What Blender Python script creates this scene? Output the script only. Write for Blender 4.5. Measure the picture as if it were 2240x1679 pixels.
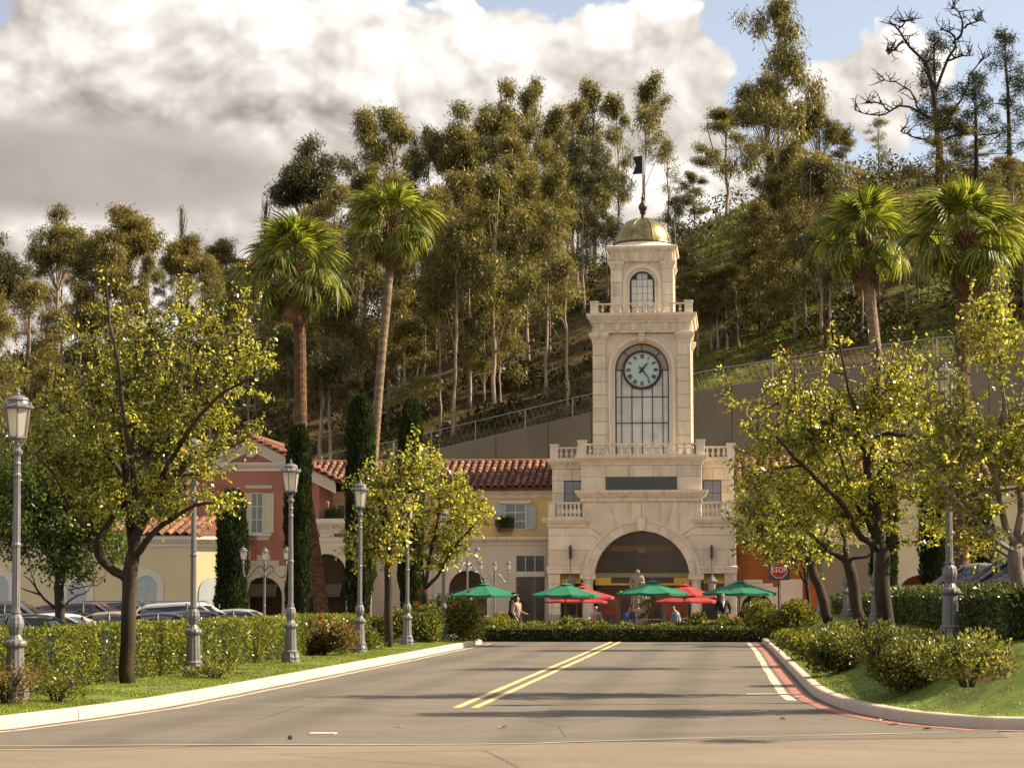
import bpy, math, random
import numpy as np
from mathutils import Vector, Matrix
for o in list(bpy.data.objects): bpy.data.objects.remove(o)
SC = bpy.context.scene
COL = SC.collection
PI = math.pi
rad = math.radians

# ---------------------------------------------------------------- camera
FPX, EYE = 4600.0, 1.7
PHI = math.atan(460.5 / FPX)
THETA = math.atan(495 * math.cos(PHI) / FPX)
cam_d = bpy.data.cameras.new('camera')
cam_d.sensor_width = 36.0
cam_d.lens = 36.0 * FPX / 2240.0
cam_d.clip_start, cam_d.clip_end = 0.5, 3000
cam = bpy.data.objects.new('camera', cam_d)
COL.objects.link(cam)
cam.location = (0, 0, EYE)
cam.rotation_euler = (PI / 2 + PHI, 0, THETA)
SC.camera = cam
_R = Vector((math.cos(THETA), math.sin(THETA), 0))
_F = Vector((-math.sin(THETA), math.cos(THETA), 0))
_FW = _F * math.cos(PHI) + Vector((0, 0, math.sin(PHI)))
_U = _F * -math.sin(PHI) + Vector((0, 0, math.cos(PHI)))

def ray(px, py):
    return _R * ((px - 1120) / FPX) + _U * ((839.5 - py) / FPX) + _FW

def at(px, py, Y):
    "point of the vertical plane y = Y seen at that spot of the photograph"
    r = ray(px, py)
    return Vector((0, 0, EYE)) + r * (Y / r.y)

def gnd(px, py, z=0.0):
    r = ray(px, py)
    return Vector((0, 0, EYE)) + r * ((z - EYE) / r.z)

# ---------------------------------------------------------------- light
SUN_EL, SUN_AZ = 36.0, 14.0          # elevation; angle from +X towards +Y
sun_dir = Vector((math.cos(rad(SUN_EL)) * math.cos(rad(SUN_AZ)), math.cos(rad(SUN_EL)) * math.sin(rad(SUN_AZ)), math.sin(rad(SUN_EL))))
sl = bpy.data.lights.new('sun', 'SUN')
sl.energy, sl.angle, sl.color = 4.0, rad(0.55), (1.0, 0.84, 0.60)
so = bpy.data.objects.new('sun', sl)
COL.objects.link(so)
so.location = (60, 40, 80)
so.rotation_euler = (-sun_dir).to_track_quat('-Z', 'Y').to_euler()

SC.view_settings.view_transform = 'Standard'
SC.view_settings.look = 'None'
SC.view_settings.exposure = 1.58
SC.view_settings.gamma = 1.0
SC.view_settings.use_curve_mapping = False
SC.cycles.max_bounces = 6
SC.cycles.diffuse_bounces = 3
SC.cycles.glossy_bounces = 2
SC.cycles.transmission_bounces = 3
SC.cycles.transparent_max_bounces = 6
SC.cycles.use_denoising = True

class NT:
    "small helper around a node tree"
    def __init__(s, tree): s.t = tree; s.n = tree.nodes; s.l = tree.links
    def new(s, kind, **kw):
        n = s.n.new(kind)
        for k, v in kw.items(): setattr(n, k, v)
        return n
    def put(s, sock, v):
        if isinstance(v, bpy.types.NodeSocket): s.l.new(v, sock)
        elif isinstance(v, (tuple, list)) and len(v) == 3 and sock.type == 'RGBA': sock.default_value = (*v, 1)
        else: sock.default_value = v
    def math(s, op, a, b=None, c=None, clamp=False):
        n = s.new('ShaderNodeMath', operation=op); n.use_clamp = clamp
        for i, v in enumerate((a, b, c)):
            if v is not None: s.put(n.inputs[i], v)
        return n.outputs[0]
    def vec(s, op, a, b=None):
        n = s.new('ShaderNodeVectorMath', operation=op)
        s.put(n.inputs[0], a)
        if b is not None: s.put(n.inputs[1], b)
        return n.outputs[1] if op in ('LENGTH', 'DISTANCE', 'DOT_PRODUCT') else n.outputs[0]
    def mix(s, f, a, b, kind='RGBA', blend='MIX'):
        n = s.new('ShaderNodeMix', data_type=kind)
        if kind == 'RGBA': n.blend_type = blend
        i = {'RGBA': (6, 7, 2), 'FLOAT': (2, 3, 0)}[kind]
        s.put(n.inputs[0], f); s.put(n.inputs[i[0]], a); s.put(n.inputs[i[1]], b)
        return n.outputs[i[2]]
    def noise(s, vec, scale, detail=4, rough=0.5, dist=0.0, dims='3D'):
        n = s.new('ShaderNodeTexNoise', noise_dimensions=dims)
        if vec is not None: s.put(n.inputs['Vector'], vec)
        n.inputs['Scale'].default_value = scale; n.inputs['Detail'].default_value = detail
        n.inputs['Roughness'].default_value = rough; n.inputs['Distortion'].default_value = dist
        return n.outputs[0]
    def smooth(s, v, lo, hi, a=0.0, b=1.0):
        n = s.new('ShaderNodeMapRange', interpolation_type='SMOOTHSTEP')
        for k, x in zip(('Value', 'From Min', 'From Max', 'To Min', 'To Max'), (v, lo, hi, a, b)): s.put(n.inputs[k], x)
        return n.outputs[0]
    def ramp(s, v, stops):
        n = s.new('ShaderNodeValToRGB')
        e = n.color_ramp.elements
        while len(e) < len(stops): e.new(0.5)
        for i, (p, c) in enumerate(stops): e[i].position = p; e[i].color = (*c, 1)
        s.put(n.inputs[0], v)
        return n.outputs[0]

# ---------------------------------------------------------------- sky: Nishita air with cumulus
world = bpy.data.worlds.new('World')
SC.world = world
world.use_nodes = True
world.cycles.sampling_method = 'MANUAL'
world.cycles.sample_map_resolution = 512
W = NT(world.node_tree)
W.n.clear()

def ang(px, py):
    d = ray(px, py).normalized()
    return math.atan2(d.x, d.y), math.asin(d.z)

def cloud_group():
    g = bpy.data.node_groups.new('cumulus', 'ShaderNodeTree')
    g.interface.new_socket('uv', in_out='INPUT', socket_type='NodeSocketVector')
    g.interface.new_socket('dir', in_out='INPUT', socket_type='NodeSocketVector')
    g.interface.new_socket('density', in_out='OUTPUT', socket_type='NodeSocketFloat')
    g.interface.new_socket('puff', in_out='OUTPUT', socket_type='NodeSocketFloat')
    G = NT(g)
    gi = G.new('NodeGroupInput'); go = G.new('NodeGroupOutput')
    uv = gi.outputs[0]
    # heaps: (px, py, half width, half height, weight)
    heaps = [(330, 210, 560, 225, 1.0), (760, 230, 520, 235, 1.0), (60, 240, 330, 190, 1.0), (560, 40, 430, 120, .9), (1000, 190, 330, 215, 1.0),
             (1300, 250, 300, 215, 1.0), (1440, 190, 170, 125, 1.0), (1500, 330, 140, 230, .9), (1150, 470, 620, 260, 1.0), (400, 500, 900, 250, 1.0), (420, 370, 760, 230, 1.25), (0, 360, 420, 230, 1.2), (1000, 930, 2600, 430, 1.7), (-300, 500, 700, 300, 1.2),
             (1885, 185, 170, 70, .30), (1780, 460, 400, 150, .28), (100, 120, 150, 75, .9)]
    acc = None
    for px, py, w, h, k in heaps:
        u, v = ang(px, py)
        d = G.vec('SUBTRACT', uv, (u, v, 0))
        d = G.vec('MULTIPLY', d, (FPX / w, FPX / h, 0))
        f = G.math('MULTIPLY_ADD', G.vec('LENGTH', d), -k, k)
        acc = f if acc is None else G.math('SMOOTH_MAX', acc, f, 0.16)
    # open weather elsewhere in the sky
    big = G.noise(gi.outputs[1], 1.7, 3, 0.5)
    far = G.math('MULTIPLY_ADD', big, 3.2, -1.40)
    u0, v0 = ang(1300, 500)
    dd = G.vec('MULTIPLY', G.vec('SUBTRACT', uv, (u0, v0, 0)), (2.0, 2.4, 0))
    keep = G.smooth(G.vec('LENGTH', dd), 0.75, 1.15)
    acc = G.math('MAXIMUM', acc, G.mix(keep, -1.0, far, 'FLOAT'))
    # billows: smooth puffs at three sizes, bent by a slow noise
    wn = G.new('ShaderNodeTexNoise'); G.put(wn.inputs['Vector'], uv); wn.inputs['Scale'].default_value = 14; wn.inputs['Detail'].default_value = 4
    wrp = G.vec('MULTIPLY', G.vec('SUBTRACT', wn.outputs[1], (.5, .5, .5)), (.045, .035, 0))
    wp = G.vec('MULTIPLY', G.vec('ADD', uv, wrp), (1, 1.25, 1))
    puff = None
    for sc, k in ((7, .80), (15, .52), (33, .30), (80, .13), (170, .06)):
        vo = G.new('ShaderNodeTexVoronoi', feature='SMOOTH_F1', voronoi_dimensions='2D')
        G.put(vo.inputs['Vector'], wp); vo.inputs['Scale'].default_value = sc; vo.inputs['Smoothness'].default_value = 0.35
        q = G.math('MULTIPLY_ADD', vo.outputs['Distance'], -k, k * .42)
        puff = q if puff is None else G.math('ADD', puff, q)
    n2 = G.noise(wp, 40, 6, 0.55)
    dn = G.math('ADD', acc, G.math('ADD', G.math('MULTIPLY', puff, .85), G.math('MULTIPLY_ADD', n2, .5, -.25)))
    G.l.new(dn, go.inputs[0])
    G.l.new(G.math('ADD', puff, G.math('MULTIPLY', acc, .25)), go.inputs[1])
    return g

cg = cloud_group()
tc = W.new('ShaderNodeTexCoord')
dirn = W.vec('NORMALIZE', tc.outputs['Generated'])
sep = W.new('ShaderNodeSeparateXYZ'); W.put(sep.inputs[0], dirn)
az = W.math('ARCTAN2', sep.outputs[0], sep.outputs[1])
el = W.math('ARCSINE', sep.outputs[2])
cmb = W.new('ShaderNodeCombineXYZ'); W.put(cmb.inputs[0], az); W.put(cmb.inputs[1], el)
uv = cmb.outputs[0]
def dens(off):
    n = W.new('ShaderNodeGroup'); n.node_tree = cg
    W.put(n.inputs[0], W.vec('ADD', uv, off) if off else uv); W.put(n.inputs[1], dirn)
    return n.outputs[0], n.outputs[1]
(d0, p0), (_a, p1), (_b, p2) = dens(None), dens((0.004, 0.007, 0)), dens((0.014, 0.024, 0))
cover = W.smooth(d0, 0.0, 0.11)
lit = W.math('ADD', W.math('MULTIPLY', W.math('SUBTRACT', p0, p1), 1.15), W.math('MULTIPLY', W.math('SUBTRACT', p0, p2), 0.46))
lit = W.math('ADD', lit, W.math('MULTIPLY', p0, .12))
# the heavy flat base of the bank: thick cloud low in the heap
def patch(px, py, w, h, lo, hi, amp, k, sy=2.2, sc=9):
    u1, v1 = ang(px, py)
    bd = W.vec('MULTIPLY', W.vec('SUBTRACT', uv, (u1, v1, 0)), (FPX / w, FPX / h, 0))
    nb = W.noise(W.vec('MULTIPLY', uv, (1, sy, 1)), sc, 3, 0.5)
    return W.smooth(W.math('ADD', W.vec('LENGTH', bd), W.math('MULTIPLY_ADD', nb, amp, -amp / 2)), lo, hi, k, 0.0)
b1 = patch(100, 372, 880, 150, .40, 1.0, .3, 1.35)
b2 = patch(230, 230, 260, 100, .1, 1.1, .9, .16)
b3 = patch(300, 540, 1300, 200, .3, 1.1, .3, .75)
b4 = patch(760, 230, 520, 150, .1, 1.2, .9, .14)
shade = W.math('MAXIMUM', W.math('MAXIMUM', b1, b2), W.math('MAXIMUM', b3, b4))
lit = W.math('MULTIPLY', lit, W.math('MULTIPLY_ADD', b1, -.80, 1.0))
lit = W.math('ADD', lit, 0.705)
thick = W.smooth(d0, 0.5, 1.8, 0.0, 0.12)
lit = W.math('SUBTRACT', W.math('SUBTRACT', lit, W.math('MULTIPLY', shade, 0.26)), thick)
CL = 2.10
ccol = W.ramp(lit, [(0.0, (.33, .30, .285)), (0.22, (.42, .38, .355)), (0.46, (.68, .61, .55)), (0.68, (.92, .85, .78)), (0.95, (1.25, 1.18, 1.10))])
ccol = W.vec('SCALE', ccol); W.n[-1].inputs['Scale'].default_value = CL
sky = W.new('ShaderNodeTexSky', sky_type='NISHITA')
sky.sun_disc = False
sky.sun_elevation = rad(SUN_EL)
sky.sun_rotation = math.atan2(sun_dir.x, sun_dir.y)
sky.altitude, sky.air_density, sky.dust_density, sky.ozone_density = 200, 1.0, 2.0, 1.2
bg = W.new('ShaderNodeBackground')
out = W.new('ShaderNodeOutputWorld')
hs = W.new('ShaderNodeHueSaturation'); hs.inputs['Saturation'].default_value = .66; W.put(hs.inputs['Color'], sky.outputs[0])
skyc = W.mix(1.0, hs.outputs[0], (0.44, 0.425, 0.415), blend='MULTIPLY')
W.put(bg.inputs[0], W.mix(cover, skyc, ccol))
bg.inputs[1].default_value = 0.15
W.l.new(bg.outputs[0], out.inputs[0])

# ---------------------------------------------------------------- materials
def lin(r, g, b):
    f = lambda c: (c / 255 / 12.92) if c <= 10 else ((c / 255 + .055) / 1.055) ** 2.4
    return (f(r), f(g), f(b))
MATS = {}
def mat(name, col, rough=0.6, var=0.12, scale=3.0, bump=0.0, bscale=40.0, metal=0.0, spec=0.3, obj_var=0.0, dirt=None, coat=0.0, stretch=None):
    m = bpy.data.materials.new(name); m.use_nodes = True
    N = NT(m.node_tree); p = N.n['Principled BSDF']
    t = N.new('ShaderNodeTexCoord').outputs['Object']
    geo = N.new('ShaderNodeNewGeometry').outputs['Position']
    v = geo
    if stretch: v = N.vec('MULTIPLY', v, stretch)
    n = N.noise(v, scale, 6, 0.6)
    dk = tuple(c * (1 - var * 1.6) for c in col); lt = tuple(min(1, c * (1 + var)) for c in col)
    c = N.ramp(n, [(0.3, dk), (0.7, lt)])
    if dirt:
        n2 = N.noise(N.vec('MULTIPLY', geo, dirt[1]), 1.0, 5, 0.65)
        c = N.mix(N.smooth(n2, 0.48, 0.75, 0, dirt[2]), c, dirt[0])
    if obj_var:
        oi = N.new('ShaderNodeObjectInfo').outputs['Random']
        hsv = N.new('ShaderNodeHueSaturation')
        N.put(hsv.inputs['Value'], N.math('MULTIPLY_ADD', oi, obj_var * 2, 1 - obj_var)); N.put(hsv.inputs['Color'], c)
        c = hsv.outputs[0]
    N.put(p.inputs['Base Color'], c)
    p.inputs['Roughness'].default_value = rough; p.inputs['Metallic'].default_value = metal
    p.inputs['Specular IOR Level'].default_value = spec; p.inputs['Coat Weight'].default_value = coat
    if bump:
        b = N.new('ShaderNodeBump'); b.inputs['Strength'].default_value = bump; b.inputs['Distance'].default_value = 0.02
        N.put(b.inputs['Height'], N.noise(geo, bscale, 5, 0.65)); N.l.new(b.outputs[0], p.inputs['Normal'])
    MATS[name] = m
    return m

def leaf_mat(name, stops, trans=0.42, rough=0.42, spec=0.35, tcol=1.5):
    m = bpy.data.materials.new(name); m.use_nodes = True
    N = NT(m.node_tree); p = N.n['Principled BSDF']; o = N.n['Material Output']
    g = N.new('ShaderNodeNewGeometry')
    r = g.outputs['Random Per Island']
    c = N.ramp(r, stops)
    clump = N.noise(g.outputs['Position'], 0.9, 3, 0.5)
    hsv = N.new('ShaderNodeHueSaturation')
    N.put(hsv.inputs['Color'], c); N.put(hsv.inputs['Value'], N.smooth(clump, 0.3, 0.7, 0.72, 1.25))
    c = hsv.outputs[0]
    N.put(p.inputs['Base Color'], c)
    p.inputs['Roughness'].default_value = rough; p.inputs['Specular IOR Level'].default_value = spec
    t = N.new('ShaderNodeBsdfTranslucent')
    N.put(t.inputs[0], N.mix(1.0, c, (tcol, tcol * 0.95, tcol * .55), blend='MULTIPLY'))
    ms = N.new('ShaderNodeMixShader'); ms.inputs[0].default_value = trans
    N.l.new(p.outputs[0], ms.inputs[1]); N.l.new(t.outputs[0], ms.inputs[2]); N.l.new(ms.outputs[0], o.inputs[0])
    MATS[name] = m
    return m

STONE = mat('limestone', (.70, .605, .465), .75, .09, 1.2, .15, 60, obj_var=.09, dirt=((.30, .24, .17), (3.5, 3.5, .35), .5))
CORN = mat('cast_stone_trim', (.71, .62, .49), .75, .07, 1.5, .12, 60, dirt=((.26, .21, .15), (4, 4, .6), .5))
TRIM = mat('white_trim', (.70, .65, .56), .7, .05, 2, .06, 60, dirt=((.5, .44, .36), (3, 3, .6), .35))
YEL = mat('yellow_stucco', (.68, .48, .22), .85, .12, .8, .2, 90)
RED = mat('red_stucco', (.40, .165, .115), .85, .12, .8, .2, 90)
CREAM = mat('cream_stucco', (.68, .57, .34), .85, .06, .6, .2, 90)
ORANGE = mat('orange_stucco', (.40, .135, .04), .85, .2, .9, .2, 90)
BEIGE = mat('beige_stucco', (.66, .58, .46), .85, .06, .6, .15, 90)
TAN = mat('tan_panel', (.26, .21, .14), .8, .04, .5)
TILE = mat('terracotta', (.19, .09, .055), .8, .3, 4, .3, 50, obj_var=.38)
CONC = mat('kerb_concrete', (.50, .42, .35), .85, .1, 2, .25, 60, dirt=((.25, .19, .15), (2, 2, 2), .35))
GUTTER = mat('gutter_concrete', (.42, .36, .29), .85, .15, 2, .2, 60)
WALLC = mat('shotcrete', (.20, .168, .122), .9, .10, .35, .3, 12, dirt=((.12, .095, .07), (1.2, 1.2, .22), .5))
METAL = mat('grey_painted_iron', (.145, .14, .145), .45, .12, 6, .1, 50, spec=.5)
DARK = mat('dark_metal', (.035, .033, .032), .45, .1, 6, spec=.5)
BRONZE = mat('dark_bronze', (.09, .06, .035), .4, .15, 8, metal=.6)
BRASS = mat('aged_copper_gold', (.25, .215, .10), .38, .3, 2.5, metal=.85)
DGLASS = mat('dark_glass', (.035, .034, .032), .08, .3, .5, spec=.9)
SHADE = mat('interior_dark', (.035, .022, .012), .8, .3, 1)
AWN = mat('yellow_awning', (.62, .38, .06), .7, .08, 2)
BLINDS = mat('pale_blue_shutter', (.42, .47, .47), .6, .05, 3)
CSHUT = mat('cream_shutter', (.62, .55, .38), .6, .05, 3)
BARK = mat('brown_bark', (.042, .029, .019), .9, .4, 5, .8, 25, stretch=(1, 1, .25))
LBARK = mat('grey_bark', (.20, .165, .13), .9, .35, 5, .8, 25, stretch=(1, 1, .25))
EBARK = mat('pale_eucalyptus_bark', (.30, .23, .165), .85, .35, 2, .5, 10, stretch=(1, 1, .2))
DBARK = mat('dead_wood', (.04, .032, .026), .9, .3, 3, .5, 20)
GREEN = mat('green_canvas', (.012, .14, .075), .75, .06, 2)
REDC = mat('red_canvas', (.29, .03, .032), .75, .06, 2)
WOOD = mat('teak', (.24, .10, .04), .6, .2, 10)
YPAINT = mat('yellow_road_paint', (.62, .50, .22), .7, .18, 5, dirt=((.2, .16, .1), (4, 4, 4), .75))
WPAINT = mat('white_road_paint', (.52, .46, .37), .7, .2, 3, dirt=((.2, .17, .13), (2, 2, 2), .7))
RPAINT = mat('red_kerb_paint', (.33, .14, .12), .7, .2, 3, dirt=((.2, .1, .08), (2, 2, 2), .45))
SKIN = mat('skin', (.42, .24, .16), .5, .05, 5)
MARBLE = mat('weathered_marble', (.27, .23, .175), .7, .2, 4, .3, 40)
RUBBER = mat('rubber', (.02, .02, .02), .8, .1, 5)
SIGNRED = mat('sign_red', (.45, .02, .025), .45, .03, 5)
WHITE = mat('white_paint', (.75, .73, .68), .5, .04, 5)
NAVY = mat('navy_cloth', (.015, .02, .04), .8, .1, 5)
ROCK = mat('boulder', (.22, .16, .11), .9, .3, 3, .6, 12)
SOIL = mat('mulch', (.06, .04, .025), .95, .4, 8, .6, 30)

PEAR_STOPS = [(0, (.03, .05, .006)), (.25, (.12, .145, .014)), (.55, (.31, .305, .04)), (.85, (.49, .465, .10)), (.985, (.54, .53, .18)), (1.0, (.40, .13, .02))]
PEAR = leaf_mat('pear_leaves', PEAR_STOPS, .50, .27, .8, 1.8)
PEARY = leaf_mat('yellowing_pear_leaves', [(0, (.04, .06, .007)), (.25, (.18, .185, .015)), (.55, (.34, .345, .04)), (.88, (.53, .50, .10)), (.985, (.60, .55, .18)), (1.0, (.40, .14, .02))], .50, .27, .8, 1.7)
EVERG = leaf_mat('broad_green_leaves', [(0, (.02, .045, .008)), (.5, (.06, .10, .014)), (1, (.14, .16, .025))], .4, .35, .5)
EUC = leaf_mat('eucalyptus_leaves', [(0, (.05, .055, .016)), (.4, (.12, .115, .030)), (.75, (.20, .175, .045)), (1, (.32, .25, .08))], .45, .42, .45, 1.4)
EUCB = leaf_mat('bronze_eucalyptus_leaves', [(0, (.05, .048, .013)), (.4, (.125, .11, .028)), (.75, (.215, .175, .045)), (1, (.33, .25, .075))], .45, .42, .45, 1.4)
EUCD = leaf_mat('dark_eucalyptus_leaves', [(0, (.022, .03, .010)), (.5, (.055, .06, .02)), (1, (.13, .12, .04))], .32, .45, .4, 1.3)
CYP = leaf_mat('cypress_sprays', [(0, (.007, .014, .004)), (.6, (.018, .032, .007)), (1, (.055, .075, .014))], .25, .6, .2)
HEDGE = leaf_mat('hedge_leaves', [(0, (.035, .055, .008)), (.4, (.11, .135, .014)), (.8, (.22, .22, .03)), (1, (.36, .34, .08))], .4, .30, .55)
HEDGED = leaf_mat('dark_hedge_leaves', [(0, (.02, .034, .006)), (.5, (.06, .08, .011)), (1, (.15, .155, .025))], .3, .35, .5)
SHRUB = leaf_mat('shrub_leaves', [(0, (.03, .042, .008)), (.4, (.085, .105, .015)), (.8, (.20, .20, .035)), (1, (.30, .25, .06))], .42, .4, .4)
PALM = leaf_mat('palm_blades', [(0, (.05, .07, .01)), (.5, (.12, .15, .02)), (1, (.26, .25, .05))], .48, .42, .3, 1.7)
DPALM = leaf_mat('dry_palm_blades', [(0, (.14, .085, .04)), (1, (.25, .15, .07))], .3, .6, .2)
GRASS = leaf_mat('grass_blades', [(0, (.08, .12, .012)), (.5, (.15, .19, .02)), (1, (.26, .28, .04))], .4, .4, .4)
SCRUB = leaf_mat('hill_scrub', [(0, (.012, .014, .005)), (.5, (.032, .033, .009)), (.85, (.075, .068, .018)), (1, (.13, .10, .035))], .38, .5, .3)
ROSE = leaf_mat('rose_petals', [(0, (.5, .03, .025)), (1, (.7, .09, .07))], .2, .5, .3)
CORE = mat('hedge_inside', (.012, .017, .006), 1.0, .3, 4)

def glass_lamp():
    m = bpy.data.materials.new('frosted_lamp_glass'); m.use_nodes = True
    N = NT(m.node_tree); p = N.n['Principled BSDF']; o = N.n['Material Output']
    p.inputs['Base Color'].default_value = (.62, .58, .50, 1); p.inputs['Roughness'].default_value = .25; p.inputs['Specular IOR Level'].default_value = .6
    t = N.new('ShaderNodeBsdfTranslucent'); t.inputs[0].default_value = (.8, .75, .65, 1)
    ms = N.new('ShaderNodeMixShader'); ms.inputs[0].default_value = .55
    N.l.new(p.outputs[0], ms.inputs[1]); N.l.new(t.outputs[0], ms.inputs[2]); N.l.new(ms.outputs[0], o.inputs[0])
    return m
LAMPG = glass_lamp()

def window_glass(name, col, rough=.05):
    m = mat(name, col, rough, .15, 1.5, spec=1.0)
    m.node_tree.nodes['Principled BSDF'].inputs['Coat Weight'].default_value = .6
    return m
WGLASS = window_glass('pale_window_glass', (.50, .49, .45), .12)
GGLASS = window_glass('grey_window_glass', (.11, .11, .11), .12)
CARGLASS = window_glass('car_glass', (.012, .016, .018), .03)

def paint(name, col):
    return mat(name, col, .3, .02, 3, coat=.8, spec=.5)

# ---------------------------------------------------------------- mesh and object helpers
class MB:
    def __init__(s): s.v = []; s.f = []
    def add(s, vs, fs):
        b = len(s.v); s.v.extend(tuple(p) for p in vs); s.f.extend(tuple(i + b for i in q) for q in fs); return s
    def box(s, x0, x1, y0, y1, z0, z1):
        vs = [(x, y, z) for z in (z0, z1) for y in (y0, y1) for x in (x0, x1)]
        return s.add(vs, [(0, 2, 3, 1), (4, 5, 7, 6), (0, 1, 5, 4), (2, 6, 7, 3), (0, 4, 6, 2), (1, 3, 7, 5)])
    def block(s, x0, x1, y0, y1, z0, z1, c=0.02):
        "box with its front (-y) and vertical edges chamfered"
        return s.prism([(x0, z0), (x1, z0), (x1, z1), (x0, z1)], y0, y1, c)
    def prism(s, poly, y0, y1, c=0.0):
        "polygon in x,z (anticlockwise seen from -y) pushed from front y0 to back y1, front edge chamfered by c"
        n = len(poly); vs = []; fs = []
        if c:
            ins = []
            for i in range(n):
                p, a, b = Vector(poly[i]), Vector(poly[i - 1]), Vector(poly[(i + 1) % n])
                e1 = (p - a).normalized() if (p - a).length > 1e-9 else Vector((1, 0)); e2 = (b - p).normalized() if (b - p).length > 1e-9 else e1
                n1, n2 = Vector((-e1.y, e1.x)), Vector((-e2.y, e2.x))
                m = n1 + n2
                m = m / max(0.3, m.length_squared) * 2 if m.length > 1e-6 else n1
                ins.append(p + m * c)
            rings = [(ins, y0), (poly, y0 + c), (poly, y1)]
        else: rings = [(poly, y0), (poly, y1)]
        for pl, y in rings: vs += [(p[0], y, p[1]) for p in pl]
        fs.append(tuple(range(n)))
        for r in range(len(rings) - 1):
            for i in range(n):
                j = (i + 1) % n
                fs.append((r * n + j, r * n + i, (r + 1) * n + i, (r + 1) * n + j))
        fs.append(tuple((len(rings) - 1) * n + i for i in reversed(range(n))))
        return s.add(vs, fs)
    def tube(s, path, radii, n=8, cap=True):
        path = [Vector(p) for p in path]
        if not isinstance(radii, (list, tuple)): radii = [radii] * len(path)
        vs = []; fs = []; up = None
        for i, p in enumerate(path):
            d = (path[min(i + 1, len(path) - 1)] - path[max(i - 1, 0)])
            d = d.normalized() if d.length > 1e-9 else Vector((0, 0, 1))
            if up is None: up = Vector((1, 0, 0)) if abs(d.x) < .8 else Vector((0, 1, 0))
            a = up - d * up.dot(d)
            a = a.normalized() if a.length > 1e-6 else d.orthogonal().normalized()
            up = a; b = d.cross(a)
            for k in range(n):
                t = 2 * PI * k / n
                vs.append(p + (a * math.cos(t) + b * math.sin(t)) * radii[i])
        for i in range(len(path) - 1):
            for k in range(n):
                j = (k + 1) % n
                fs.append((i * n + k, i * n + j, (i + 1) * n + j, (i + 1) * n + k))
        if cap and n > 2:
            fs.append(tuple(reversed(range(n)))); fs.append(tuple((len(path) - 1) * n + k for k in range(n)))
        return s.add(vs, fs)
    def lathe(s, prof, n=16, c=(0, 0, 0), flute=0.0, rot=0.0):
        "prof: (radius, z) from the bottom up"
        vs = []; fs = []
        for r, z in prof:
            for k in range(n):
                t = 2 * PI * k / n + rot; q = r * (1 - flute * (k % 2))
                vs.append((c[0] + q * math.cos(t), c[1] + q * math.sin(t), c[2] + z))
        for i in range(len(prof) - 1):
            for k in range(n):
                j = (k + 1) % n
                fs.append((i * n + k, i * n + j, (i + 1) * n + j, (i + 1) * n + k))
        fs.append(tuple(reversed(range(n)))); fs.append(tuple((len(prof) - 1) * n + k for k in range(n)))
        return s.add(vs, fs)
    def mould(s, x0, x1, yb, prof):
        "a cornice along x: prof = (projection towards -y, z) from the bottom up, returned at both ends"
        vs = []; fs = []; n = len(prof)
        for e, x in ((-1, x0), (1, x1)):
            for p, z in prof: vs.append((x + e * p, yb - p, z))
        for e, x in ((-1, x0), (1, x1)):
            for p, z in prof: vs.append((x + e * p, yb + 0.3, z))
        for i in range(n - 1):
            fs.append((i, n + i, n + i + 1, i + 1))
            fs.append((2 * n + i, i, i + 1, 2 * n + i + 1))
            fs.append((n + i, 3 * n + i, 3 * n + i + 1, n + i + 1))
        fs.append((0, 2 * n, 3 * n, n)); fs.append((n - 1, 2 * n - 1, 4 * n - 1, 3 * n - 1))
        fs.append(tuple([2 * n + i for i in range(n)] + [3 * n + i for i in reversed(range(n))]))
        return s.add(vs, fs)
    def mesh(s, name, m=None, smooth=False):
        me = bpy.data.meshes.new(name)
        me.from_pydata(s.v, [], s.f)
        if m: me.materials.append(m)
        if smooth: me.shade_smooth()
        me.update()
        return me

WL = {}
def link(o): COL.objects.link(o); return o
def empty(name, loc=(0, 0, 0), rz=0.0):
    o = link(bpy.data.objects.new(name, None))
    o.location = loc; o.rotation_euler = (0, 0, rz); o.empty_display_size = .2
    WL[o.name] = Vector(loc)
    return o
def tag(o, label=None, cat=None, group=None, kind=None):
    for k, v in (('label', label), ('category', cat), ('group', group), ('kind', kind)):
        if v: o[k] = v
    return o
def thing(name, label, cat, loc=(0, 0, 0), group=None, rz=0.0):
    return tag(empty(name, loc, rz), label, cat, group)
def ob(name, me, m=None, parent=None, loc=None, smooth=False, world=True):
    "link a mesh (or MB) as an object; with world=True its coordinates are world ones and the parent's base is taken off"
    if isinstance(me, MB): me = me.mesh(name, m, smooth)
    o = link(bpy.data.objects.new(name, me))
    base = Vector(loc) if loc is not None else Vector((0, 0, 0))
    if parent is not None:
        o.parent = parent
        o.location = base - (WL[parent.name] if world else Vector((0, 0, 0)))
    else: o.location = base
    WL[o.name] = (base if world else base + (WL[parent.name] if parent else Vector()))
    return o
def kids(o): return CH.get(o.name, []) if False else list(o.children)
def copy_tree(o, loc=None, rz=None, parent=None):
    c = link(o.copy())
    if parent is not None: c.parent = parent
    if loc is not None: c.location = loc
    if rz is not None: c.rotation_euler = (0, 0, rz)
    WL[c.name] = Vector(c.location)
    for ch in o.children: copy_tree(ch, parent=c)
    return c
def struct(name, mb, m, smooth=False, parent=None):
    return tag(ob(name, mb, m, parent, smooth=smooth), kind='structure')

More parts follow.
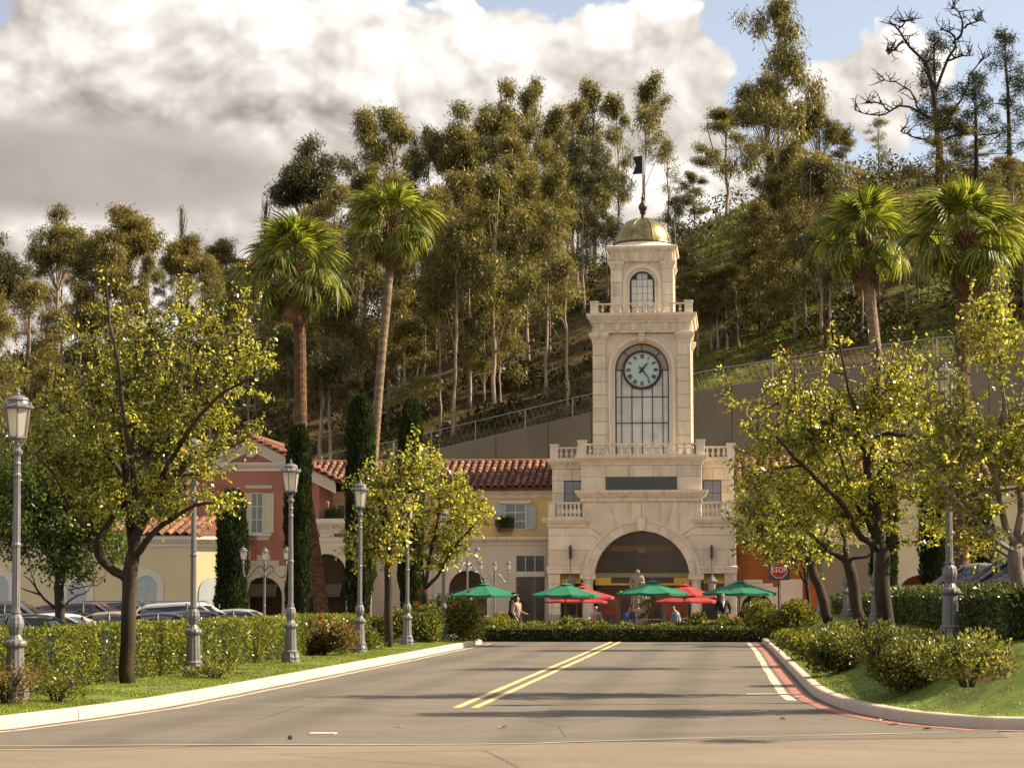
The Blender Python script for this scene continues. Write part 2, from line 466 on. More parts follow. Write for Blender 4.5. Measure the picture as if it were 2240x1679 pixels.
def fast_mesh(name, V, Q, m, smooth=False):
    "V (n,3), Q (k,4) numpy arrays"
    me = bpy.data.meshes.new(name)
    V = np.ascontiguousarray(V, dtype=np.float32); Q = np.ascontiguousarray(Q, dtype=np.int32)
    k = Q.shape[1]
    me.vertices.add(len(V)); me.vertices.foreach_set('co', V.ravel())
    me.loops.add(Q.size); me.loops.foreach_set('vertex_index', Q.ravel())
    me.polygons.add(len(Q)); me.polygons.foreach_set('loop_start', np.arange(0, Q.size, k, dtype=np.int32))
    try: me.polygons.foreach_set('loop_total', np.full(len(Q), k, dtype=np.int32))
    except Exception: pass
    me.materials.append(m)
    me.update(calc_edges=True)
    if smooth: me.shade_smooth()
    return me
def unit(a): return a / np.maximum(np.linalg.norm(a, axis=-1, keepdims=True), 1e-9)
def leaves(name, C, A, L, Wd, m, rng, fold=.25, N=None):
    "C roots, A axes (unit), L lengths, Wd widths: one folded diamond each"
    n = len(C)
    r = rng.normal(size=(n, 3)) if N is None else N
    S = unit(np.cross(A, r)); Nn = np.cross(S, A)
    L = np.broadcast_to(np.asarray(L, float).reshape(-1, 1), (n, 1)); Wd = np.broadcast_to(np.asarray(Wd, float).reshape(-1, 1), (n, 1))
    V = np.empty((n, 4, 3))
    V[:, 0] = C; mid = C + A * L * .48
    V[:, 1] = mid + S * Wd * .5 + Nn * Wd * fold
    V[:, 2] = C + A * L + Nn * L * rng.uniform(-.18, .18, (n, 1))
    V[:, 3] = mid - S * Wd * .5 + Nn * Wd * fold
    Q = np.arange(n * 4).reshape(n, 4)
    return fast_mesh(name, V.reshape(-1, 3), Q, m)
# ================================================================ SETTING
rng = np.random.default_rng(7)
rnd = random.Random(11)

def asphalt(name, col, fine=.16, tracks=False):
    m = bpy.data.materials.new(name); m.use_nodes = True
    N = NT(m.node_tree); p = N.n['Principled BSDF']
    g = N.new('ShaderNodeNewGeometry').outputs['Position']
    a = N.noise(g, .35, 4, .55, .4); b = N.noise(N.vec('MULTIPLY', g, (.45, 1.5, 1)), 1.1, 5, .6); c = N.noise(g, 130, 2, .6)
    s = N.math('ADD', N.math('MULTIPLY', a, .5), N.math('MULTIPLY', b, .5))
    base = N.ramp(s, [(.30, tuple(x * .80 for x in col)), (.5, col), (.70, tuple(x * 1.2 for x in col))])
    grain = N.smooth(c, .3, .7, 1 - fine * 2, 1 + fine * 2)
    v = N.vec('SCALE', base); N.put(N.n[-1].inputs['Scale'], grain)
    # hairline cracks sealed with tar
    vo = N.new('ShaderNodeTexVoronoi', feature='DISTANCE_TO_EDGE'); vo.inputs['Scale'].default_value = .16
    N.put(vo.inputs['Vector'], N.vec('ADD', g, N.vec('SCALE', N.new('ShaderNodeTexNoise').outputs[1])))
    cr = N.smooth(vo.outputs['Distance'], .0, .004, .55, 1.0)
    # tyre paths polished darker along the lanes, and a scatter of oil drips
    if tracks:
        sp = N.new('ShaderNodeSeparateXYZ'); N.put(sp.inputs[0], g); tk = None
        for cx in (-7.5, -5.9, -2.6, -1.0):
            q = N.smooth(N.math('ABSOLUTE', N.math('SUBTRACT', N.math('ADD', sp.outputs[0], N.math('MULTIPLY', a, .5)), cx + .25)), .10, .55, .82, 1.0)
            tk = q if tk is None else N.math('MULTIPLY', tk, q)
        cr = N.math('MULTIPLY', cr, tk)
    spots = N.noise(g, 2.6, 2, .5); drip = N.noise(g, 9, 3, .6)
    cr = N.math('MULTIPLY', cr, N.smooth(N.math('ADD', spots, N.math('MULTIPLY', drip, .5)), .93, 1.05, 1.0, .62))
    patch_ = N.noise(g, .18, 2, .4)
    cr = N.math('MULTIPLY', cr, N.smooth(patch_, .55, .57, 1.0, .90))
    v2 = N.vec('SCALE', v); N.put(N.n[-1].inputs['Scale'], cr)
    N.put(p.inputs['Base Color'], v2)
    p.inputs['Roughness'].default_value = .88; p.inputs['Specular IOR Level'].default_value = .25
    bu = N.new('ShaderNodeBump'); bu.inputs['Strength'].default_value = .35; bu.inputs['Distance'].default_value = .008
    N.put(bu.inputs['Height'], N.math('ADD', c, N.math('MULTIPLY', b, .6))); N.l.new(bu.outputs[0], p.inputs['Normal'])
    return m
ROADM = asphalt('worn_asphalt', (.135, .117, .095), tracks=True)
CROSSM = asphalt('pale_worn_asphalt', (.185, .150, .112))
LOTM = asphalt('parking_asphalt', (.10, .085, .07))
PAVE = mat('patio_paving', (.34, .26, .19), .85, .1, 1.5, .2, 30)
LAWN = mat('lawn_turf', (.11, .15, .02), .95, .35, 2.0, .5, 40, dirt=((.13, .12, .03), (.8, .8, .8), .5))

def sheet(name, pts, z, m):
    mb = MB(); mb.add([(x, y, z) for x, y in pts], [tuple(range(len(pts)))])
    return struct(name, mb, m)
sheet('ground', [(-900, -200), (900, -200), (900, 1500), (-900, 1500)], -.40, SOIL)
sheet('cross_street', [(-80, -30), (80, -30), (80, 50), (2.6, 26.82), (-.3, 25.56), (-4.5, 23.9), (-8.3, 23.3), (-80, 18)], -.004, CROSSM)
sheet('road', [(-9.6, 22.6), (3.2, 26.0), (3.2, 77.4), (-13, 77.4), (-13, 76), (-9.6, 74)], 0.0, ROADM)
sheet('side_road', [(-45, 74.2), (-9.6, 74.2), (-9.6, 77.4), (-45, 77.4)], -.006, ROADM)
sheet('parking_lot', [(-90, 24), (-13.2, 24), (-13.2, 98), (-90, 98)], -.30, LOTM)
sheet('patio', [(-18, 77.4), (8, 77.4), (8, 101), (-18, 101)], .03, PAVE)
sheet('hilltop_car_park', [(4.5, 30), (90, 30), (90, 110), (4.5, 110)], .97, LOTM)

def offset_line(line, d):
    out = []
    for i, p in enumerate(line):
        a, b = line[max(i - 1, 0)], line[min(i + 1, len(line) - 1)]
        t = (Vector(b) - Vector(a)).normalized()
        out.append((p[0] - t.y * d, p[1] + t.x * d))
    return out
def strip(name, line, d0, d1, z, m, wob=0.0):
    dense = []
    for a, b in zip(line, line[1:]):
        k = max(1, int((Vector(b) - Vector(a)).length / .8))
        dense += [(a[0] + (b[0] - a[0]) * i / k, a[1] + (b[1] - a[1]) * i / k) for i in range(k)]
    dense.append(line[-1])
    A, B = offset_line(dense, d0), offset_line(dense, d1); n = len(dense)
    j = lambda: rnd.uniform(-wob, wob)
    mb = MB(); mb.add([(x + j(), y + j(), z) for x, y in A] + [(x + j(), y + j(), z) for x, y in B], [(i, i + 1, n + i + 1, n + i) if d1 > d0 else (i, n + i, n + i + 1, i + 1) for i in range(n - 1)])
    return struct(name, mb, m)

KL = [(-11.6, 19.5), (-10.3, 22.6), (-9.31, 26.08), (-8.95, 28.6), (-8.72, 31.2), (-8.66, 34), (-8.68, 44), (-8.72, 55), (-8.78, 62), (-8.88, 73.2)]
KR = [(.82, 75.8), (1.0, 64), (1.10, 50), (1.21, 38.4), (1.24, 36.6), (1.32, 34.6), (1.52, 32.2), (1.79, 30.5), (2.29, 28.6), (3.02, 27.5), (4.2, 27.3), (6.5, 27.9), (16, 31.4)]
strip('double_yellow_line', [(-4.26, 31.9), (-4.59, 77.2)], -.06, .06, .004, YPAINT, .006)
strip('double_yellow_line', [(-3.98, 31.9), (-4.28, 77.2)], -.06, .06, .004, YPAINT, .006)
strip('gutter_paving', KR[:6], -.56, -.40, .004, WPAINT, .012)
strip('red_kerb_line', KR[:11], -.33, -.10, .005, RPAINT, .012)
strip('red_kerb_line', KL, -.10, -.03, .005, mat('faded_red_paint', (.34, .22, .18), .8, .25, 3), .02)
strip('gutter_paving', KL, -.34, -.21, .004, GUTTER, .02)
strip('stop_line', [(.12, 36.74), (1.02, 36.74)], -.22, .10, .009, WPAINT, .01)
strip('street_seam', [(-9.6, 23.05), (-8.3, 23.3), (-6.13, 23.73), (-4.56, 23.85), (-2.5, 24.28), (-.31, 25.56), (2.52, 26.8)], -.05, .015, .006, GUTTER, .02)
strip('street_seam', [(-8.6, 22.78), (-7.8, 22.72), (-7.3, 22.72), (-6.2, 23.5)], -.03, .02, .006, GUTTER, .012)

def kerb(name, line, cuts, side, w=.17, h=.155):
    "side +1: lawn lies to the left of the line's direction"
    root = tag(empty(name, (line[0][0], line[0][1], 0)), kind='structure')
    acc = [0.0]
    for a, b in zip(line, line[1:]): acc.append(acc[-1] + (Vector(b) - Vector(a)).length)
    def P(s):
        for i in range(len(line) - 1):
            if s <= acc[i + 1] or i == len(line) - 2:
                t = (s - acc[i]) / (acc[i + 1] - acc[i])
                a, b = Vector(line[i]), Vector(line[i + 1])
                q = a.lerp(b, t)
                d0 = (Vector(line[min(i + 1, len(line) - 1)]) - Vector(line[max(i - 1, 0)])).normalized() if i else (b - a).normalized()
                d1 = (Vector(line[min(i + 2, len(line) - 1)]) - a).normalized()
                d = d0.lerp(d1, t).normalized()
                return q, d
    cuts = [0] + cuts + [acc[-1]]
    prof = [(0, -.05), (.012, h - .03), (.022, h - .01), (.045, h), (w, h + .004), (w, -.05)]
    for k in range(len(cuts) - 1):
        s0, s1 = cuts[k] + .013, cuts[k + 1] - .013
        if s1 - s0 < .1: continue
        n = max(2, int((s1 - s0) / .9)); vs = []; fs = []
        for i in range(n + 1):
            q, d = P(s0 + (s1 - s0) * i / n); nn = Vector((-d.y, d.x)) * side
            for o, z in prof: vs.append((q.x + nn.x * o, q.y + nn.y * o, z))
        m = len(prof)
        for i in range(n):
            for j in range(m - 1):
                f = (i * m + j, (i + 1) * m + j, (i + 1) * m + j + 1, i * m + j + 1)
                fs.append(f if side < 0 else f[::-1])
        fs.append(tuple(range(m)) if side > 0 else tuple(reversed(range(m)))); fs.append(tuple(n * m + i for i in (reversed(range(m)) if side > 0 else range(m))))
        ob('kerb_segment', MB().add(vs, fs), CONC, root)
    return root
def s_of(line, ys):
    "running length along the line at the given y values"
    out = []
    for y in ys:
        s = 0
        for a, b in zip(line, line[1:]):
            L = (Vector(b) - Vector(a)).length
            lo, hi = min(a[1], b[1]), max(a[1], b[1])
            if lo <= y <= hi: out.append(s + L * abs(y - a[1]) / max(1e-6, abs(b[1] - a[1]))); break
            s += L
    return out
kerb('kerb', KL, s_of(KL, [23.4, 28.3, 33.2, 38.7, 43.8, 49.4, 54.8, 60.2, 61.6, 66.5, 70]), 1)
kerb('kerb', KR, s_of(KR, [70, 64, 58, 52.5, 47, 42, 38.6, 35.5, 32, 29]) + [55.5, 61], 1)

# ---- lawns
def loft(name, rowsA, rowsB, zf, m, n=12):
    vs = []; fs = []
    for a, b in zip(rowsA, rowsB):
        for j in range(n + 1):
            t = j / n; x = a[0] + (b[0] - a[0]) * t; y = a[1] + (b[1] - a[1]) * t
            vs.append((x, y, zf(x, y, t, (Vector(b) - Vector(a)).length * t)))
    for i in range(len(rowsA) - 1):
        for j in range(n):
            p = i * (n + 1) + j
            fs.append((p, p + 1, p + n + 2, p + n + 1))
    return struct(name, MB().add(vs, fs), m, smooth=True)
def densify(line, step):
    out = []
    for a, b in zip(line, line[1:]):
        k = max(1, round((Vector(b) - Vector(a)).length / step))
        out += [(a[0] + (b[0] - a[0]) * i / k, a[1] + (b[1] - a[1]) * i / k) for i in range(k)]
    return out + [line[-1]]
from mathutils import noise as mnoise
def wob(x, y, s=1.0, a=.02): return a * mnoise.noise(Vector((x * s, y * s, 3.1)))
kl_d = densify(KL, 1.0); kl_in = offset_line(kl_d, .165)
def z_left(x, y, d): return .155 + .05 * min(1, d / .8) + wob(x, y, 1.3, .025) * min(1, d)
loft('lawn', kl_in, [(p[0] - 3.8, p[1]) for p in kl_in], lambda x, y, t, d: z_left(x, y, d) if t < .98 else -.34, LAWN)
kr_d = densify(KR, 1.0); kr_in = offset_line(kr_d, .165)
kr_tg = []
for i, p in enumerate(kr_in):
    kr_tg.append((max(6.2, p[0] + 2.2), max(p[1], 32.5 + max(0, (p[0] - 3)) * .55)))
def z_right(x, y, d):
    t = max(0, min(1, (d - .25) / 1.9)); t = t * t * (3 - 2 * t)
    return .155 + .05 * min(1, d / .5) + .80 * t + wob(x, y, .9, .05) * min(1, d)
loft('lawn', kr_in, kr_tg, lambda x, y, t, d: z_right(x, y, d), LAWN, 18)
def dist_line(line, x, y):
    best = 9e9
    for a, b in zip(line, line[1:]):
        ax, ay = a; dx, dy = b[0] - ax, b[1] - ay
        t = max(0, min(1, ((x - ax) * dx + (y - ay) * dy) / (dx * dx + dy * dy)))
        best = min(best, math.hypot(x - ax - dx * t, y - ay - dy * t))
    return best
def ground_right(x, y): return z_right(x, y, max(0, dist_line(KR, x, y) - .165))

def grass(name, pts, h, rng):
    P = np.array(pts); n = len(P)
    A = unit(np.column_stack([rng.normal(0, .38, n), rng.normal(0, .38, n), np.ones(n)]))
    return leaves(name, P, A, rng.uniform(.6, 1.2, n) * h, rng.uniform(.010, .02, n) * (h / .05) ** .5, GRASS, rng, .1)
pts = []
while len(pts) < 42000:
    y = 24 + 46 * rnd.random() ** 1.7; 
    i = min(range(0, len(kl_in), 1), key=lambda k: abs(kl_in[k][1] - y)) if False else None
    kx = np.interp(y, [p[1] for p in kl_in], [p[0] for p in kl_in])
    d = rnd.random() * 1.75
    if d > 1.2 and rnd.random() < .4: continue
    if mnoise.noise(Vector((kx - d, y, 0)) * .8) < -.25 and rnd.random() < .85: continue
    pts.append((kx - d, y, z_left(kx - d, y, d) - .005))
tag(ob('grass', grass('grass', pts, .036, rng), None), kind='stuff')
pts = []
while len(pts) < 30000:
    i = rnd.randrange(len(kr_in) - 1); u = rnd.random(); t = rnd.random() ** 1.3
    ax, ay = kr_in[i]; bx, by = kr_tg[i]; cx, cy = kr_in[i + 1]; ex, ey = kr_tg[i + 1]
    x = (ax + (cx - ax) * u) * (1 - t) + (bx + (ex - bx) * u) * t; y = (ay + (cy - ay) * u) * (1 - t) + (by + (ey - by) * u) * t
    if y > 52 and rnd.random() < .6: continue
    p0 = (ax + (cx - ax) * u, ay + (cy - ay) * u)
    d = math.hypot(x - p0[0], y - p0[1])
    pts.append((x, y, z_right(x, y, d) - .005))
tag(ob('grass', grass('grass', pts, .045, rng), None), kind='stuff')

# ---- hillside
RIDGE = [(-700, 800), (-300, 800), (0, 795), (200, 775), (500, 768), (700, 755), (930, 705), (1100, 650), (1300, 585), (1450, 535), (1560, 482), (1640, 455), (1740, 432), (1900, 400), (2100, 380), (2240, 360), (2700, 330)]
WALLT = [(-700, 1262), (0, 1180), (500, 1075), (700, 1035), (850, 1008), (942, 985), (1200, 924), (1294, 901), (1514, 858), (1600, 842), (1800, 812), (2050, 780), (2240, 765), (2700, 740)]
YR, YW = 190.0, 119.0
def _rz(tab, Y):
    q = [at(px, py, Y) for px, py in tab]
    return [p.x / Y for p in q], [p.z for p in q]
_rr, _rzv = _rz(RIDGE, YR); _wr, _wz = _rz(WALLT, YW)
R_END = at(930, 1000, YW).x / YW
def hill_z(x, y):
    r = x / y
    zr = float(np.interp(r, _rr, _rzv)); zw = float(np.interp(r, _wr, _wz))
    if y < YW:
        if r > R_END: return -.5
        t = max(0, (y - 104) / (YW - 104)); t = t * t * (3 - 2 * t)
        return -.5 + (zw + .5) * t
    if y <= YR:
        t = (y - YW) / (YR - YW); s = t * 1.12 - .12 * t * t * t if True else t
        s = math.sin(t * PI / 2) * .55 + t * .45
        z = zw + (zr - zw) * s
        return z + (mnoise.noise(Vector((x * .07, y * .07, 0))) * 1.3 + mnoise.noise(Vector((x * .3, y * .3, 5))) * .25) * min(1, t * 6) * (1 if t < .85 else max(.25, (1 - t) / .15))
    return zr * (1 - ((y - YR) / 700) ** 1.2) + mnoise.noise(Vector((x * .05, y * .05, 0))) * .5
vs = []; fs = []
ys = list(np.linspace(104, 118.99, 8)) + list(np.linspace(119.05, 200, 64)) + list(np.linspace(206, 520, 22)); rs = np.linspace(-.62, .36, 150)
for y in ys:
    for r in rs: vs.append((r * y, y, hill_z(r * y, y)))
nr = len(rs)
for i in range(len(ys) - 1):
    for j in range(nr - 1): fs.append((i * nr + j, i * nr + j + 1, (i + 1) * nr + j + 1, (i + 1) * nr + j))
def hill_mat():
    m = bpy.data.materials.new('grassy_hillside'); m.use_nodes = True
    N = NT(m.node_tree); p = N.n['Principled BSDF']
    g = N.new('ShaderNodeNewGeometry').outputs['Position']
    a = N.noise(g, .09, 4, .6, .5); b = N.noise(g, .9, 6, .65); c = N.noise(g, 6, 3, .6)
    green = N.ramp(b, [(.3, (.05, .055, .010)), (.5, (.10, .11, .018)), (.72, (.18, .18, .035))])
    brown = N.ramp(b, [(.3, (.035, .024, .012)), (.7, (.12, .085, .04))])
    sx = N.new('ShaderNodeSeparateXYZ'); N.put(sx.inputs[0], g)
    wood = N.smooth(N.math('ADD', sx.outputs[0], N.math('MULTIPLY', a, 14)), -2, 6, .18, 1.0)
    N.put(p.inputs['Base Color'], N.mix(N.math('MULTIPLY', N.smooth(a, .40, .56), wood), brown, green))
    p.inputs['Roughness'].default_value = 1.0; p.inputs['Specular IOR Level'].default_value = .1
    bu = N.new('ShaderNodeBump'); bu.inputs['Strength'].default_value = 1.0; bu.inputs['Distance'].default_value = .35
    N.put(bu.inputs['Height'], N.math('ADD', b, N.math('MULTIPLY', c, .4))); N.l.new(bu.outputs[0], p.inputs['Normal'])
    return m
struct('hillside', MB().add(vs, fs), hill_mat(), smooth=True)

# grass and weeds on the slope
P = []
for k in range(40000):
    y = 119.5 + 72 * rnd.random(); r = rnd.uniform(-.36, .15); x = r * y
    if mnoise.noise(Vector((x * .12, y * .12, 9))) < (-.18 if r > -.05 else .15): continue
    P.append((x, y, hill_z(x, y) - .05))
P = np.array(P); n = len(P)
A = unit(np.column_stack([rng.normal(0, .45, n), rng.normal(0, .45, n), np.ones(n)]))
tag(ob('hill_grass', leaves('hill_grass', P, A, rng.uniform(.25, .6, n), rng.uniform(.05, .12, n), leaf_mat('hill_grass_blades', [(0, (.03, .038, .007)), (.5, (.07, .078, .014)), (.85, (.14, .14, .03)), (1, (.2, .16, .06))], .4, .5, .2), rng), None), kind='stuff')
# brush on the slope: loose clumps of leaves
Cn = []
for k in range(330):
    y = 120.5 + 72 * rnd.random(); r = rnd.uniform(-.37, .15); x = r * y
    if mnoise.noise(Vector((x * .06, y * .06, 2))) < .02 and r > -.06: continue
    s = rnd.uniform(.7, 2.3) if r < -.06 else rnd.uniform(1.0, 3.0)
    q = rng.normal(size=(int(120 * s), 3)); q = unit(q) * (rng.random((len(q), 1)) ** .4) * np.array([s * 1.2, s * 1.2, s])
    q[:, 2] = np.abs(q[:, 2]); Cn.append(q + np.array([x, y, hill_z(x, y) - .1]))
Cn = np.concatenate(Cn); n = len(Cn)
A = unit(rng.normal(size=(n, 3)) + np.array([0, 0, .3]))
tag(ob('undergrowth', leaves('undergrowth', Cn, A, rng.uniform(.22, .5, n), rng.uniform(.10, .2, n), SCRUB, rng), None), kind='stuff')

# ---- retaining wall and its guard fence
def wall_top(px): return at(px, float(np.interp(px, [p[0] for p in WALLT], [p[1] for p in WALLT])), 118.8)
rw = thing('retaining_wall', 'tall brown concrete retaining wall stepping up the hill behind the clock tower', 'wall', (wall_top(1300).x, 118.8, 0))
cuts = [906, 942, 1086, 1200, 1294, 1400, 1514, 1600, 1700, 1800, 1925, 2050, 2160, 2300]
for a, b in zip(cuts, cuts[1:]):
    A_, B_ = wall_top(a), wall_top(b)
    if a == 906: A_.z = 7.4
    mb = MB().prism([(A_.x + .01, -.4), (B_.x - .01, -.4), (B_.x - .01, B_.z), (A_.x + .01, A_.z)], 118.5, 118.95, .03)
    ob('wall_panel', mb, WALLC, rw)
ob('wall_backing', MB().prism([(wall_top(908).x, -.4), (wall_top(2300).x, -.4)] + [(wall_top(c).x, wall_top(c).z - .1) for c in reversed(cuts[1:])], 118.97, 119.03), SHADE, rw)
fn = thing('guard_fence', 'thin galvanised guard fence running along the top of the retaining wall', 'fence', (wall_top(1300).x, 119, 6))
GALV = mat('galvanised_steel', (.33, .32, .29), .45, .1, 5, metal=.3, spec=.5)
FW = [(p, wall_top(p)) for p in (690, 760, 859, 942, 1039, 1148, 1252, 1355, 1472, 1582, 1690, 1810, 1925, 2050, 2160, 2280)]
tops = []
for px, q in FW:
    zb = q.z
    h = 1.12
    ob('fence_post', MB().tube([(q.x, 119, zb - .3), (q.x, 119, zb + h)], .035, 6), GALV, fn)
    tops.append(Vector((q.x, 119, zb + h - .03)))
for a, b in zip(tops, tops[1:]):
    rail = ob('fence_rail', MB().tube([a, b], .026, 6), GALV, fn)
mb = MB()
for a, b in zip(tops, tops[1:]):
    L = (b - a).length; k = int(L / .30)
    for i in range(k):
        p = a.lerp(b, i / k); q = a.lerp(b, (i + 1) / k)
        mb.tube([p, q - Vector((0, 0, 1.0))], .004, 3, False); mb.tube([p - Vector((0, 0, 1.0)), q], .004, 3, False)
ob('wire_mesh', mb, GALV, fn)
# ================================================================ CLOCK TOWER
TX0 = -4.41
YB, YC, YWG, YS, YL = 97.4, 97.35, 98.6, 98.5, 99.35   # fronts: base, centre, side wings, shaft, lantern
tower = thing('clock_tower', 'tall cream stone clock tower with golden dome above the arched entrance', 'clock tower', (TX0, YB, 0))
def tp(name, mb, m=STONE, parent=None, smooth=False): return ob(name, mb, m, parent or tower, smooth=smooth)
def X(d): return TX0 + d
def cpoly(poly): return [(X(a), b) for a, b in poly]
def mirror(poly): return [(-a, b) for a, b in reversed(poly)]
def stone(poly, y0, y1, c=.012, parent=None, gap=.006, name='stone_block'):
    "one ashlar stone: shrunk by the joint, front chamfered"
    cx = sum(p[0] for p in poly) / len(poly); cz = sum(p[1] for p in poly) / len(poly)
    n = len(poly); ins = []
    for i in range(n):
        p, a, b = Vector(poly[i]), Vector(poly[i - 1]), Vector(poly[(i + 1) % n])
        e1, e2 = (p - a).normalized(), (b - p).normalized()
        m = Vector((-e1.y - e2.y, e1.x + e2.x)); m = m / max(.35, m.length_squared) * 2
        ins.append(p + m * gap)
    return tp(name, MB().prism([(X(a), b) for a, b in ins], y0, y1, c), STONE, parent)
def arc(r, a0, a1, n, zc=2.42): return [(r * math.cos(rad(a0 + (a1 - a0) * i / n)), zc + r * math.sin(rad(a0 + (a1 - a0) * i / n))) for i in range(n + 1)]

# --- base: core walls around the big arch
def arch_wall(mb, x0, x1, z0, z1, cx, r, zs, y0, y1, n=20):
    "wall slab x0..x1, z0..z1 with an arched opening; jambs down to z0"
    pts = [(cx + r * math.cos(PI - PI * i / n), zs + r * math.sin(PI - PI * i / n)) for i in range(n + 1)]
    if zs > z0: pts = [(cx - r, z0)] + pts + [(cx + r, z0)]
    def quad(a, b, c, d): mb.add([a, b, c, d], [(0, 1, 2, 3)])
    for y, flip in ((y0, 0), (y1, 1)):
        f = lambda q: quad(*(q if not flip else q[::-1]))
        f([(x0, y, z0), (cx - r, y, z0), (cx - r, y, z1), (x0, y, z1)])
        f([(cx + r, y, z0), (x1, y, z0), (x1, y, z1), (cx + r, y, z1)])
        for a, b in zip(pts, pts[1:]):
            if abs(a[0] - b[0]) > 1e-6: f([(a[0], y, a[1]), (b[0], y, b[1]), (b[0], y, z1), (a[0], y, z1)])
    for a, b in zip(pts, pts[1:]): quad((a[0], y0, a[1]), (a[0], y1, a[1]), (b[0], y1, b[1]), (b[0], y0, b[1]))
    for xx, s in ((x0, 0), (x1, 1)):
        q = [(xx, y0, z0), (xx, y0, z1), (xx, y1, z1), (xx, y1, z0)]; quad(*(q if s == 0 else q[::-1]))
    quad((x0, y0, z1), (x1, y0, z1), (x1, y1, z1), (x0, y1, z1))
    return mb
tp('base_wall', MB().prism(cpoly([(-4.32, 2.66)] + [(-2.66, 2.66)] + [(-x, z) for x, z in arc(2.66, 5.2, 90, 14)] + [(x, z) for x, z in reversed(arc(2.66, 5.2, 89.9, 14))] + [(2.66, 2.66), (4.32, 2.66), (4.32, 5.0), (2.76, 5.0), (2.76, 6.0), (-2.76, 6.0), (-2.76, 5.0), (-4.32, 5.0)]), YB + .05, YB + .7), CORN)
R = 2.67
def both(poly, y0, y1, **k): stone(poly, y0, y1, **k); stone(mirror(poly), y0, y1, **k)
ys0, ys1 = YB, YB + .3
both([(R * math.cos(rad(13.2)), 3.03), (4.33, 3.03), (4.33, 3.755)] + arc(R, 30, 14, 4), ys0, ys1)
both([arc(R, 30, 30, 1)[0], (4.33, 3.755), (4.33, 4.42), (2.28, 4.42)] + arc(R, 42, 31, 3), ys0, ys1)
both([(2.28, 4.42), (4.33, 4.42), (4.33, 4.79), (2.42, 4.79)] + arc(R, 47, 42.5, 2), ys0, ys1)
both([(2.42, 4.79), (2.75, 4.79), (2.75, 5.97), (1.5, 5.97)] + arc(R, 65, 48, 4), ys0, ys1)
both([arc(R, 65, 65, 1)[0], (1.5, 5.97), (.008, 5.97), (.008, 5.24), (.21, 5.24)] [::1] + arc(R, 86, 66, 5), ys0, ys1)
# voussoirs of the archivolt, standing proud
na = 5
for s in (1, -1):
    for i in range(na):
        a0, a1 = 4 + (86.2 - 4) * i / na, 4 + (86.2 - 4) * (i + 1) / na
        poly = arc(2.2, a1, a0, 4) + arc(2.64, a0, a1, 4)
        stone(poly if s > 0 else mirror(poly), YB - .09, YB + .75, c=.012, gap=.0025, name='voussoir')
tp('arch_fillet', MB().prism(cpoly([(x, z) for x, z in arc(2.60, 3, 177, 40)] + list(reversed(arc(2.72, 3, 177, 40)))) [::-1], YB - .13, YB + .1, .015), CORN)
stone([(-.17, 4.62), (.17, 4.62), (.21, 5.23), (-.21, 5.23)], YB - .22, YB + .2, .03, name='keystone')
# impost bands, piers, columns
for s in (1, -1):
    a, b = sorted((X(s * 2.50), X(s * 4.33)))
    tp('impost', MB().mould(a, b, YB, [(0, 2.66), (.05, 2.68), (.05, 2.86), (.08, 2.9), (.08, 2.98), (.02, 3.03)]), CORN)
    for z0, z1 in ((.05, .55), (.55, 1.1), (1.1, 1.65), (1.65, 2.2), (2.2, 2.655)):
        stone(sorted_poly if False else ([(s * 3.78, z0), (s * 4.33, z0), (s * 4.33, z1), (s * 3.78, z1)] if s > 0 else [(-4.33, z0), (-3.78, z0), (-3.78, z1), (-4.33, z1)]), YB, YB + .55)
    tp('column', MB().lathe([(.34, .03), (.34, .22), (.28, .26), (.31, .33), (.265, .40), (.26, 1.2), (.225, 2.22), (.26, 2.24), (.235, 2.30), (.30, 2.38), (.33, 2.42)], 20, (X(s * 2.5), YB + .3, 0)), CORN, smooth=False)
    tp('capital', MB().box(X(s * 2.5) - .36, X(s * 2.5) + .36, YB - .06, YB + .66, 2.42, 2.655), CORN)
# low cornices that carry the side balconies
for s in (1, -1):
    a, b = sorted((X(s * 2.62), X(s * 4.33)))
    tp('cornice', MB().mould(a, b, YB, [(0, 4.80), (.05, 4.82), (.05, 4.92), (.12, 4.98), (.20, 5.04), (.22, 5.10), (.26, 5.12), (.26, 5.25)]), CORN)
    a, b = sorted((X(s * 2.75), X(s * 4.33)))
    tp('balcony_floor', MB().box(a, b, YB + .02, YWG + .2, 5.0, 5.24), CORN)
# --- centre block
tp('cornice', MB().mould(X(-2.78), X(2.78), YC, [(0, 5.99), (.05, 6.0), (.05, 6.14), (.14, 6.2), (.22, 6.3), (.24, 6.36), (.29, 6.38), (.29, 6.5)]), CORN)
tp('core_wall', MB().box(X(-2.76), X(2.76), YC + .06, YC + 3.5, 5.9, 8.0), CORN)
y0, y1 = YC, YC + .25
both([(1.66, 6.50), (2.79, 6.50), (2.79, 7.13), (1.66, 7.13)], y0, y1)
both([(1.66, 7.13), (2.79, 7.13), (2.79, 7.66), (1.66, 7.66)], y0, y1)
both([(.55, 7.13), (1.66, 7.13), (1.66, 7.66), (.55, 7.66)], y0, y1)
stone([(-.55, 7.13), (.55, 7.13), (.55, 7.66), (-.55, 7.66)], y0, y1)
sg = tp('sign_panel', MB().box(X(-1.62), X(1.62), YC + .03, YC + .12, 6.52, 7.12), mat('blank_grey_sign', (.07, .068, .06), .35, .12, 3, spec=.5))
mb = MB()
for a, b, c, d in ((-1.655, -1.61, 6.5, 7.13), (1.61, 1.655, 6.5, 7.13), (-1.61, 1.61, 7.085, 7.13), (-1.61, 1.61, 6.5, 6.545)): mb.box(X(a), X(b), YC + .005, YC + .11, c, d)
tp('sign_frame', mb, METAL, sg)
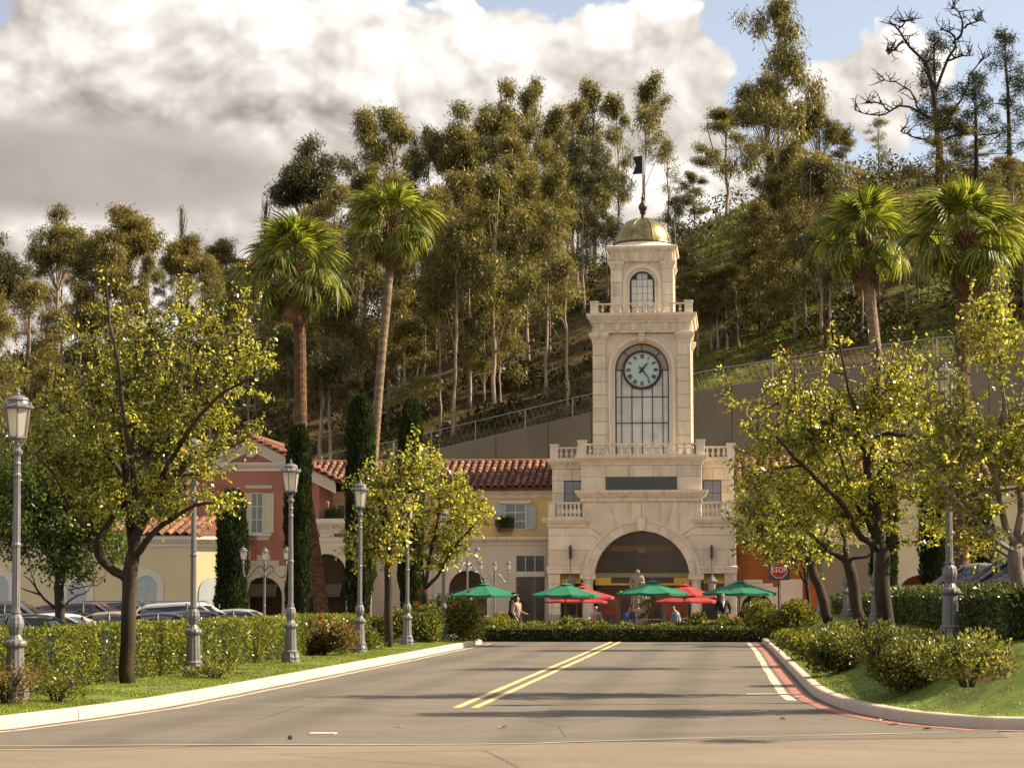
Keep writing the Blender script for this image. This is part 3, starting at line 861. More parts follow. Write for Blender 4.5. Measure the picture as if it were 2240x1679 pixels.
tp('parapet_cornice', MB().mould(X(-2.79), X(2.79), YC, [(0, 7.66), (.03, 7.68), (.05, 7.76), (.12, 7.86), (.22, 7.94), (.25, 7.98), (.28, 8.0), (.28, 8.12)]), CORN)
tp('roof_deck', MB().box(X(-2.79), X(2.79), YC + .2, YC + 6.2, 7.98, 8.1), CORN)
# --- side wings with windows and balconies
for s in (1, -1):
    def sp(poly): return poly if s > 0 else mirror(poly)
    xi, xw0, xw1, xo = 2.79, 2.83, 3.68, 4.25
    a, b = sorted((X(s * 2.7), X(s * 4.23)))
    tp('wing_wall', MB().box(a, b, YWG + .12, YWG + 4, 5.1, 8.0), CORN)
    for z0, z1 in ((5.25, 5.85), (5.85, 6.45), (6.45, 7.03)): stone(sp([(xw1, z0), (xo, z0), (xo, z1), (xw1, z1)]), YWG, YWG + .3)
    stone(sp([(2.79, 7.03), (3.3, 7.03), (3.3, 7.58), (2.79, 7.58)]), YWG, YWG + .3)
    stone(sp([(3.3, 7.03), (xo, 7.03), (xo, 7.58), (3.3, 7.58)]), YWG, YWG + .3)
    a, b = sorted((X(s * 2.79), X(s * 4.25)))
    tp('cornice', MB().mould(a, b, YWG, [(0, 7.58), (.03, 7.60), (.05, 7.70), (.12, 7.80), (.2, 7.88), (.24, 7.94), (.24, 8.05)]), CORN)
    a, b = sorted((X(s * xw0), X(s * xw1)))
    w = tp('window', MB().box(a, b, YWG + .02, YWG + .10, 5.25, 7.03), DARK)
    for i in range(2):
        for j in range(3):
            ww, hh = (b - a - .05) / 2, 1.72 / 3
            tp('pane', MB().box(a + .035 + ww * i, a + .015 + ww * (i + 1), YWG + .005, YWG + .03, 5.28 + hh * j, 5.26 + hh * (j + 1)), GGLASS, w)
# --- balustrades
def bal_mesh(h, r):
    p = [(.62, 0), (.62, .08), (.42, .10), (.55, .16), (1.0, .32), (.85, .45), (.45, .62), (.38, .74), (.55, .80), (.45, .86), (.62, .90), (.62, 1.0)]
    return MB().lathe([(a * r, z * h) for a, z in p], 10).mesh('baluster', CORN, True)
def balustrade(parent, xa, xb, y, z0, z1, n, posts=(), depth=.2, me=None, mp=CORN, along_y=False):
    h = z1 - z0
    rails = MB()
    def bx(a0, a1, b0, b1, c0, c1):
        if along_y: rails.box(b0, b1, a0, a1, c0, c1)
        else: rails.box(a0, a1, b0, b1, c0, c1)
    bx(xa, xb, y - depth / 2, y + depth / 2, z1 - h * .13, z1); bx(xa, xb, y - depth / 2, y + depth / 2, z0, z0 + h * .09)
    root = ob('balustrade', rails, mp, parent)
    me = me or bal_mesh(h * .77, h * .17)
    for i in range(n):
        p = xa + (xb - xa) * (i + .5) / n
        ob('baluster', me, None, root, loc=((y, p, z0 + h * .095) if along_y else (p, y, z0 + h * .095)))
    return root
def post(parent, x, y, w, z0, z1):
    mb = MB().box(x - w / 2, x + w / 2, y - w / 2, y + w / 2, z0, z1 - .07).box(x - w / 2 - .03, x + w / 2 + .03, y - w / 2 - .03, y + w / 2 + .03, z1 - .07, z1)
    return ob('balustrade_post', mb, CORN, parent)
ym = YC + .05
balustrade(tower, X(-2.55), X(2.55), ym, 8.12, 8.68, 14)
for s in (1, -1):
    post(tower, X(s * 2.74), ym, .38, 8.1, 8.84)
    post(tower, X(s * 4.14), YWG - .02, .38, 8.04, 8.74)
    a, b = sorted((X(s * 2.92), X(s * 3.95)))
    balustrade(tower, a, b, YWG - .02, 8.05, 8.60, 4)
    a, b = sorted((X(s * 2.80), X(s * 3.95)))
    balustrade(tower, a, b, YB - .02, 5.25, 5.97, 6)
    post(tower, X(s * 4.15), YB - .02, .34, 5.24, 6.0)
# small floodlights behind the balustrade
for d in (-2.0, 2.0): tp('floodlight', MB().prism(cpoly([(d - .11, 8.12), (d + .11, 8.12), (d + .07, 8.33), (d - .07, 8.33)]), ym + .16, ym + .36), DARK)

# --- shaft
yc = YS + 2.31
hw = 2.31
tp('shaft_core', MB().box(X(-2.2), X(2.2), YS + .62, YS + 4.5, 8.0, 14.0), CORN)
arch_wall_mb = arch_wall(MB(), X(-1.72), X(1.72), 8.0, 14.02, TX0, 1.36, 12.24, YS + .14, YS + .62, 24)
tp('arch_panel', arch_wall_mb, STONE)
# stepped arch mouldings round the great window
def arch_ring(cx, zc, r0, r1, y0, y1, zb, n=28, c=.012):
    out = [(cx + r1, zb)] + [(cx + r1 * math.cos(PI * i / n), zc + r1 * math.sin(PI * i / n)) for i in range(n + 1)] + [(cx - r1, zb)]
    inn = [(cx + r0, zb)] + [(cx + r0 * math.cos(PI * i / n), zc + r0 * math.sin(PI * i / n)) for i in range(n + 1)] + [(cx - r0, zb)]
    mb = MB(); m = len(out)
    vs = [(x, y, z) for y in (y0, y1) for x, z in out] + [(x, y, z) for y in (y0, y1) for x, z in inn]
    fs = []
    for i in range(m - 1):
        fs += [(i, i + 1, 2 * m + i + 1, 2 * m + i), (i, m + i, m + i + 1, i + 1), (2 * m + i + 1, 3 * m + i + 1, 3 * m + i, 2 * m + i)]
    return mb.add(vs, [f[::-1] for f in fs])
tp('arch_moulding', arch_ring(TX0, 12.24, 1.44, 1.58, YS + .06, YS + .2, 8.1), CORN)
tp('arch_moulding', arch_ring(TX0, 12.24, 1.27, 1.38, YS + .24, YS + .5, 8.1), CORN)
stone([(-.12, 13.55), (.12, 13.55), (.15, 13.98), (-.15, 13.98)], YS - .03, YS + .3, .02, name='keystone')
zl = [8.1, 8.52, 9.15, 9.79, 10.42, 11.05, 11.68, 12.30, 12.92, 13.50]
for sx in (1, -1):
    for sy, yy in ((0, YS), (1, YS + 4.0)):
        for z0, z1 in zip(zl, zl[1:]):
            a, b = sorted((X(sx * 1.70), X(sx * 2.31)))
            bl = MB().block(a + .002, b - .002, yy, yy + .62, z0 + .008, z1 - .008, .012)
            tp('stone_block', bl)
        a, b = sorted((X(sx * 1.72), X(sx * 2.31)))
        tp('pilaster_capital', MB().mould(a, b, yy, [(0, 13.48), (.03, 13.52), (.03, 13.62), (.06, 13.66), (.15, 13.82), (.17, 13.84), (.17, 13.98)]), CORN)
    # joints of the recessed wall beside the window
    for z0, z1 in zip(zl[:-2], zl[1:-1]):
        a, b = sorted((X(sx * 1.592), X(sx * 1.70)))
        tp('stone_block', MB().block(a, b, YS + .10, YS + .3, z0 + .006, z1 - .006, .01))
# side faces: recessed panel with an arched strip
for sx in (1, -1):
    xs = X(sx * 2.26)
    for z0, z1 in zip(zl, zl[1:]): tp('stone_block', MB().box(min(xs, xs - sx * .2), max(xs, xs - sx * .2), YS + .63, YS + 3.99, z0 + .006, z1 - .006))
# entablature
tp('frieze', MB().box(X(-2.28), X(2.28), YS + .02, YS + 4.6, 13.98, 14.5), STONE)
tp('cornice', MB().mould(X(-2.31), X(2.31), YS, [(0, 13.98), (.05, 13.99), (.05, 14.06), (.0, 14.07)]), CORN)
for d in (-1.85, -1.12, -.37, .37, 1.12, 1.85):
    tp('frieze_block', MB().block(X(d) - .12, X(d) + .12, YS - .06, YS + .2, 14.08, 14.46, .015))
for yy in np.linspace(YS + .5, YS + 4.1, 5):
    for sx in (1, -1): tp('frieze_block', MB().box(min(X(sx * 2.2), X(sx * 2.36)), max(X(sx * 2.2), X(sx * 2.36)), yy - .12, yy + .12, 14.08, 14.46))
def square_cornice(name, hwid, ycen, prof, m=CORN, parent=None):
    vs = []; fs = []; n = len(prof)
    for p, z in prof:
        h = hwid + p
        vs += [(TX0 - h, ycen - h, z), (TX0 + h, ycen - h, z), (TX0 + h, ycen + h, z), (TX0 - h, ycen + h, z)]
    for i in range(n - 1):
        for k in range(4):
            j = (k + 1) % 4
            fs.append((i * 4 + k, i * 4 + j, i * 4 + 4 + j, i * 4 + 4 + k))
    fs.append((3, 2, 1, 0)); fs.append(tuple((n - 1) * 4 + k for k in range(4)))
    return tp(name, MB().add(vs, fs), m, parent)
square_cornice('cornice', 2.31, yc, [(0, 14.46), (.05, 14.47), (.07, 14.55), (.16, 14.62), (.22, 14.72), (.25, 14.76), (.28, 14.77), (.28, 14.90)])
# --- great window
GW = tp('great_window', arch_ring(TX0, 12.24, 1.22, 1.29, YS + .28, YS + .42, 8.1), DARK)
wb = MB().prism([(TX0 - 1.27, 8.1), (TX0 + 1.27, 8.1), (TX0 + 1.27, 12.24)] + [(TX0 + 1.27 * math.cos(PI * i / 24), 12.24 + 1.27 * math.sin(PI * i / 24)) for i in range(1, 24)] + [(TX0 - 1.27, 12.24)], YS + .44, YS + .5)
tp('window_backing', wb, WGLASS, GW)
cxs = [-1.22, -.97, -.485, 0, .485, .97, 1.22]; czs = [8.1, 8.55, 9.74, 10.97, 12.24]
def glazing(x0, x1, z0, z1): tp('pane', MB().box(X(x0) + .018, X(x1) - .018, YS + .385, YS + .405, z0 + .018, z1 - .018), WGLASS, GW)
for a, b in zip(cxs, cxs[1:]):
    for c, d in zip(czs, czs[1:]):
        if c > 10.9 and abs(a + b) < 1.6: 
            if abs(a + b) > .6 or True: glazing(a, b, c, min(d, 12.24 - math.sqrt(max(0, .8 - min(a * a, b * b)))) if 12.24 - math.sqrt(max(0, .8 - min(a * a, b * b))) > c + .1 else c + .15)
            continue
        glazing(a, b, c, d)
mb = MB()
for x in cxs[1:-1]: mb.box(X(x) - .02, X(x) + .02, YS + .33, YS + .42, 8.1, 12.2 if abs(x) > .9 else 11.6)
for z in czs[2:4]: mb.box(X(-1.22), X(1.22), YS + .335, YS + .415, z - .02, z + .02)
for s in (1, -1): mb.box(min(X(s * .9), X(s * 1.25)), max(X(s * .9), X(s * 1.25)), YS + .335, YS + .415, 12.22, 12.26)
for a in (45, 90, 135): mb.tube([(X(.9 * math.cos(rad(a))), YS + .37, 12.24 + .9 * math.sin(rad(a))), (X(1.26 * math.cos(rad(a))), YS + .37, 12.24 + 1.26 * math.sin(rad(a)))], .02, 4)
tp('glazing_bars', mb, DARK, GW)
for a0, a1 in ((2, 43), (47, 88), (92, 133), (137, 178)):
    p = [(X(1.21 * math.cos(rad(a0 + (a1 - a0) * i / 6))), 12.24 + 1.21 * math.sin(rad(a0 + (a1 - a0) * i / 6))) for i in range(7)]
    q = [(X(.9 * math.cos(rad(a1 + (a0 - a1) * i / 6))), 12.24 + .9 * math.sin(rad(a1 + (a0 - a1) * i / 6))) for i in range(7)]
    tp('pane', MB().prism(p + q, YS + .385, YS + .405), mat('warm_stained_pane', (.34, .30, .25), .25, .1, 2) if a0 == 2 else MATS['warm_stained_pane'], GW)
# --- clock
CKZ, CKY = 12.25, YS + .30
def disc(mb, r, y0, y1, n=40): return mb.prism([(X(r * math.cos(2 * PI * i / n)), CKZ + r * math.sin(2 * PI * i / n)) for i in range(n)], y0, y1, .01)
clock = tp('clock', disc(MB(), .84, CKY, CKY + .07), mat('clock_white', (.46, .57, .57), .4, .03, 2))
ring = MB(); n = 48; vs = []; fs = []
pr = [(.81, 0), (.81, -.04), (.84, -.09), (.88, -.11), (.92, -.07), (.93, 0), (.93, .12)]
for i in range(n):
    t = 2 * PI * i / n
    for r, d in pr: vs.append((X(r * math.cos(t)), CKY + d, CKZ + r * math.sin(t)))
m = len(pr)
for i in range(n):
    j = (i + 1) % n
    for k in range(m - 1): fs.append((i * m + k, i * m + k + 1, j * m + k + 1, j * m + k))
tp('clock_ring', MB().add(vs, fs), BRONZE, clock, True)
CLKDK = mat('dark_green_enamel', (.02, .045, .04), .4, .1, 3)
NUM = ['XII', 'I', 'II', 'III', 'IIII', 'V', 'VI', 'VII', 'VIII', 'IX', 'X', 'XI']
for h, s in enumerate(NUM):
    a = rad(90 - 30 * h); mb = MB(); H = .20
    wid = {'I': .045, 'V': .10, 'X': .10}; tot = sum(wid[c] for c in s); x = -tot / 2
    er, et = Vector((math.cos(a), math.sin(a))), Vector((math.sin(a), -math.cos(a)))
    def stroke(x0, z0, x1, z1, w):
        d = Vector((x1 - x0, z1 - z0)).normalized(); nn = Vector((-d.y, d.x)) * w / 2
        ps = [Vector((x0, z0)) - nn, Vector((x0, z0)) + nn, Vector((x1, z1)) + nn, Vector((x1, z1)) - nn]
        q = [et * p.x + er * (.645 + p.y) for p in ps]
        ar = sum(q[i].x * q[(i + 1) % 4].y - q[(i + 1) % 4].x * q[i].y for i in range(4))
        if ar < 0: q.reverse()
        mb.prism([(X(p.x), CKZ + p.y) for p in q], CKY - .022, CKY - .002)
    for c in s:
        w = wid[c]; l, r = x + .006, x + w - .006
        if c == 'I': stroke(x + w / 2, -H / 2, x + w / 2, H / 2, .030)
        if c == 'V': stroke(l, H / 2, x + w / 2, -H / 2, .032); stroke(r, H / 2, x + w / 2, -H / 2, .016)
        if c == 'X': stroke(l, H / 2, r, -H / 2, .032); stroke(r, H / 2, l, -H / 2, .016)
        x += w
    tp('numeral', mb, CLKDK, clock)
def hand(name, deg, L, tail, w, y):
    a = rad(90 - deg); d = Vector((math.cos(a), math.sin(a))); nn = Vector((-d.y, d.x))
    q = [d * -tail - nn * w * .5, nn * -w * .75, d * L * .8 - nn * w * .35, d * L, d * L * .8 + nn * w * .35, nn * w * .75, d * -tail + nn * w * .5]
    tp(name, MB().prism([(X(p.x), CKZ + p.y) for p in q], y - .015, y), CLKDK, clock)
hand('hour_hand', 40, .47, .20, .075, CKY - .03); hand('minute_hand', 141, .66, .2, .055, CKY - .05)

# --- balcony round the lantern
yl0 = YL
rim = 2.2
for (xa, ya), k in (((-2.22, 0), 0), ((2.22, 0), 0)): post(tower, X(xa), yc - 2.22, .37, 14.9, 15.50); post(tower, X(xa), yc + 2.22, .37, 14.9, 15.50)
bmesh_ = bal_mesh(.5 * .77, .09)
balustrade(tower, X(-2.03), X(2.03), yc - 2.22, 14.9, 15.40, 10, me=bmesh_, depth=.16)
for s in (1, -1): balustrade(tower, yc - 2.03, yc + 2.03, X(s * 2.22), 14.9, 15.40, 10, me=bmesh_, depth=.16, along_y=True)
# --- lantern
lw = 1.49; ycl = YL + lw; 
tp('lantern_core', MB().box(X(-1.38), X(1.38), YL + .5, YL + 2 * lw - .1, 14.85, 18.0), CORN)
tp('arch_panel', arch_wall(MB(), X(-1.0), X(1.0), 14.9, 17.62, TX0, .70, 16.46, YL + .10, YL + .5, 18), STONE)
tp('arch_moulding', arch_ring(TX0, 16.46, .76, .93, YL + .04, YL + .16, 14.9, 20), CORN)
tp('arch_moulding', arch_ring(TX0, 16.46, .60, .72, YL + .16, YL + .4, 14.9, 20), CORN)
zz = [14.9, 15.35, 15.9, 16.5, 17.14]
for sx in (1, -1):
    for yy in (YL, YL + 2 * lw - .55):
        for z0, z1 in zip(zz, zz[1:]):
            a, b = sorted((X(sx * .95), X(sx * lw)))
            tp('stone_block', MB().block(a, b, yy, yy + .55, z0 + .006, z1 - .006, .012))
        a, b = sorted((X(sx * .97), X(sx * lw)))
        tp('pilaster_capital', MB().mould(a, b, yy, [(0, 17.14), (.03, 17.17), (.03, 17.24), (.10, 17.38), (.12, 17.4), (.12, 17.52)]), CORN)
    for z0, z1 in zip(zz, zz[1:]):
        xs = X(sx * 1.44); tp('stone_block', MB().box(min(xs, xs - sx * .2), max(xs, xs - sx * .2), YL + .56, YL + 2 * lw - .56, z0 + .006, z1 - .006))
tp('frieze', MB().box(X(-1.5), X(1.5), YL - .02, YL + 2 * lw + .02, 17.52, 18.02), STONE)
for d in np.linspace(-1.4, 1.4, 7):
    tp('frieze_block', MB().block(X(d) - .075, X(d) + .075, YL - .09, YL + .1, 17.6, 17.97, .012))
    tp('frieze_block', MB().box(X(1.45), X(1.57), ycl + d - .075, ycl + d + .075, 17.6, 17.97))
square_cornice('cornice', 1.5, ycl, [(0, 17.98), (.06, 17.99), (.08, 18.04), (.17, 18.1), (.19, 18.13), (.19, 18.24), (.1, 18.27)])
lwn = tp('lantern_window', arch_ring(TX0, 16.46, .52, .57, YL + .2, YL + .34, 14.95, 20), DARK)
GL2 = window_glass('lantern_glass', (.36, .34, .30), .15)
for i in range(4):
    for j in range(6):
        x0, x1 = -.52 + .26 * i, -.26 + .26 * i; z0 = 15.0 + .335 * j
        if j == 5 and i in (0, 3): continue
        tp('pane', MB().box(X(x0) + .012, X(x1) - .012, YL + .28, YL + .30, z0 + .012, z0 + .323), WGLASS if (j < 5) else GL2, lwn)
tp('glazing_bars', MB().prism([(TX0 - .55, 14.95), (TX0 + .55, 14.95), (TX0 + .55, 16.46)] + [(TX0 + .55 * math.cos(PI * i / 16), 16.46 + .55 * math.sin(PI * i / 16)) for i in range(1, 16)] + [(TX0 - .55, 16.46)], YL + .302, YL + .36), DARK, lwn)
# --- dome: eight ribbed panels
tp('dome_base', MB().lathe([(1.62, 18.24), (1.52, 18.34), (1.45, 18.44), (1.42, 18.5), (1.42, 18.56)], 32, (TX0, ycl, 0)), CORN)
tp('dome_ring', MB().lathe([(1.44, 18.5), (1.46, 18.54), (1.44, 18.60), (1.36, 18.61)], 32, (TX0, ycl, 0)), BRONZE)
RD = 1.36
for k in range(8):
    vs = []; fs = []; na, nb = 6, 9
    for j in range(nb + 1):
        el_ = rad(84 * j / nb)
        for i in range(na + 1):
            a = rad(45 * k + 22.5 * 0 + .7 + 43.6 * i / na) + rad(22.5)
            rr = RD * (1 + .0 * abs(i - 3))
            vs.append((TX0 + rr * math.cos(el_) * math.cos(a), ycl + rr * math.cos(el_) * math.sin(a), 18.57 + 1.28 * math.sin(el_)))
    for j in range(nb):
        for i in range(na): p = j * (na + 1) + i; fs.append((p, p + 1, p + na + 2, p + na + 1))
    tp('dome_panel', MB().add(vs, fs), BRASS, smooth=True)
    a = rad(45 * k) + rad(22.5)
    tp('dome_rib', MB().tube([(TX0 + RD * math.cos(rad(e)) * math.cos(a), ycl + RD * math.cos(rad(e)) * math.sin(a), 18.57 + 1.28 * math.sin(rad(e))) for e in range(0, 90, 10)], .035, 6), BRASS)
tp('finial', MB().lathe([(.16, 19.80), (.15, 19.88), (.10, 19.93), (.09, 20.05), (.16, 20.12), (.13, 20.2), (.17, 20.25), (.215, 20.37), (.205, 20.48), (.14, 20.57), (.08, 20.66), (.07, 20.8), (.11, 20.84), (.05, 20.92), (.035, 21.1)], 20, (TX0, ycl, 0)), BRONZE, smooth=True)
fp = thing('flag', 'small navy swallowtail flag on the pole above the golden dome', 'flag', (TX0, ycl, 21.1))
ob('flagpole', MB().tube([(TX0, ycl, 20.9), (TX0, ycl, 23.7)], [.024, .014], 8), METAL, fp)
q = [(TX0 - .02, 22.95), (TX0 - .02, 22.0), (TX0 - .48, 21.98), (TX0 - .3, 22.4), (TX0 - .48, 22.85)]
vs = []
ob('flag_cloth', MB().prism([(TX0 - .5, 22.02), (TX0 - .01, 22.05), (TX0 - .01, 22.95), (TX0 - .48, 22.87), (TX0 - .33, 22.45)], ycl - .03, ycl + .0), NAVY, fp)
ob('flag_sleeve', MB().box(TX0 - .01, TX0 + .10, ycl - .05, ycl + .05, 22.0, 23.0), WHITE, fp)

# --- inside the entrance
yi = YB + 1.6
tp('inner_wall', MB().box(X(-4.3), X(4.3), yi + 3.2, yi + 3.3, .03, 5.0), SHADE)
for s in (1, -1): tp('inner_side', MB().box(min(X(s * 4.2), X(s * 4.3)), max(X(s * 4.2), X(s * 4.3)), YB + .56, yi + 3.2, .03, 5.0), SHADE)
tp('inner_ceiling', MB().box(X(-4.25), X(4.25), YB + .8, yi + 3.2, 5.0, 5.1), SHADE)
fan = tp('fanlight', MB().prism([(X(2.3 * math.cos(PI * i / 24)), 2.70 + 2.0 * math.sin(PI * i / 24)) for i in range(25)], YB + .8, YB + .86), mat('brown_fanlight_glass', (.055, .036, .014), .15, .3, .7, spec=.6))
tp('fanlight_beam', MB().box(X(-2.2), X(2.2), YB + .77, YB + .83, 3.72, 3.98), mat('brown_beam', (.16, .12, .06), .6, .1, 2), fan)
tp('fanlight_sign', MB().box(X(-.22), X(.14), YB + .73, YB + .765, 3.62, 3.9), mat('beam_plate', (.21, .16, .09), .6, .1, 2), fan)
tp('transom_beam', MB().box(X(-2.25), X(2.25), YB + .62, YB + .9, 2.5, 2.70), mat('olive_beam', (.27, .22, .13), .7, .1, 2))
tp('awning_panel', MB().box(X(-2.2), X(-1.45), YB + .6, YB + .68, 2.14, 2.49), AWN)
tp('awning_panel', MB().box(X(1.45), X(2.2), YB + .6, YB + .68, 2.14, 2.49), AWN)
tp('shop_sign', MB().box(X(-1.44), X(1.44), YB + .58, YB + .66, 2.24, 2.49), DARK)
tp('awning_panel', MB().box(X(-1.44), X(1.44), YB + .6, YB + .68, 2.14, 2.235), AWN)
for s in (1, -1):
    a, b = sorted((X(s * 2.82), X(s * 3.78)))
    tp('awning_panel', MB().add([(a, YB + .45, 2.64), (b, YB + .45, 2.64), (b, YB + .1, 2.22), (a, YB + .1, 2.22)], [(0, 1, 2, 3)[::-1]]), AWN)
    tp('side_window', MB().box(a, b, YB + .6, YB + .66, .5, 2.3), DGLASS)
# shop front in the shade of the arch
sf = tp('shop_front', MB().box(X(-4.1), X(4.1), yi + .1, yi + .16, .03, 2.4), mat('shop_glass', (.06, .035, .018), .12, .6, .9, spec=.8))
for a, b, z0, z1, m in ((-2.1, -1.15, .35, 1.55, mat('shop_poster_warm', (.30, .17, .08), .7, .3, 1.3)), (-1.95, -1.3, .55, 1.25, mat('shop_poster_red', (.36, .08, .045), .7, .4, 1.6)), (.9, 2.0, .35, 1.7, MATS['shop_poster_warm']), (1.05, 1.85, .6, 1.2, MATS['shop_poster_red']), (-.55, .05, .1, 1.25, mat('stone_booth', (.42, .34, .24), .8, .1, 2))):
    tp('shop_panel', MB().box(X(a), X(b), yi + .02 - (.03 if m is MATS['shop_poster_red'] else 0), yi + .08, z0, z1), m, sf)
mb = MB()
for d in (-2.15, -1.1, .1, .85, 2.05): mb.box(X(d) - .03, X(d) + .03, yi + .03, yi + .12, .03, 2.4)
tp('shop_mullions', mb, METAL, sf)
for d in (-.95, .55):
    L_ = tp('shop_lamp', MB().box(X(d) - .13, X(d) + .13, yi - .06, yi, 1.72, 1.86), bpy.data.materials.new('lit_shop_lamp'))
L_mat = bpy.data.materials['lit_shop_lamp']; L_mat.use_nodes = True
L_mat.node_tree.nodes['Principled BSDF'].inputs['Emission Color'].default_value = (1, .62, .22, 1); L_mat.node_tree.nodes['Principled BSDF'].inputs['Emission Strength'].default_value = .7
# hanging lanterns on wall brackets either side of the arch
def wall_lantern(d, label):
    t = thing('hanging_lantern', label, 'lantern', (X(d), YB - .35, 1.9), 'lanterns hanging beside the arch')
    ob('bracket', MB().prism([(X(d) - .05, 3.35), (X(d) + .05, 3.35), (X(d) + .06, 3.85), (X(d) + .0, 4.0), (X(d) - .06, 3.9)], YB - .42, YB + .02), DARK, t)
    ob('chain', MB().tube([(X(d), YB - .35, 3.4), (X(d), YB - .35, 2.62)], .016, 6), DARK, t)
    ob('lantern_cap', MB().lathe([(.27, 2.28), (.28, 2.31), (.16, 2.42), (.11, 2.5), (.07, 2.52), (.05, 2.62)], 8, (X(d), YB - .35, 0)), METAL, t)
    ob('lantern_glass', MB().lathe([(.13, 1.86), (.19, 2.28)], 6, (X(d), YB - .35, 0)), LAMPG, t)
    mb = MB()
    for k in range(6):
        a = PI / 3 * k
        mb.tube([(X(d) + .135 * math.cos(a), YB - .35 + .135 * math.sin(a), 1.86), (X(d) + .2 * math.cos(a), YB - .35 + .2 * math.sin(a), 2.29)], .015, 4)
    ob('lantern_frame', mb.lathe([(.03, 1.74), (.14, 1.83), (.14, 1.87)], 8, (X(d), YB - .35, 0)), METAL, t)
wall_lantern(-3.28, 'iron lantern hanging from the arch wall bracket nearer the yellow wing')
wall_lantern(3.22, 'iron lantern hanging from the arch wall bracket nearer the stop sign')
# ================================================================ BUILDINGS
def bar_tile(L, r):
    "one barrel roof tile lying along +y (up the slope), slightly tapered"
    vs = []; fs = []; n = 7
    for i in range(n + 1):
        a = PI * i / n
        for rr, y in ((r, 0), (r * .82, L)):
            vs.append((rr * math.cos(a), y, rr * math.sin(a) * 1.05))
    b = len(vs)
    for i in range(n): fs.append((2 * i, 2 * i + 1, 2 * i + 3, 2 * i + 2))
    for i in range(n + 1):
        a = PI * i / n; vs.append((r * .82 * math.cos(a), 0, r * .80 * math.sin(a)))
    for i in range(n): fs.append((2 * i, 2 * i + 2, b + i + 1, b + i))
    return MB().add(vs, fs).mesh('tile', TILE)
def tiled_slope(parent, x0, x1, y0, z0, run, rise, pitch=.335, rows=8, limit=True):
    "a roof plane rising towards +y, laid with single barrel tiles"
    sl_ = math.hypot(run, rise); ang_ = math.atan2(rise, run)
    base = MB().prism([(x0, z0 - .02), (x1, z0 - .02), (x1, z0), (x0, z0)], y0, y0 + .01)
    base = MB().add([(x0, y0, z0), (x1, y0, z0), (x1, y0 + run, z0 + rise), (x0, y0 + run, z0 + rise), (x0, y0, z0 - .14), (x1, y0, z0 - .14), (x1, y0 + run, z0 + rise - .14), (x0, y0 + run, z0 + rise - .14)],
                    [(0, 1, 2, 3), (4, 7, 6, 5), (0, 4, 5, 1), (2, 6, 7, 3), (0, 3, 7, 4), (1, 5, 6, 2)])
    roof = ob('roof', base, mat('roof_pan', (.14, .055, .03), .9, .3, 3) if 'roof_pan' not in MATS else MATS['roof_pan'], parent)
    me = bar_tile(sl_ / rows * 1.12, pitch * .36)
    nx = int((x1 - x0) / pitch)
    for i in range(nx):
        for j in range(rows):
            t = j / rows
            o = ob('tile', me, None, roof, loc=(x0 + (i + .5) * (x1 - x0) / nx + rnd.uniform(-.012, .012), y0 - .06 + run * t, z0 + .02 + rise * t + .012))
            o.rotation_euler = (ang_ + rnd.uniform(-.02, .02) - .02, 0, rnd.uniform(-.03, .03))
    ob('ridge_tile', MB().tube([(x0, y0 + run, z0 + rise + .04), (x1, y0 + run, z0 + rise + .04)], .13, 8), TILE, roof)
    return roof
def shutter(parent, x0, x1, y, z0, z1, m, nsl=9):
    s = ob('shutter', MB().box(x0, x0 + .05, y - .05, y, z0, z1).box(x1 - .05, x1, y - .05, y, z0, z1).box(x0 + .05, x1 - .05, y - .05, y, z1 - .06, z1).box(x0 + .05, x1 - .05, y - .05, y, z0, z0 + .06), m, parent)
    mb = MB(); h = (z1 - z0 - .12) / nsl
    for i in range(nsl):
        z = z0 + .06 + h * i
        mb.add([(x0 + .05, y - .04, z), (x1 - .05, y - .04, z), (x1 - .05, y - .005, z + h), (x0 + .05, y - .005, z + h)], [(0, 1, 2, 3)])
    ob('louvres', mb, m, s)
def sash(parent, x0, x1, y, z0, z1, nx, nz, glass=None, frame=None, name='window', d=.05):
    mb = MB(); fr = .035
    for i in range(nx + 1): x = x0 + (x1 - x0) * i / nx; mb.box(x - fr / 2, x + fr / 2, y - d, y, z0, z1)
    for j in range(nz + 1): z = z0 + (z1 - z0) * j / nz; mb.box(x0, x1, y - d + .004, y - .004, z - fr / 2, z + fr / 2)
    w = ob(name, mb, frame or TRIM, parent)
    for i in range(nx):
        for j in range(nz):
            ob('pane', MB().box(x0 + (x1 - x0) * i / nx + fr / 2, x0 + (x1 - x0) * (i + 1) / nx - fr / 2, y - .02, y - .006, z0 + (z1 - z0) * j / nz + fr / 2, z0 + (z1 - z0) * (j + 1) / nz - fr / 2), glass or GGLASS, w)
    return w
def px_(px, Y, py=1200): return at(px, py, Y).x
def pz_(py, Y, px=1120): return at(px, py, Y).z
CPROF = lambda z, s=1.0: [(0, z), (.04 * s, z + .01), (.05 * s, z + .10 * s), (.12 * s, z + .16 * s), (.2 * s, z + .24 * s), (.22 * s, z + .25 * s), (.22 * s, z + .36 * s)]

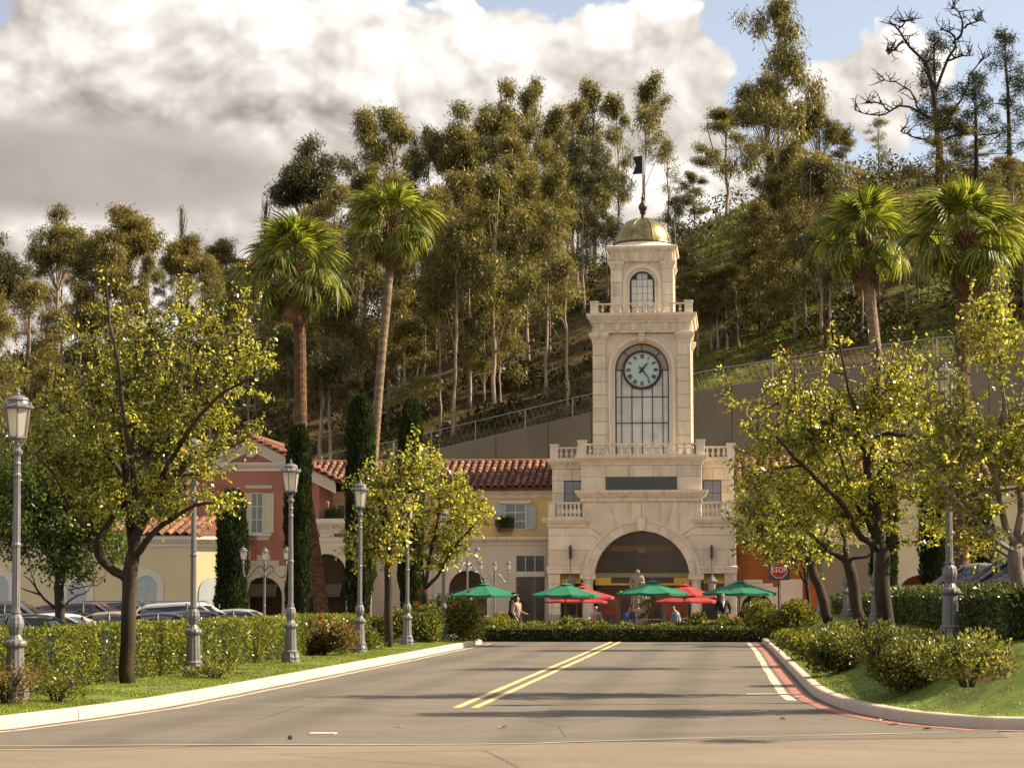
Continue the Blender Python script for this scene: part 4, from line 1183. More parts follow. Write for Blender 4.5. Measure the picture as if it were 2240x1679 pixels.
# ---- yellow wing between the red house and the tower
YY = 100.2
yw = thing('yellow_wing', 'yellow stuccoed wing with barrel tiled roof and shuttered window beside the tower', 'building', (-14, YY, 0))
xa, xb = px_(655, YY), -8.62
ze = pz_(1070, YY)
ob('upper_wall', MB().box(xa, xb, YY, YY + 3.4, 4.2, ze + .1), YEL, yw)
ob('lower_wall', MB().prism([(xa, 0), (xb, 0), (xb, 4.2), (xa, 4.2)], YY - .12, YY + 3.3), BEIGE, yw)
ob('eave_cornice', MB().mould(xa, xb, YY, [(0, ze - .42), (.05, ze - .40), (.06, ze - .28), (.16, ze - .18), (.28, ze - .08), (.3, ze - .06), (.3, ze + .05)]), CORN, yw)
ob('string_course', MB().mould(xa, xb, YY - .12, CPROF(4.05, 1.1)), CORN, yw)
tiled_slope(yw, xa - .1, xb - .02, YY - .38, ze + .06, 3.7, 1.45)
# window with pale blue shutters
def W2(zx, zy): return at(480 + zx / 3.071, 900 + zy / 3.071, YY)
a, b = W2(1920, 700).x, W2(2058, 700).x; z1, z0 = W2(1990, 620).z, W2(1990, 790).z
sash(yw, a, b, YY - .012, z0, z1, 2, 3)
shutter(yw, W2(1850, 700).x, a - .02, YY - .02, z0, z1, BLINDS); shutter(yw, b + .02, W2(2125, 700).x, YY - .02, z0, z1, BLINDS)
ob('window_lintel', MB().box(W2(1885, 600).x, W2(2092, 600).x, YY - .14, YY + .05, z1 + .03, z1 + .15), TRIM, yw)
def flower_box(x0, x1, y, z, label):
    t = thing('window_box', label, 'planter', ((x0 + x1) / 2, y, z), 'planted window boxes')
    ob('trough', MB().box(x0, x1, y - .12, y + .12, z, z + .18), TILE, t)
    n = 500; C = np.column_stack([rng.uniform(x0, x1, n), rng.normal(y, .12, n), rng.uniform(z + .12, z + .45, n)])
    A = unit(rng.normal(0, .4, (n, 3)) + np.array([0, 0, 1]))
    ob('plants', leaves('plants', C, A, rng.uniform(.2, .5, n), .035, EVERG, rng), None, t)
flower_box(W2(1870, 780).x, W2(1970, 780).x, YY - .2, z0 - .12, 'terracotta trough of spiky plants under the shuttered window of the yellow wing')
# a second window, half hidden by the cypress
a, b = W2(790, 700).x, W2(870, 700).x
shutter(yw, W2(770, 700).x, a, YY - .02, z0, z1, BLINDS); sash(yw, a + .02, a + .75, YY - .012, z0, z1, 2, 3)
# door with transom
yl = YY - .12
a, b = W2(1995, 1000).x, W2(2185, 1000).x
z1, z0 = W2(2090, 965).z, W2(2090, 1075).z
sash(yw, a, b, yl - .005, z0, z1, 3, 1, DGLASS, CORN, 'transom')
ob('door_lintel', MB().box(a - .02, b + .02, yl - .10, yl + .02, W2(2090, 1108).z, z0 - .02), TRIM, yw)
zt = W2(2090, 1110).z
dr = ob('door', MB().box(a, b, yl - .02, yl + .02, .05, zt), mat('shop_door_glass', (.06, .04, .022), .1, .5, 1.2, spec=.8), yw)
ob('door_frame', MB().box(a, a + .06, yl - .05, yl - .022, .05, zt).box(b - .5, b - .42, yl - .05, yl - .022, .05, zt), METAL, dr)
# arched shop opening
a, b = W2(1545, 1200).x, W2(1800, 1200).x; zt = W2(1690, 1065).z; r = (b - a) / 2; cx = (a + b) / 2
op = ob('arched_shopfront', MB().prism([(a, .05), (b, .05)] + [(cx + r * math.cos(PI * i / 20), zt - r + r * math.sin(PI * i / 20)) for i in range(21)], yl - .015, yl + .02), mat('dim_shop', (.05, .032, .014), .15, .5, .8, spec=.6), yw)
ob('arch_surround', arch_ring(cx, zt - r, r, r + .22, yl - .07, yl + .02, .05, 20), CORN, yw)
ob('shop_valance', MB().box(a + .02, b - .02, yl - .10, yl - .02, W2(1690, 1250).z, W2(1690, 1228).z), TRIM, yw)
ob('shop_valance', MB().box(a + .02, b - .02, yl - .08, yl - .018, W2(1690, 1226).z, W2(1690, 1190).z), DARK, yw)
# pilaster strips of the lower wall
for zx in (1200, 1480): 
    x = W2(zx, 1000).x; ob('pilaster', MB().block(x - .28, x + .28, yl - .08, yl + .05, .05, 4.04, .015), BEIGE, yw)

# ---- red gabled house
YRD = 97.0
rh = thing('red_house', 'red stuccoed house with white pedimented gable and stepped white arches', 'building', (px_(550, YRD), YRD, 0))
ax, az_ = at(550, 957, YRD).x, at(550, 957, YRD).z
hwid = 4.05; sl2 = .50
xL, xR = px_(405, YRD), px_(697, YRD)
zE = az_ - sl2 * (xR - ax)
ob('front_wall', MB().prism([(xL, 0), (xR, 0), (xR, az_ - .35 - sl2 * (xR - ax)), (ax, az_ - .35), (xL, az_ - .35 - sl2 * (ax - xL))], YRD, YRD + .3), RED, rh)
ob('side_wall', MB().box(xR - .3, xR, YRD + .31, YRD + 6, 0, zE - .4), RED, rh)
# raking cornices and tile edge
for s in (1, -1):
    e = ax + s * hwid
    def rk(o0, o1, y0, y1, m, name, x_in=0.0, x_out=0.0):
        p = [(ax + s * x_in, az_ + o0 - sl2 * x_in), (e + s * x_out, az_ + o0 - sl2 * (hwid + x_out)), (e + s * x_out, az_ + o1 - sl2 * (hwid + x_out)), (ax + s * x_in, az_ + o1 - sl2 * x_in)]
        if s < 0: p.reverse()
        return ob(name, MB().prism(p, y0, y1), m, rh)
    rk(-.62, -.40, YRD - .08, YRD + .05, TRIM, 'raking_cornice'); rk(-.40, -.22, YRD - .2, YRD + .05, TRIM, 'raking_cornice'); rk(-.22, -.06, YRD - .34, YRD + .05, TRIM, 'raking_cornice')
    rk(-.055, .03, YRD - .42, YRD + 7, MATS['roof_pan'], 'roof_slope', 0, .2)
    n = 13; me = bar_tile(.42, .13)
    for i in range(n):
        x = ax + s * (i + .9) * (hwid + .25) / n
        for yy in (-.40, -.12, .16):
            o = ob('tile', me, None, rh, loc=(x, YRD + yy, az_ + .05 - sl2 * abs(x - ax)))
            o.rotation_euler = (0, 0, 0); o.rotation_euler = Matrix(((0, -1 * -s, 0), (1, 0, 0), (0, 0, 1))).to_euler() if False else (0, s * math.atan(sl2), s * PI / 2)
ob('ridge_tile', MB().tube([(ax, YRD - .45, az_ + .09), (ax, YRD + 6.8, az_ + .09)], .14, 8), TILE, rh)
zb0, zb1 = pz_(1027, YRD), pz_(1009, YRD)
ob('pediment_cornice', MB().mould(px_(463, YRD), px_(637, YRD), YRD, [(0, zb0), (.05, zb0 + .01), (.06, zb0 + .14), (.16, zb0 + .22), (.24, zb0 + .34), (.24, zb1 + .02)]), TRIM, rh)
# swag ornament in the pediment
mb = MB()
c = at(550, 992, YRD)
for k in range(-6, 7): mb.lathe([(.02, 0), (.09, .03), (.10, .10), (.05, .16)], 8, (c.x + k * .09, YRD - .06, c.z - .12 + .018 * k * k * .35))
mb.lathe([(.05, 0), (.17, .06), (.2, .2), (.12, .34), (.02, .38)], 10, (c.x, YRD - .05, c.z - .2))
ob('pediment_ornament', mb, TRIM, rh)
def W3(zx, zy): return at(480 + zx / 3.071, 900 + zy / 3.071, YRD)
z0, z1 = W3(250, 815).z, W3(250, 548).z
sash(rh, W3(215, 700).x, W3(292, 700).x, YRD - .01, z0, z1, 2, 3)
shutter(rh, W3(292, 700).x, W3(366, 700).x, YRD - .02, z0, z1, CSHUT, 14)
shutter(rh, W3(140, 700).x, W3(213, 700).x, YRD - .02, z0, z1, CSHUT, 14)
ob('window_sill', MB().mould(W3(150, 840).x, W3(325, 840).x, YRD, CPROF(W3(250, 862).z, .85)), TRIM, rh)
ob('window_lintel', MB().mould(W3(190, 500).x, W3(340, 500).x, YRD, [(0, W3(250, 520).z), (.08, W3(250, 515).z), (.14, W3(250, 495).z)]), TRIM, rh)
# stepped white surrounds with arches
for (zx0, zx1, ztop, steps) in ((150, 440, 1110, ((445, 1050), (350, 1010), (270, 985))), (570, 870, 955, ((600, 1010), (690, 950), (770, 905), (880, 870)))):
    a, b = W3(zx0, 1200).x, W3(zx1, 1200).x; cx = (a + b) / 2; r = (b - a) / 2 - .12; zt = W3(zx0, ztop).z
    mb = MB()
    hs = [(1.30, -.35), (1.0, .05), (.62, .35), (.3, .55)]
    arch_wall(mb, cx - r - .55, cx + r + .55, .0, zt + .28, cx, r, zt - r, YRD - .09, YRD + .02, 18)
    s_ = ob('arch_surround', mb, BEIGE, rh)
    for k, (f, dz) in enumerate(((.8, .52), (.5, .78), (.22, 1.0))):
        ob('step_block', MB().block(cx - (r + .55) * f, cx + (r + .55) * f, YRD - .085 + .01 * k, YRD + .02, zt + .281 + (k * .25), zt + .281 + (k + 1) * .25 - .006, .012), BEIGE, rh)
    ob('arch_recess', MB().prism([(cx - r + .01, .02), (cx + r - .01, .02)] + [(cx + (r - .01) * math.cos(PI * i / 20), zt - r + (r - .01) * math.sin(PI * i / 20)) for i in range(21)], YRD - .02, YRD - .005), SHADE, rh)
    aw = ob('shop_awning', MB().add([(cx - r * .8, YRD - .09, 2.2), (cx + r * .8, YRD - .09, 2.2), (cx + r * .8, YRD - .6, 1.75), (cx - r * .8, YRD - .6, 1.75), (cx - r * .8, YRD - .6, 1.6), (cx + r * .8, YRD - .6, 1.6)], [(3, 2, 1, 0), (4, 5, 2, 3)]), mat('olive_awning', (.09, .075, .05), .9, .1, 3) if 'olive_awning' not in MATS else MATS['olive_awning'], rh)
# balcony ledge to the right of the gable
ob('balcony_ledge', MB().mould(W3(640, 760).x, W3(900, 760).x, YRD + .1, CPROF(W3(700, 818).z, 1.9)), TRIM, rh)
ob('balcony_wall', MB().box(W3(640, 900).x, W3(910, 900).x, YRD + .12, YRD + 3.2, 0, W3(700, 815).z), RED, rh)
flower_box(W3(700, 720).x, W3(830, 720).x, YRD + .3, W3(700, 725).z - .15, 'trough of tall green plants on the white balcony ledge of the red house')
shutter(rh, W3(655, 660).x, W3(700, 660).x, YRD + 1.2, W3(680, 725).z, W3(680, 600).z, CSHUT)

# ---- cream building with blind arches, behind the parked cars
YCR = 92.0
cb = thing('cream_building', 'low cream building with white cornice and blue blind arches behind the cars', 'building', (px_(300, YCR), YCR, 0))
xL, xR = px_(-420, YCR), px_(420, YCR)
zt = pz_(1194, YCR)
ob('front_wall', MB().box(xL, xR, YCR, YCR + .3, -.4, zt + .1), CREAM, cb)
xS = xR + 1.5
ob('corner_wall', MB().add([(xR, YCR, -.4), (xS, YCR + 1.15, -.4), (xS, YCR + 1.15, zt + .1), (xR, YCR, zt + .1)], [(0, 1, 2, 3)]), CREAM, cb)
ob('side_wall', MB().box(xS - .3, xS, YCR + 1.15, YCR + 5, -.4, zt + .1), CREAM, cb)
ob('cornice', MB().mould(xL, xR, YCR, CPROF(zt, 1.35)), TRIM, cb)
nrm = Vector((1.15, -1.5, 0)).normalized()
vs = []
pr = CPROF(zt, 1.35)
for e, (x, y) in enumerate(((xR, YCR), (xS, YCR + 1.15))):
    for p, z in pr: vs.append((x + nrm.x * p, y + nrm.y * p, z))
ob('cornice', MB().add(vs, [(i, len(pr) + i, len(pr) + i + 1, i + 1) for i in range(len(pr) - 1)]), TRIM, cb)
def W4(zx, zy): return at(zx / 2.0214, 780 + zy / 2.0214, YCR)
for zx0, zx1, ztop in ((-60, 40, 966), (298, 384, 1000), (595, 695, 968)):
    a, b = W4(zx0, 1050).x, W4(zx1, 1050).x; r = (b - a) / 2; cx = (a + b) / 2; zz_ = W4((zx0 + zx1) / 2, ztop).z
    ob('arch_surround', arch_ring(cx, zz_ - r, r, r + .30, YCR - .06, YCR + .02, -.3, 18), TRIM, cb)
    w = ob('blind_arch', MB().prism([(a, -.3), (b, -.3)] + [(cx + r * math.cos(PI * i / 18), zz_ - r + r * math.sin(PI * i / 18)) for i in range(19)], YCR - .02, YCR + .01), BLINDS, cb)
    ob('shutter_bars', MB().box(cx - .03, cx + .03, YCR - .035, YCR - .015, -.3, zz_).box(a, b, YCR - .036, YCR - .016, zz_ - r - .03, zz_ - r + .03), BLINDS, w)
# narrow arch on the angled corner
p0 = Vector((xR, YCR, 0)).lerp(Vector((xS, YCR + 1.15, 0)), .45); d = Vector((1.5, 1.15, 0)).normalized()
vs = []; 
for k in range(15):
    t = PI * k / 14; vs.append(p0 + d * (.5 * math.cos(t)) + Vector((0, 0, 1.7 + .75 * math.sin(t))) + nrm * .03)
vs = [p0 + d * .5 + Vector((0, 0, -.3)) + nrm * .03] + vs + [p0 - d * .5 + Vector((0, 0, -.3)) + nrm * .03]
ob('blind_arch', MB().add(vs, [tuple(range(len(vs)))]), BLINDS, cb)
tiled_slope(cb, xL, xR, YCR - .3, zt + .5, 3.6, 1.15, .42, 6) if False else None
rf = ob('roof', MB().add([(xL, YCR - .35, zt + .5), (xR + .3, YCR - .35, zt + .5), (xR, YCR + 3, zt + 1.35), (xL, YCR + 3, zt + 1.35), (xS + .3, YCR + 2.1, zt + .5), (xS + .3, YCR + 5, zt + .5), (xR, YCR + 5, zt + 1.35)], [(0, 1, 2, 3), (1, 4, 2), (4, 5, 6, 2)]), MATS['roof_pan'], cb)
me = bar_tile(.55, .15)
for i in range(44):
    for j in range(4):
        x = xR + .2 - i * .42 ; y = YCR - .4 + j * .84; 
        o = ob('tile', me, None, rf, loc=(x, y, zt + .53 + .25 * j * .84)); o.rotation_euler = (.25, 0, rnd.uniform(-.03, .03)); o.scale = (1.15, 1.65, 1)
# taller tiled part at the far end
xT = px_(78, YCR + 1.5)
ob('upper_roof', MB().add([(xL, YCR + 1.0, zt + 1.0), (xT, YCR + 1.0, zt + 1.0), (xT - .6, YCR + 4, zt + 2.5), (xL, YCR + 4, zt + 2.5), (xL, YCR + 1.0, zt + .4), (xT, YCR + 1.0, zt + .4)], [(0, 1, 2, 3), (4, 5, 1, 0)]), MATS['roof_pan'], cb)
for i in range(14):
    for j in range(5):
        o = ob('tile', me, None, rf, loc=(xT - .25 - i * .42, YCR + .95 + j * .6, zt + 1.03 + j * .3)); o.rotation_euler = (.46, 0, rnd.uniform(-.03, .03)); o.scale = (1.15, 1.3, 1)
ob('wall_bracket', MB().box(px_(446, YCR + 2), px_(466, YCR + 2), YCR + 2.0, YCR + 2.08, pz_(1246, YCR + 2), pz_(1243, YCR + 2)), DARK, cb)

# ---- orange wing to the right of the tower
YO = 99.6
ow = thing('orange_wing', 'orange stuccoed wing with stepped white arch beside the tower behind the stop sign', 'building', (px_(1700, YO), YO, 0))
xa, xb = TX0 + 4.34, px_(1800, YO)
zs = pz_(1190, YO)
ob('lower_wall', MB().box(xa, xb, YO, YO + 3, 0, zs), ORANGE, ow)
ob('upper_wall', MB().box(xa, xb, YO + .12, YO + 3.2, zs, ze + .1), YEL, ow)
ob('string_course', MB().mould(xa, xb, YO, CPROF(zs, 1.25)), CORN, ow)
ob('eave_cornice', MB().mould(xa, xb, YO + .1, [(0, ze - .42), (.05, ze - .40), (.06, ze - .28), (.16, ze - .18), (.28, ze - .08), (.3, ze + .05)]), CORN, ow)
tiled_slope(ow, xa, xb, YO - .28, ze + .06, 3.7, 1.45)
def W5(zx, zy): return at(1320 + zx / 5.53, 1180 + zy / 5.53, YO)
a, b = W5(1655, 800).x, W5(2060, 800).x; cx = (a + b) / 2; r = (b - a) / 2 - .05; zt2 = W5(1850, 645).z
mb = MB(); arch_wall(mb, xa + .02, W5(2140, 700).x, 0, W5(1850, 570).z, cx, r, zt2 - r, YO - .07, YO + .02, 18)
ob('arch_surround', mb, TRIM, ow)
ob('step_block', MB().block(W5(1660, 1).x, W5(2045, 1).x, YO - .068, YO + .02, W5(1850, 569).z, W5(1850, 525).z, .012), TRIM, ow)
ob('step_block', MB().block(W5(1690, 1).x, W5(1920, 1).x, YO - .066, YO + .02, W5(1850, 524).z, W5(1850, 480).z, .012), TRIM, ow)
ob('white_pier', MB().block(W5(2135, 1).x, W5(2400, 1).x, YO - .1, YO + .05, 0, W5(1850, 478).z, .015), TRIM, ow)
ob('arch_recess', MB().prism([(cx - r, .02), (cx + r, .02)] + [(cx + r * math.cos(PI * i / 20), zt2 - r + r * math.sin(PI * i / 20)) for i in range(21)], YO - .02, YO - .008), SHADE, ow)
z0, z1 = pz_(1157, YO), pz_(1100, YO)
for pxw in (1690, 1760):
    a, b = px_(pxw, YO), px_(pxw + 28, YO); sash(ow, a, b, YO + .108, z0, z1, 2, 3)
    shutter(ow, a - .36, a - .02, YO + .1, z0, z1, BLINDS); shutter(ow, b + .02, b + .36, YO + .1, z0, z1, BLINDS)

# ---- plain tan wall among the right-hand trees
YT = 90.0
tw = thing('tan_wall', 'plain tan screen wall standing behind the tree trunks beyond the stop sign', 'wall', (px_(1850, YT), YT, 0))
ob('wall_slab', MB().box(px_(1795, YT), px_(1912, YT), YT, YT + .3, .5, pz_(1197, YT)), TAN, tw)
ob('wall_coping', MB().box(px_(1794, YT), px_(1913, YT), YT - .03, YT + .33, pz_(1197, YT) + .001, pz_(1192, YT)), TAN, tw)

# ---- cream arcade on the right
YA = 94.0
ca = thing('cream_arcade', 'cream stuccoed arcade with round arches beyond the cars parked on the rise', 'building', (px_(2100, YA), YA, .9))
xa, xb = px_(1800, YA), px_(2420, YA); zt = pz_(1085, YA)
mb = MB()
arcs = [(px_(2012, YA), 1.05, pz_(1258, YA)), (px_(2125, YA), 1.25, pz_(1240, YA)), (px_(2290, YA), 1.2, pz_(1240, YA)), (px_(1890, YA), 1.0, pz_(1258, YA))]
arcs.sort()
xs_ = [xa] + [(p[0] + q[0]) / 2 for p, q in zip(arcs, arcs[1:])] + [xb]
for (cx, r, ztp), x0, x1 in zip(arcs, xs_, xs_[1:]):
    ob('arcade_wall', arch_wall(MB(), x0, x1, .5, zt, cx, r, ztp - r, YA, YA + .4, 18), CREAM, ca)
    ob('arch_surround', arch_ring(cx, ztp - r, r - .003, r + .16, YA - .05, YA + .1, .9, 18), TRIM, ca)
ob('back_wall', MB().box(xa, xb, YA + 3, YA + 3.2, .5, zt), mat('red_back_wall', (.40, .11, .05), .85, .2, 1), ca)
ob('arcade_ceiling', MB().box(xa, xb, YA + .41, YA + 3, zt - .3, zt - .2), SHADE, ca)
ob('cornice', MB().mould(xa, xb, YA, CPROF(zt, 1.3)), TRIM, ca)
tiled_slope(ca, xa - .2, xb, YA - .3, zt + .5, 3.6, 1.3, .36, 5)
# ================================================================ TREES AND PLANTS
def tree_parts(root, limbs, lobes, leaf, bark, rng, nleaf=30, rc=.30, L=(.055, .10), Wd=(.032, .052), droop=.5, trunk_n=8, twig_r=.012, br_name='trunk', world=True, shoots=0, up_pen=.8, open_=-9, twiglets=0):
    "limbs: [(path, r0, r1)]; lobes: [(centre, radii, clusters)]. Twigs grow from the nearest wood to every leaf cluster."
    mb = MB(); nodes = []; nrad = []
    for path, r0, r1 in limbs:
        P = [Vector(p) for p in path]
        # smooth by one round of corner cutting
        Q = [P[0]]
        for a, b in zip(P, P[1:]): Q += [a.lerp(b, .3), a.lerp(b, .7)]
        Q.append(P[-1]); n = len(Q)
        Q = [q + (Vector((rnd.uniform(-1, 1), rnd.uniform(-1, 1), rnd.uniform(-1, 1))) * (r0 * .34) if 0 < i < n - 1 else Vector()) for i, q in enumerate(Q)]
        R = [r0 + (r1 - r0) * i / (n - 1) for i in range(n)]
        mb.tube(Q, R, trunk_n if r0 > .05 else 6)
        for i, q in enumerate(Q):
            if i >= n * (.45 if path is limbs[0][0] and len(limbs) > 1 else .2): nodes.append(tuple(q)); nrad.append(R[i])
            if i < n - 1 and i >= n * .3: nodes.append(tuple(q.lerp(Q[i + 1], .5))); nrad.append(R[i])
    C = []
    for c, r, n in lobes:
        q = unit(rng.normal(size=(n, 3))) * (rng.random((n, 1)) ** .40)
        C.append(q * np.array(r) + np.array(tuple(c)))
    C = np.concatenate(C)
    if open_ > -1: C = C[np.array([mnoise.noise(Vector(tuple(c * 1.15))) > open_ for c in C])]
    N = np.array(nodes)
    d = np.min(np.linalg.norm(C[:, None] - N[None], axis=2), axis=1)
    order = np.argsort(d)
    nodes_l = list(nodes); rad_l = list(nrad)
    LC = []; LA = []
    NA = np.zeros((len(nodes) + 3 * len(C), 3)); NA[:len(nodes)] = N; cnt = len(nodes)
    for k in order:
        c = C[k]; dv = c - NA[:cnt]
        cost = np.linalg.norm(dv, axis=1) + up_pen * np.maximum(0, -dv[:, 2] + .02)
        j = int(np.argmin(cost)); a = Vector(NA[j]); b = Vector(c)
        L_ = (b - a).length
        m = a.lerp(b, .5) + Vector((rnd.uniform(-1, 1), rnd.uniform(-1, 1), rnd.uniform(-.4, 1.0))) * L_ * .13
        r0 = min(rad_l[j] * .8, twig_r * (1 + L_ * .9))
        mb.tube([a, m, b], [r0, r0 * .7, r0 * .35], 4, False)
        for q, rr in ((m, r0 * .7), (b, r0 * .4)):
            NA[cnt] = q; cnt += 1; rad_l.append(rr)
        n = max(4, int(nleaf * rng.uniform(.6, 1.4)))
        t = rng.random((n, 1)) ** .7
        if twiglets:
            ends = []
            for _ in range(twiglets):
                u = rng.uniform(.25, 1.0); p = m.lerp(b, u)
                e_ = Vector(rng.normal(size=3)); e_.z = e_.z * .6 + .15; e_.normalize(); q = p + e_ * rc * rng.uniform(.9, 2.1); q.z -= rc * .25
                mb.tube([p, p.lerp(q, .55) + Vector((0, 0, rc * .22)), q], [.006, .0045, .003], 3, False); ends.append((np.array(p), np.array(q)))
            kx = rng.integers(0, twiglets, n); P0 = np.array([e[0] for e in ends])[kx]; P1 = np.array([e[1] for e in ends])[kx]
            base = P0 * (1 - t) + P1 * t + rng.normal(0, .022, (n, 3))
        else: base = np.array(m)[None] * (1 - t) + c[None] * t + rng.normal(0, rc * .5, (n, 3))
        LC.append(base)
        out = unit(rng.normal(size=(n, 3)) + unit(c - np.array(a))[None] * .4)
        out[:, 2] -= droop * rng.uniform(.3, 1.7, n)
        LA.append(unit(out))
    if shoots:
        zs = C[:, 2]; hi = C[zs > np.quantile(zs, .55)]
        for k in range(shoots):
            p = Vector(hi[rng.integers(len(hi))]); q = p + Vector((rng.normal(0, .16), rng.normal(0, .16), rng.uniform(.4, 1.0)))
            mb.tube([p, p.lerp(q, .5) + Vector((rng.normal(0, .04), 0, 0)), q], [.012, .009, .004], 4, False)
            n = int(rng.uniform(16, 34)); t = rng.random((n, 1))
            LC.append(np.array(p) * (1 - t) + np.array(q) * t + rng.normal(0, .035, (n, 3)))
            o_ = rng.normal(size=(n, 3)); o_[:, 2] -= .5; LA.append(unit(o_))
    ob(br_name, mb, bark, root, smooth=True, world=world)
    LC = np.concatenate(LC); LA = np.concatenate(LA); n = len(LC)
    me = leaves('crown', LC, LA, rng.uniform(*L, n), rng.uniform(*Wd, n), leaf, rng)
    return ob('crown', me, None, root, world=world)

def pear(label, base, Y, limbs, lobes, leaf, seed, bark=BARK, nleaf=30, r0=.13, **k):
    rg = np.random.default_rng(seed)
    zb = ground_right(at(*base, Y).x, Y) if at(*base, Y).x > 0 else .2
    b = at(*base, Y); s = FPX / Y
    root = thing('pear_tree', label, 'tree', (b.x, Y, zb), 'pear trees lining the drive')
    LB = []
    for i, (pts, ra, rb) in enumerate(limbs):
        path = [at(p[0], p[1], Y) + Vector((0, p[2] if len(p) > 2 else 0, 0)) for p in pts]
        if i == 0: path[0].z = zb - .1
        else: ra, rb = ra * .86, rb * 1.2
        LB.append((path, ra, rb))
    LO = [(at(cx, cy, Y) + Vector((0, dy, 0)), (rx / s, max(rx, ry) / s * .85, ry / s), n) for cx, cy, rx, ry, n, dy in lobes]
    k = dict(dict(shoots=34, open_=-.11, twig_r=.019, twiglets=6), **k)
    tree_parts(root, LB, LO, leaf, bark, rg, nleaf, **k)
    return root
# the big pear on the left verge
pear('large pear tree with dark bare trunk on the left verge before the hedge', (282, 1497), 35.0, [
    ([(282, 1497), (281, 1374), (280, 1275), (290, 1215)], .140, .125),
    ([(288, 1230), (306, 1146, .1), (326, 1097, .1), (361, 1067, 0), (411, 1017, -.1), (420, 993, -.1), (452, 993, -.2)], .12, .03),
    ([(364, 1060, 0), (366, 1005, 0), (364, 960, .1), (381, 923, .2), (376, 879, .2), (354, 834, .2), (357, 800, .2)], .07, .022),
    ([(381, 923, .2), (435, 874, .4), (482, 848, .5), (530, 800, .6)], .05, .018),
    ([(296, 1225), (317, 1195, -.2), (356, 1161, -.4), (411, 1131, -.7), (440, 1114, -.9), (500, 1105, -1.0)], .085, .018),
    ([(280, 1268), (247, 1240, -.2), (219, 1206, -.4), (234, 1172, -.4), (270, 1116, -.3), (292, 1027, -.3), (305, 940, -.3)], .095, .02),
    ([(232, 1172, -.4), (198, 1146, -.6), (173, 1101, -.8), (165, 1050, -.9), (120, 1000, -1)], .05, .015),
    ([(268, 1110, .2), (223, 1057, .4), (185, 1057, .5), (140, 1050, .6), (109, 1045, .6)], .075, .02),
    ([(289, 1190), (275, 1120, .3), (257, 1040, .5), (247, 978, .6), (243, 890, .6), (237, 795, .6)], .09, .04),
    ([(283, 1150), (262, 1060, .7), (215, 1000, .8), (198, 965, .9), (168, 894, 1.0), (140, 840, 1.1), (110, 760, 1.1)], .08, .02),
    ([(300, 1150), (318, 1060, -.6), (312, 980, -.8), (300, 900, -.9), (290, 800, -.9), (262, 690, -.7), (258, 620, -.6)], .07, .014),
    ([(330, 1090), (430, 960, -.8), (480, 900, -.9), (530, 860, -.9), (590, 830, -.9)], .06, .014)],
    [(290, 930, 210, 210, 175, 0), (200, 890, 130, 180, 70, .2), (420, 920, 150, 170, 85, 0), (530, 850, 90, 130, 34, 0), (440, 1070, 130, 75, 44, 0), (150, 760, 70, 70, 15, 0), (262, 700, 40, 95, 16, 0),
     (380, 760, 110, 110, 36, 0), (480, 760, 60, 90, 12, 0), (150, 1020, 90, 100, 34, 0), (200, 1120, 70, 60, 14, -.4), (90, 880, 40, 110, 12, 0), (525, 660, 22, 40, 4, 0), (540, 1080, 45, 40, 8, 0), (320, 1090, 120, 60, 20, -.8), (560, 780, 60, 60, 9, 0)],
    PEAR, 1, nleaf=52, rc=.21, shoots=80)
def vase(bx, by, top, spread, Y, lean=0, n=6, r=.12, fork=.30, seed=0):
    "limb set for a vase-shaped street tree in photo pixels"
    rg = random.Random(seed); H = by - top
    fx, fy = bx + lean * fork, by - H * fork
    L = [([(bx, by), (bx + lean * fork * .4, by - H * fork * .5), (fx, fy)], r, r * .85)]
    for i in range(n):
        t = (i + .5) / n * 2 - 1; dy = rg.uniform(-1.2, 1.2)
        pts = [(fx, fy + 4)]
        for k in range(1, 6):
            u = k / 5
            pts.append((fx + (t * spread + lean * .6) * u ** .8 + rg.uniform(-1, 1) * spread * .08, fy - H * (1 - fork) * .92 * u * (1 - .25 * abs(t)) + rg.uniform(-1, 1) * H * .02, dy * u))
        L.append((pts, r * rg.uniform(.5, .7), .014))
    return L
pear('smaller pear tree between two lamp posts nearer the hedge end on the left verge', (848, 1412), 60.0, vase(848, 1412, 985, 75, 60, 6, 6, .13, .46, 2),
     [(835, 1110, 80, 95, 75, 0), (880, 1050, 55, 60, 30, 0), (800, 1180, 50, 50, 22, 0), (860, 1190, 70, 40, 22, 0), (890, 1010, 25, 35, 8, 0)], PEAR, 2, nleaf=46, rc=.32, L=(.09, .14), Wd=(.055, .085))
pear('forked pear tree by the rose bushes nearest the patio on the left verge', (934, 1410), 67.0, [
    ([(934, 1410), (931, 1330), (930, 1290)], .14, .12),
    ([(930, 1290), (942, 1200, .1), (960, 1120, .2), (955, 1060, .2)], .08, .02), ([(931, 1285), (970, 1250, -.2), (990, 1200, -.3), (1040, 1150, -.4)], .08, .02),
    ([(930, 1290), (915, 1200, .3), (905, 1120, .3), (925, 1040, .3)], .07, .02)],
    [(985, 1130, 75, 85, 70, 0), (930, 1080, 60, 70, 36, 0), (1030, 1110, 40, 45, 18, 0), (960, 1210, 75, 35, 24, 0), (915, 1010, 18, 28, 5, 0), (940, 1020, 30, 35, 10, 0)], PEAR, 3, nleaf=48, rc=.34, L=(.10, .15), Wd=(.06, .09))
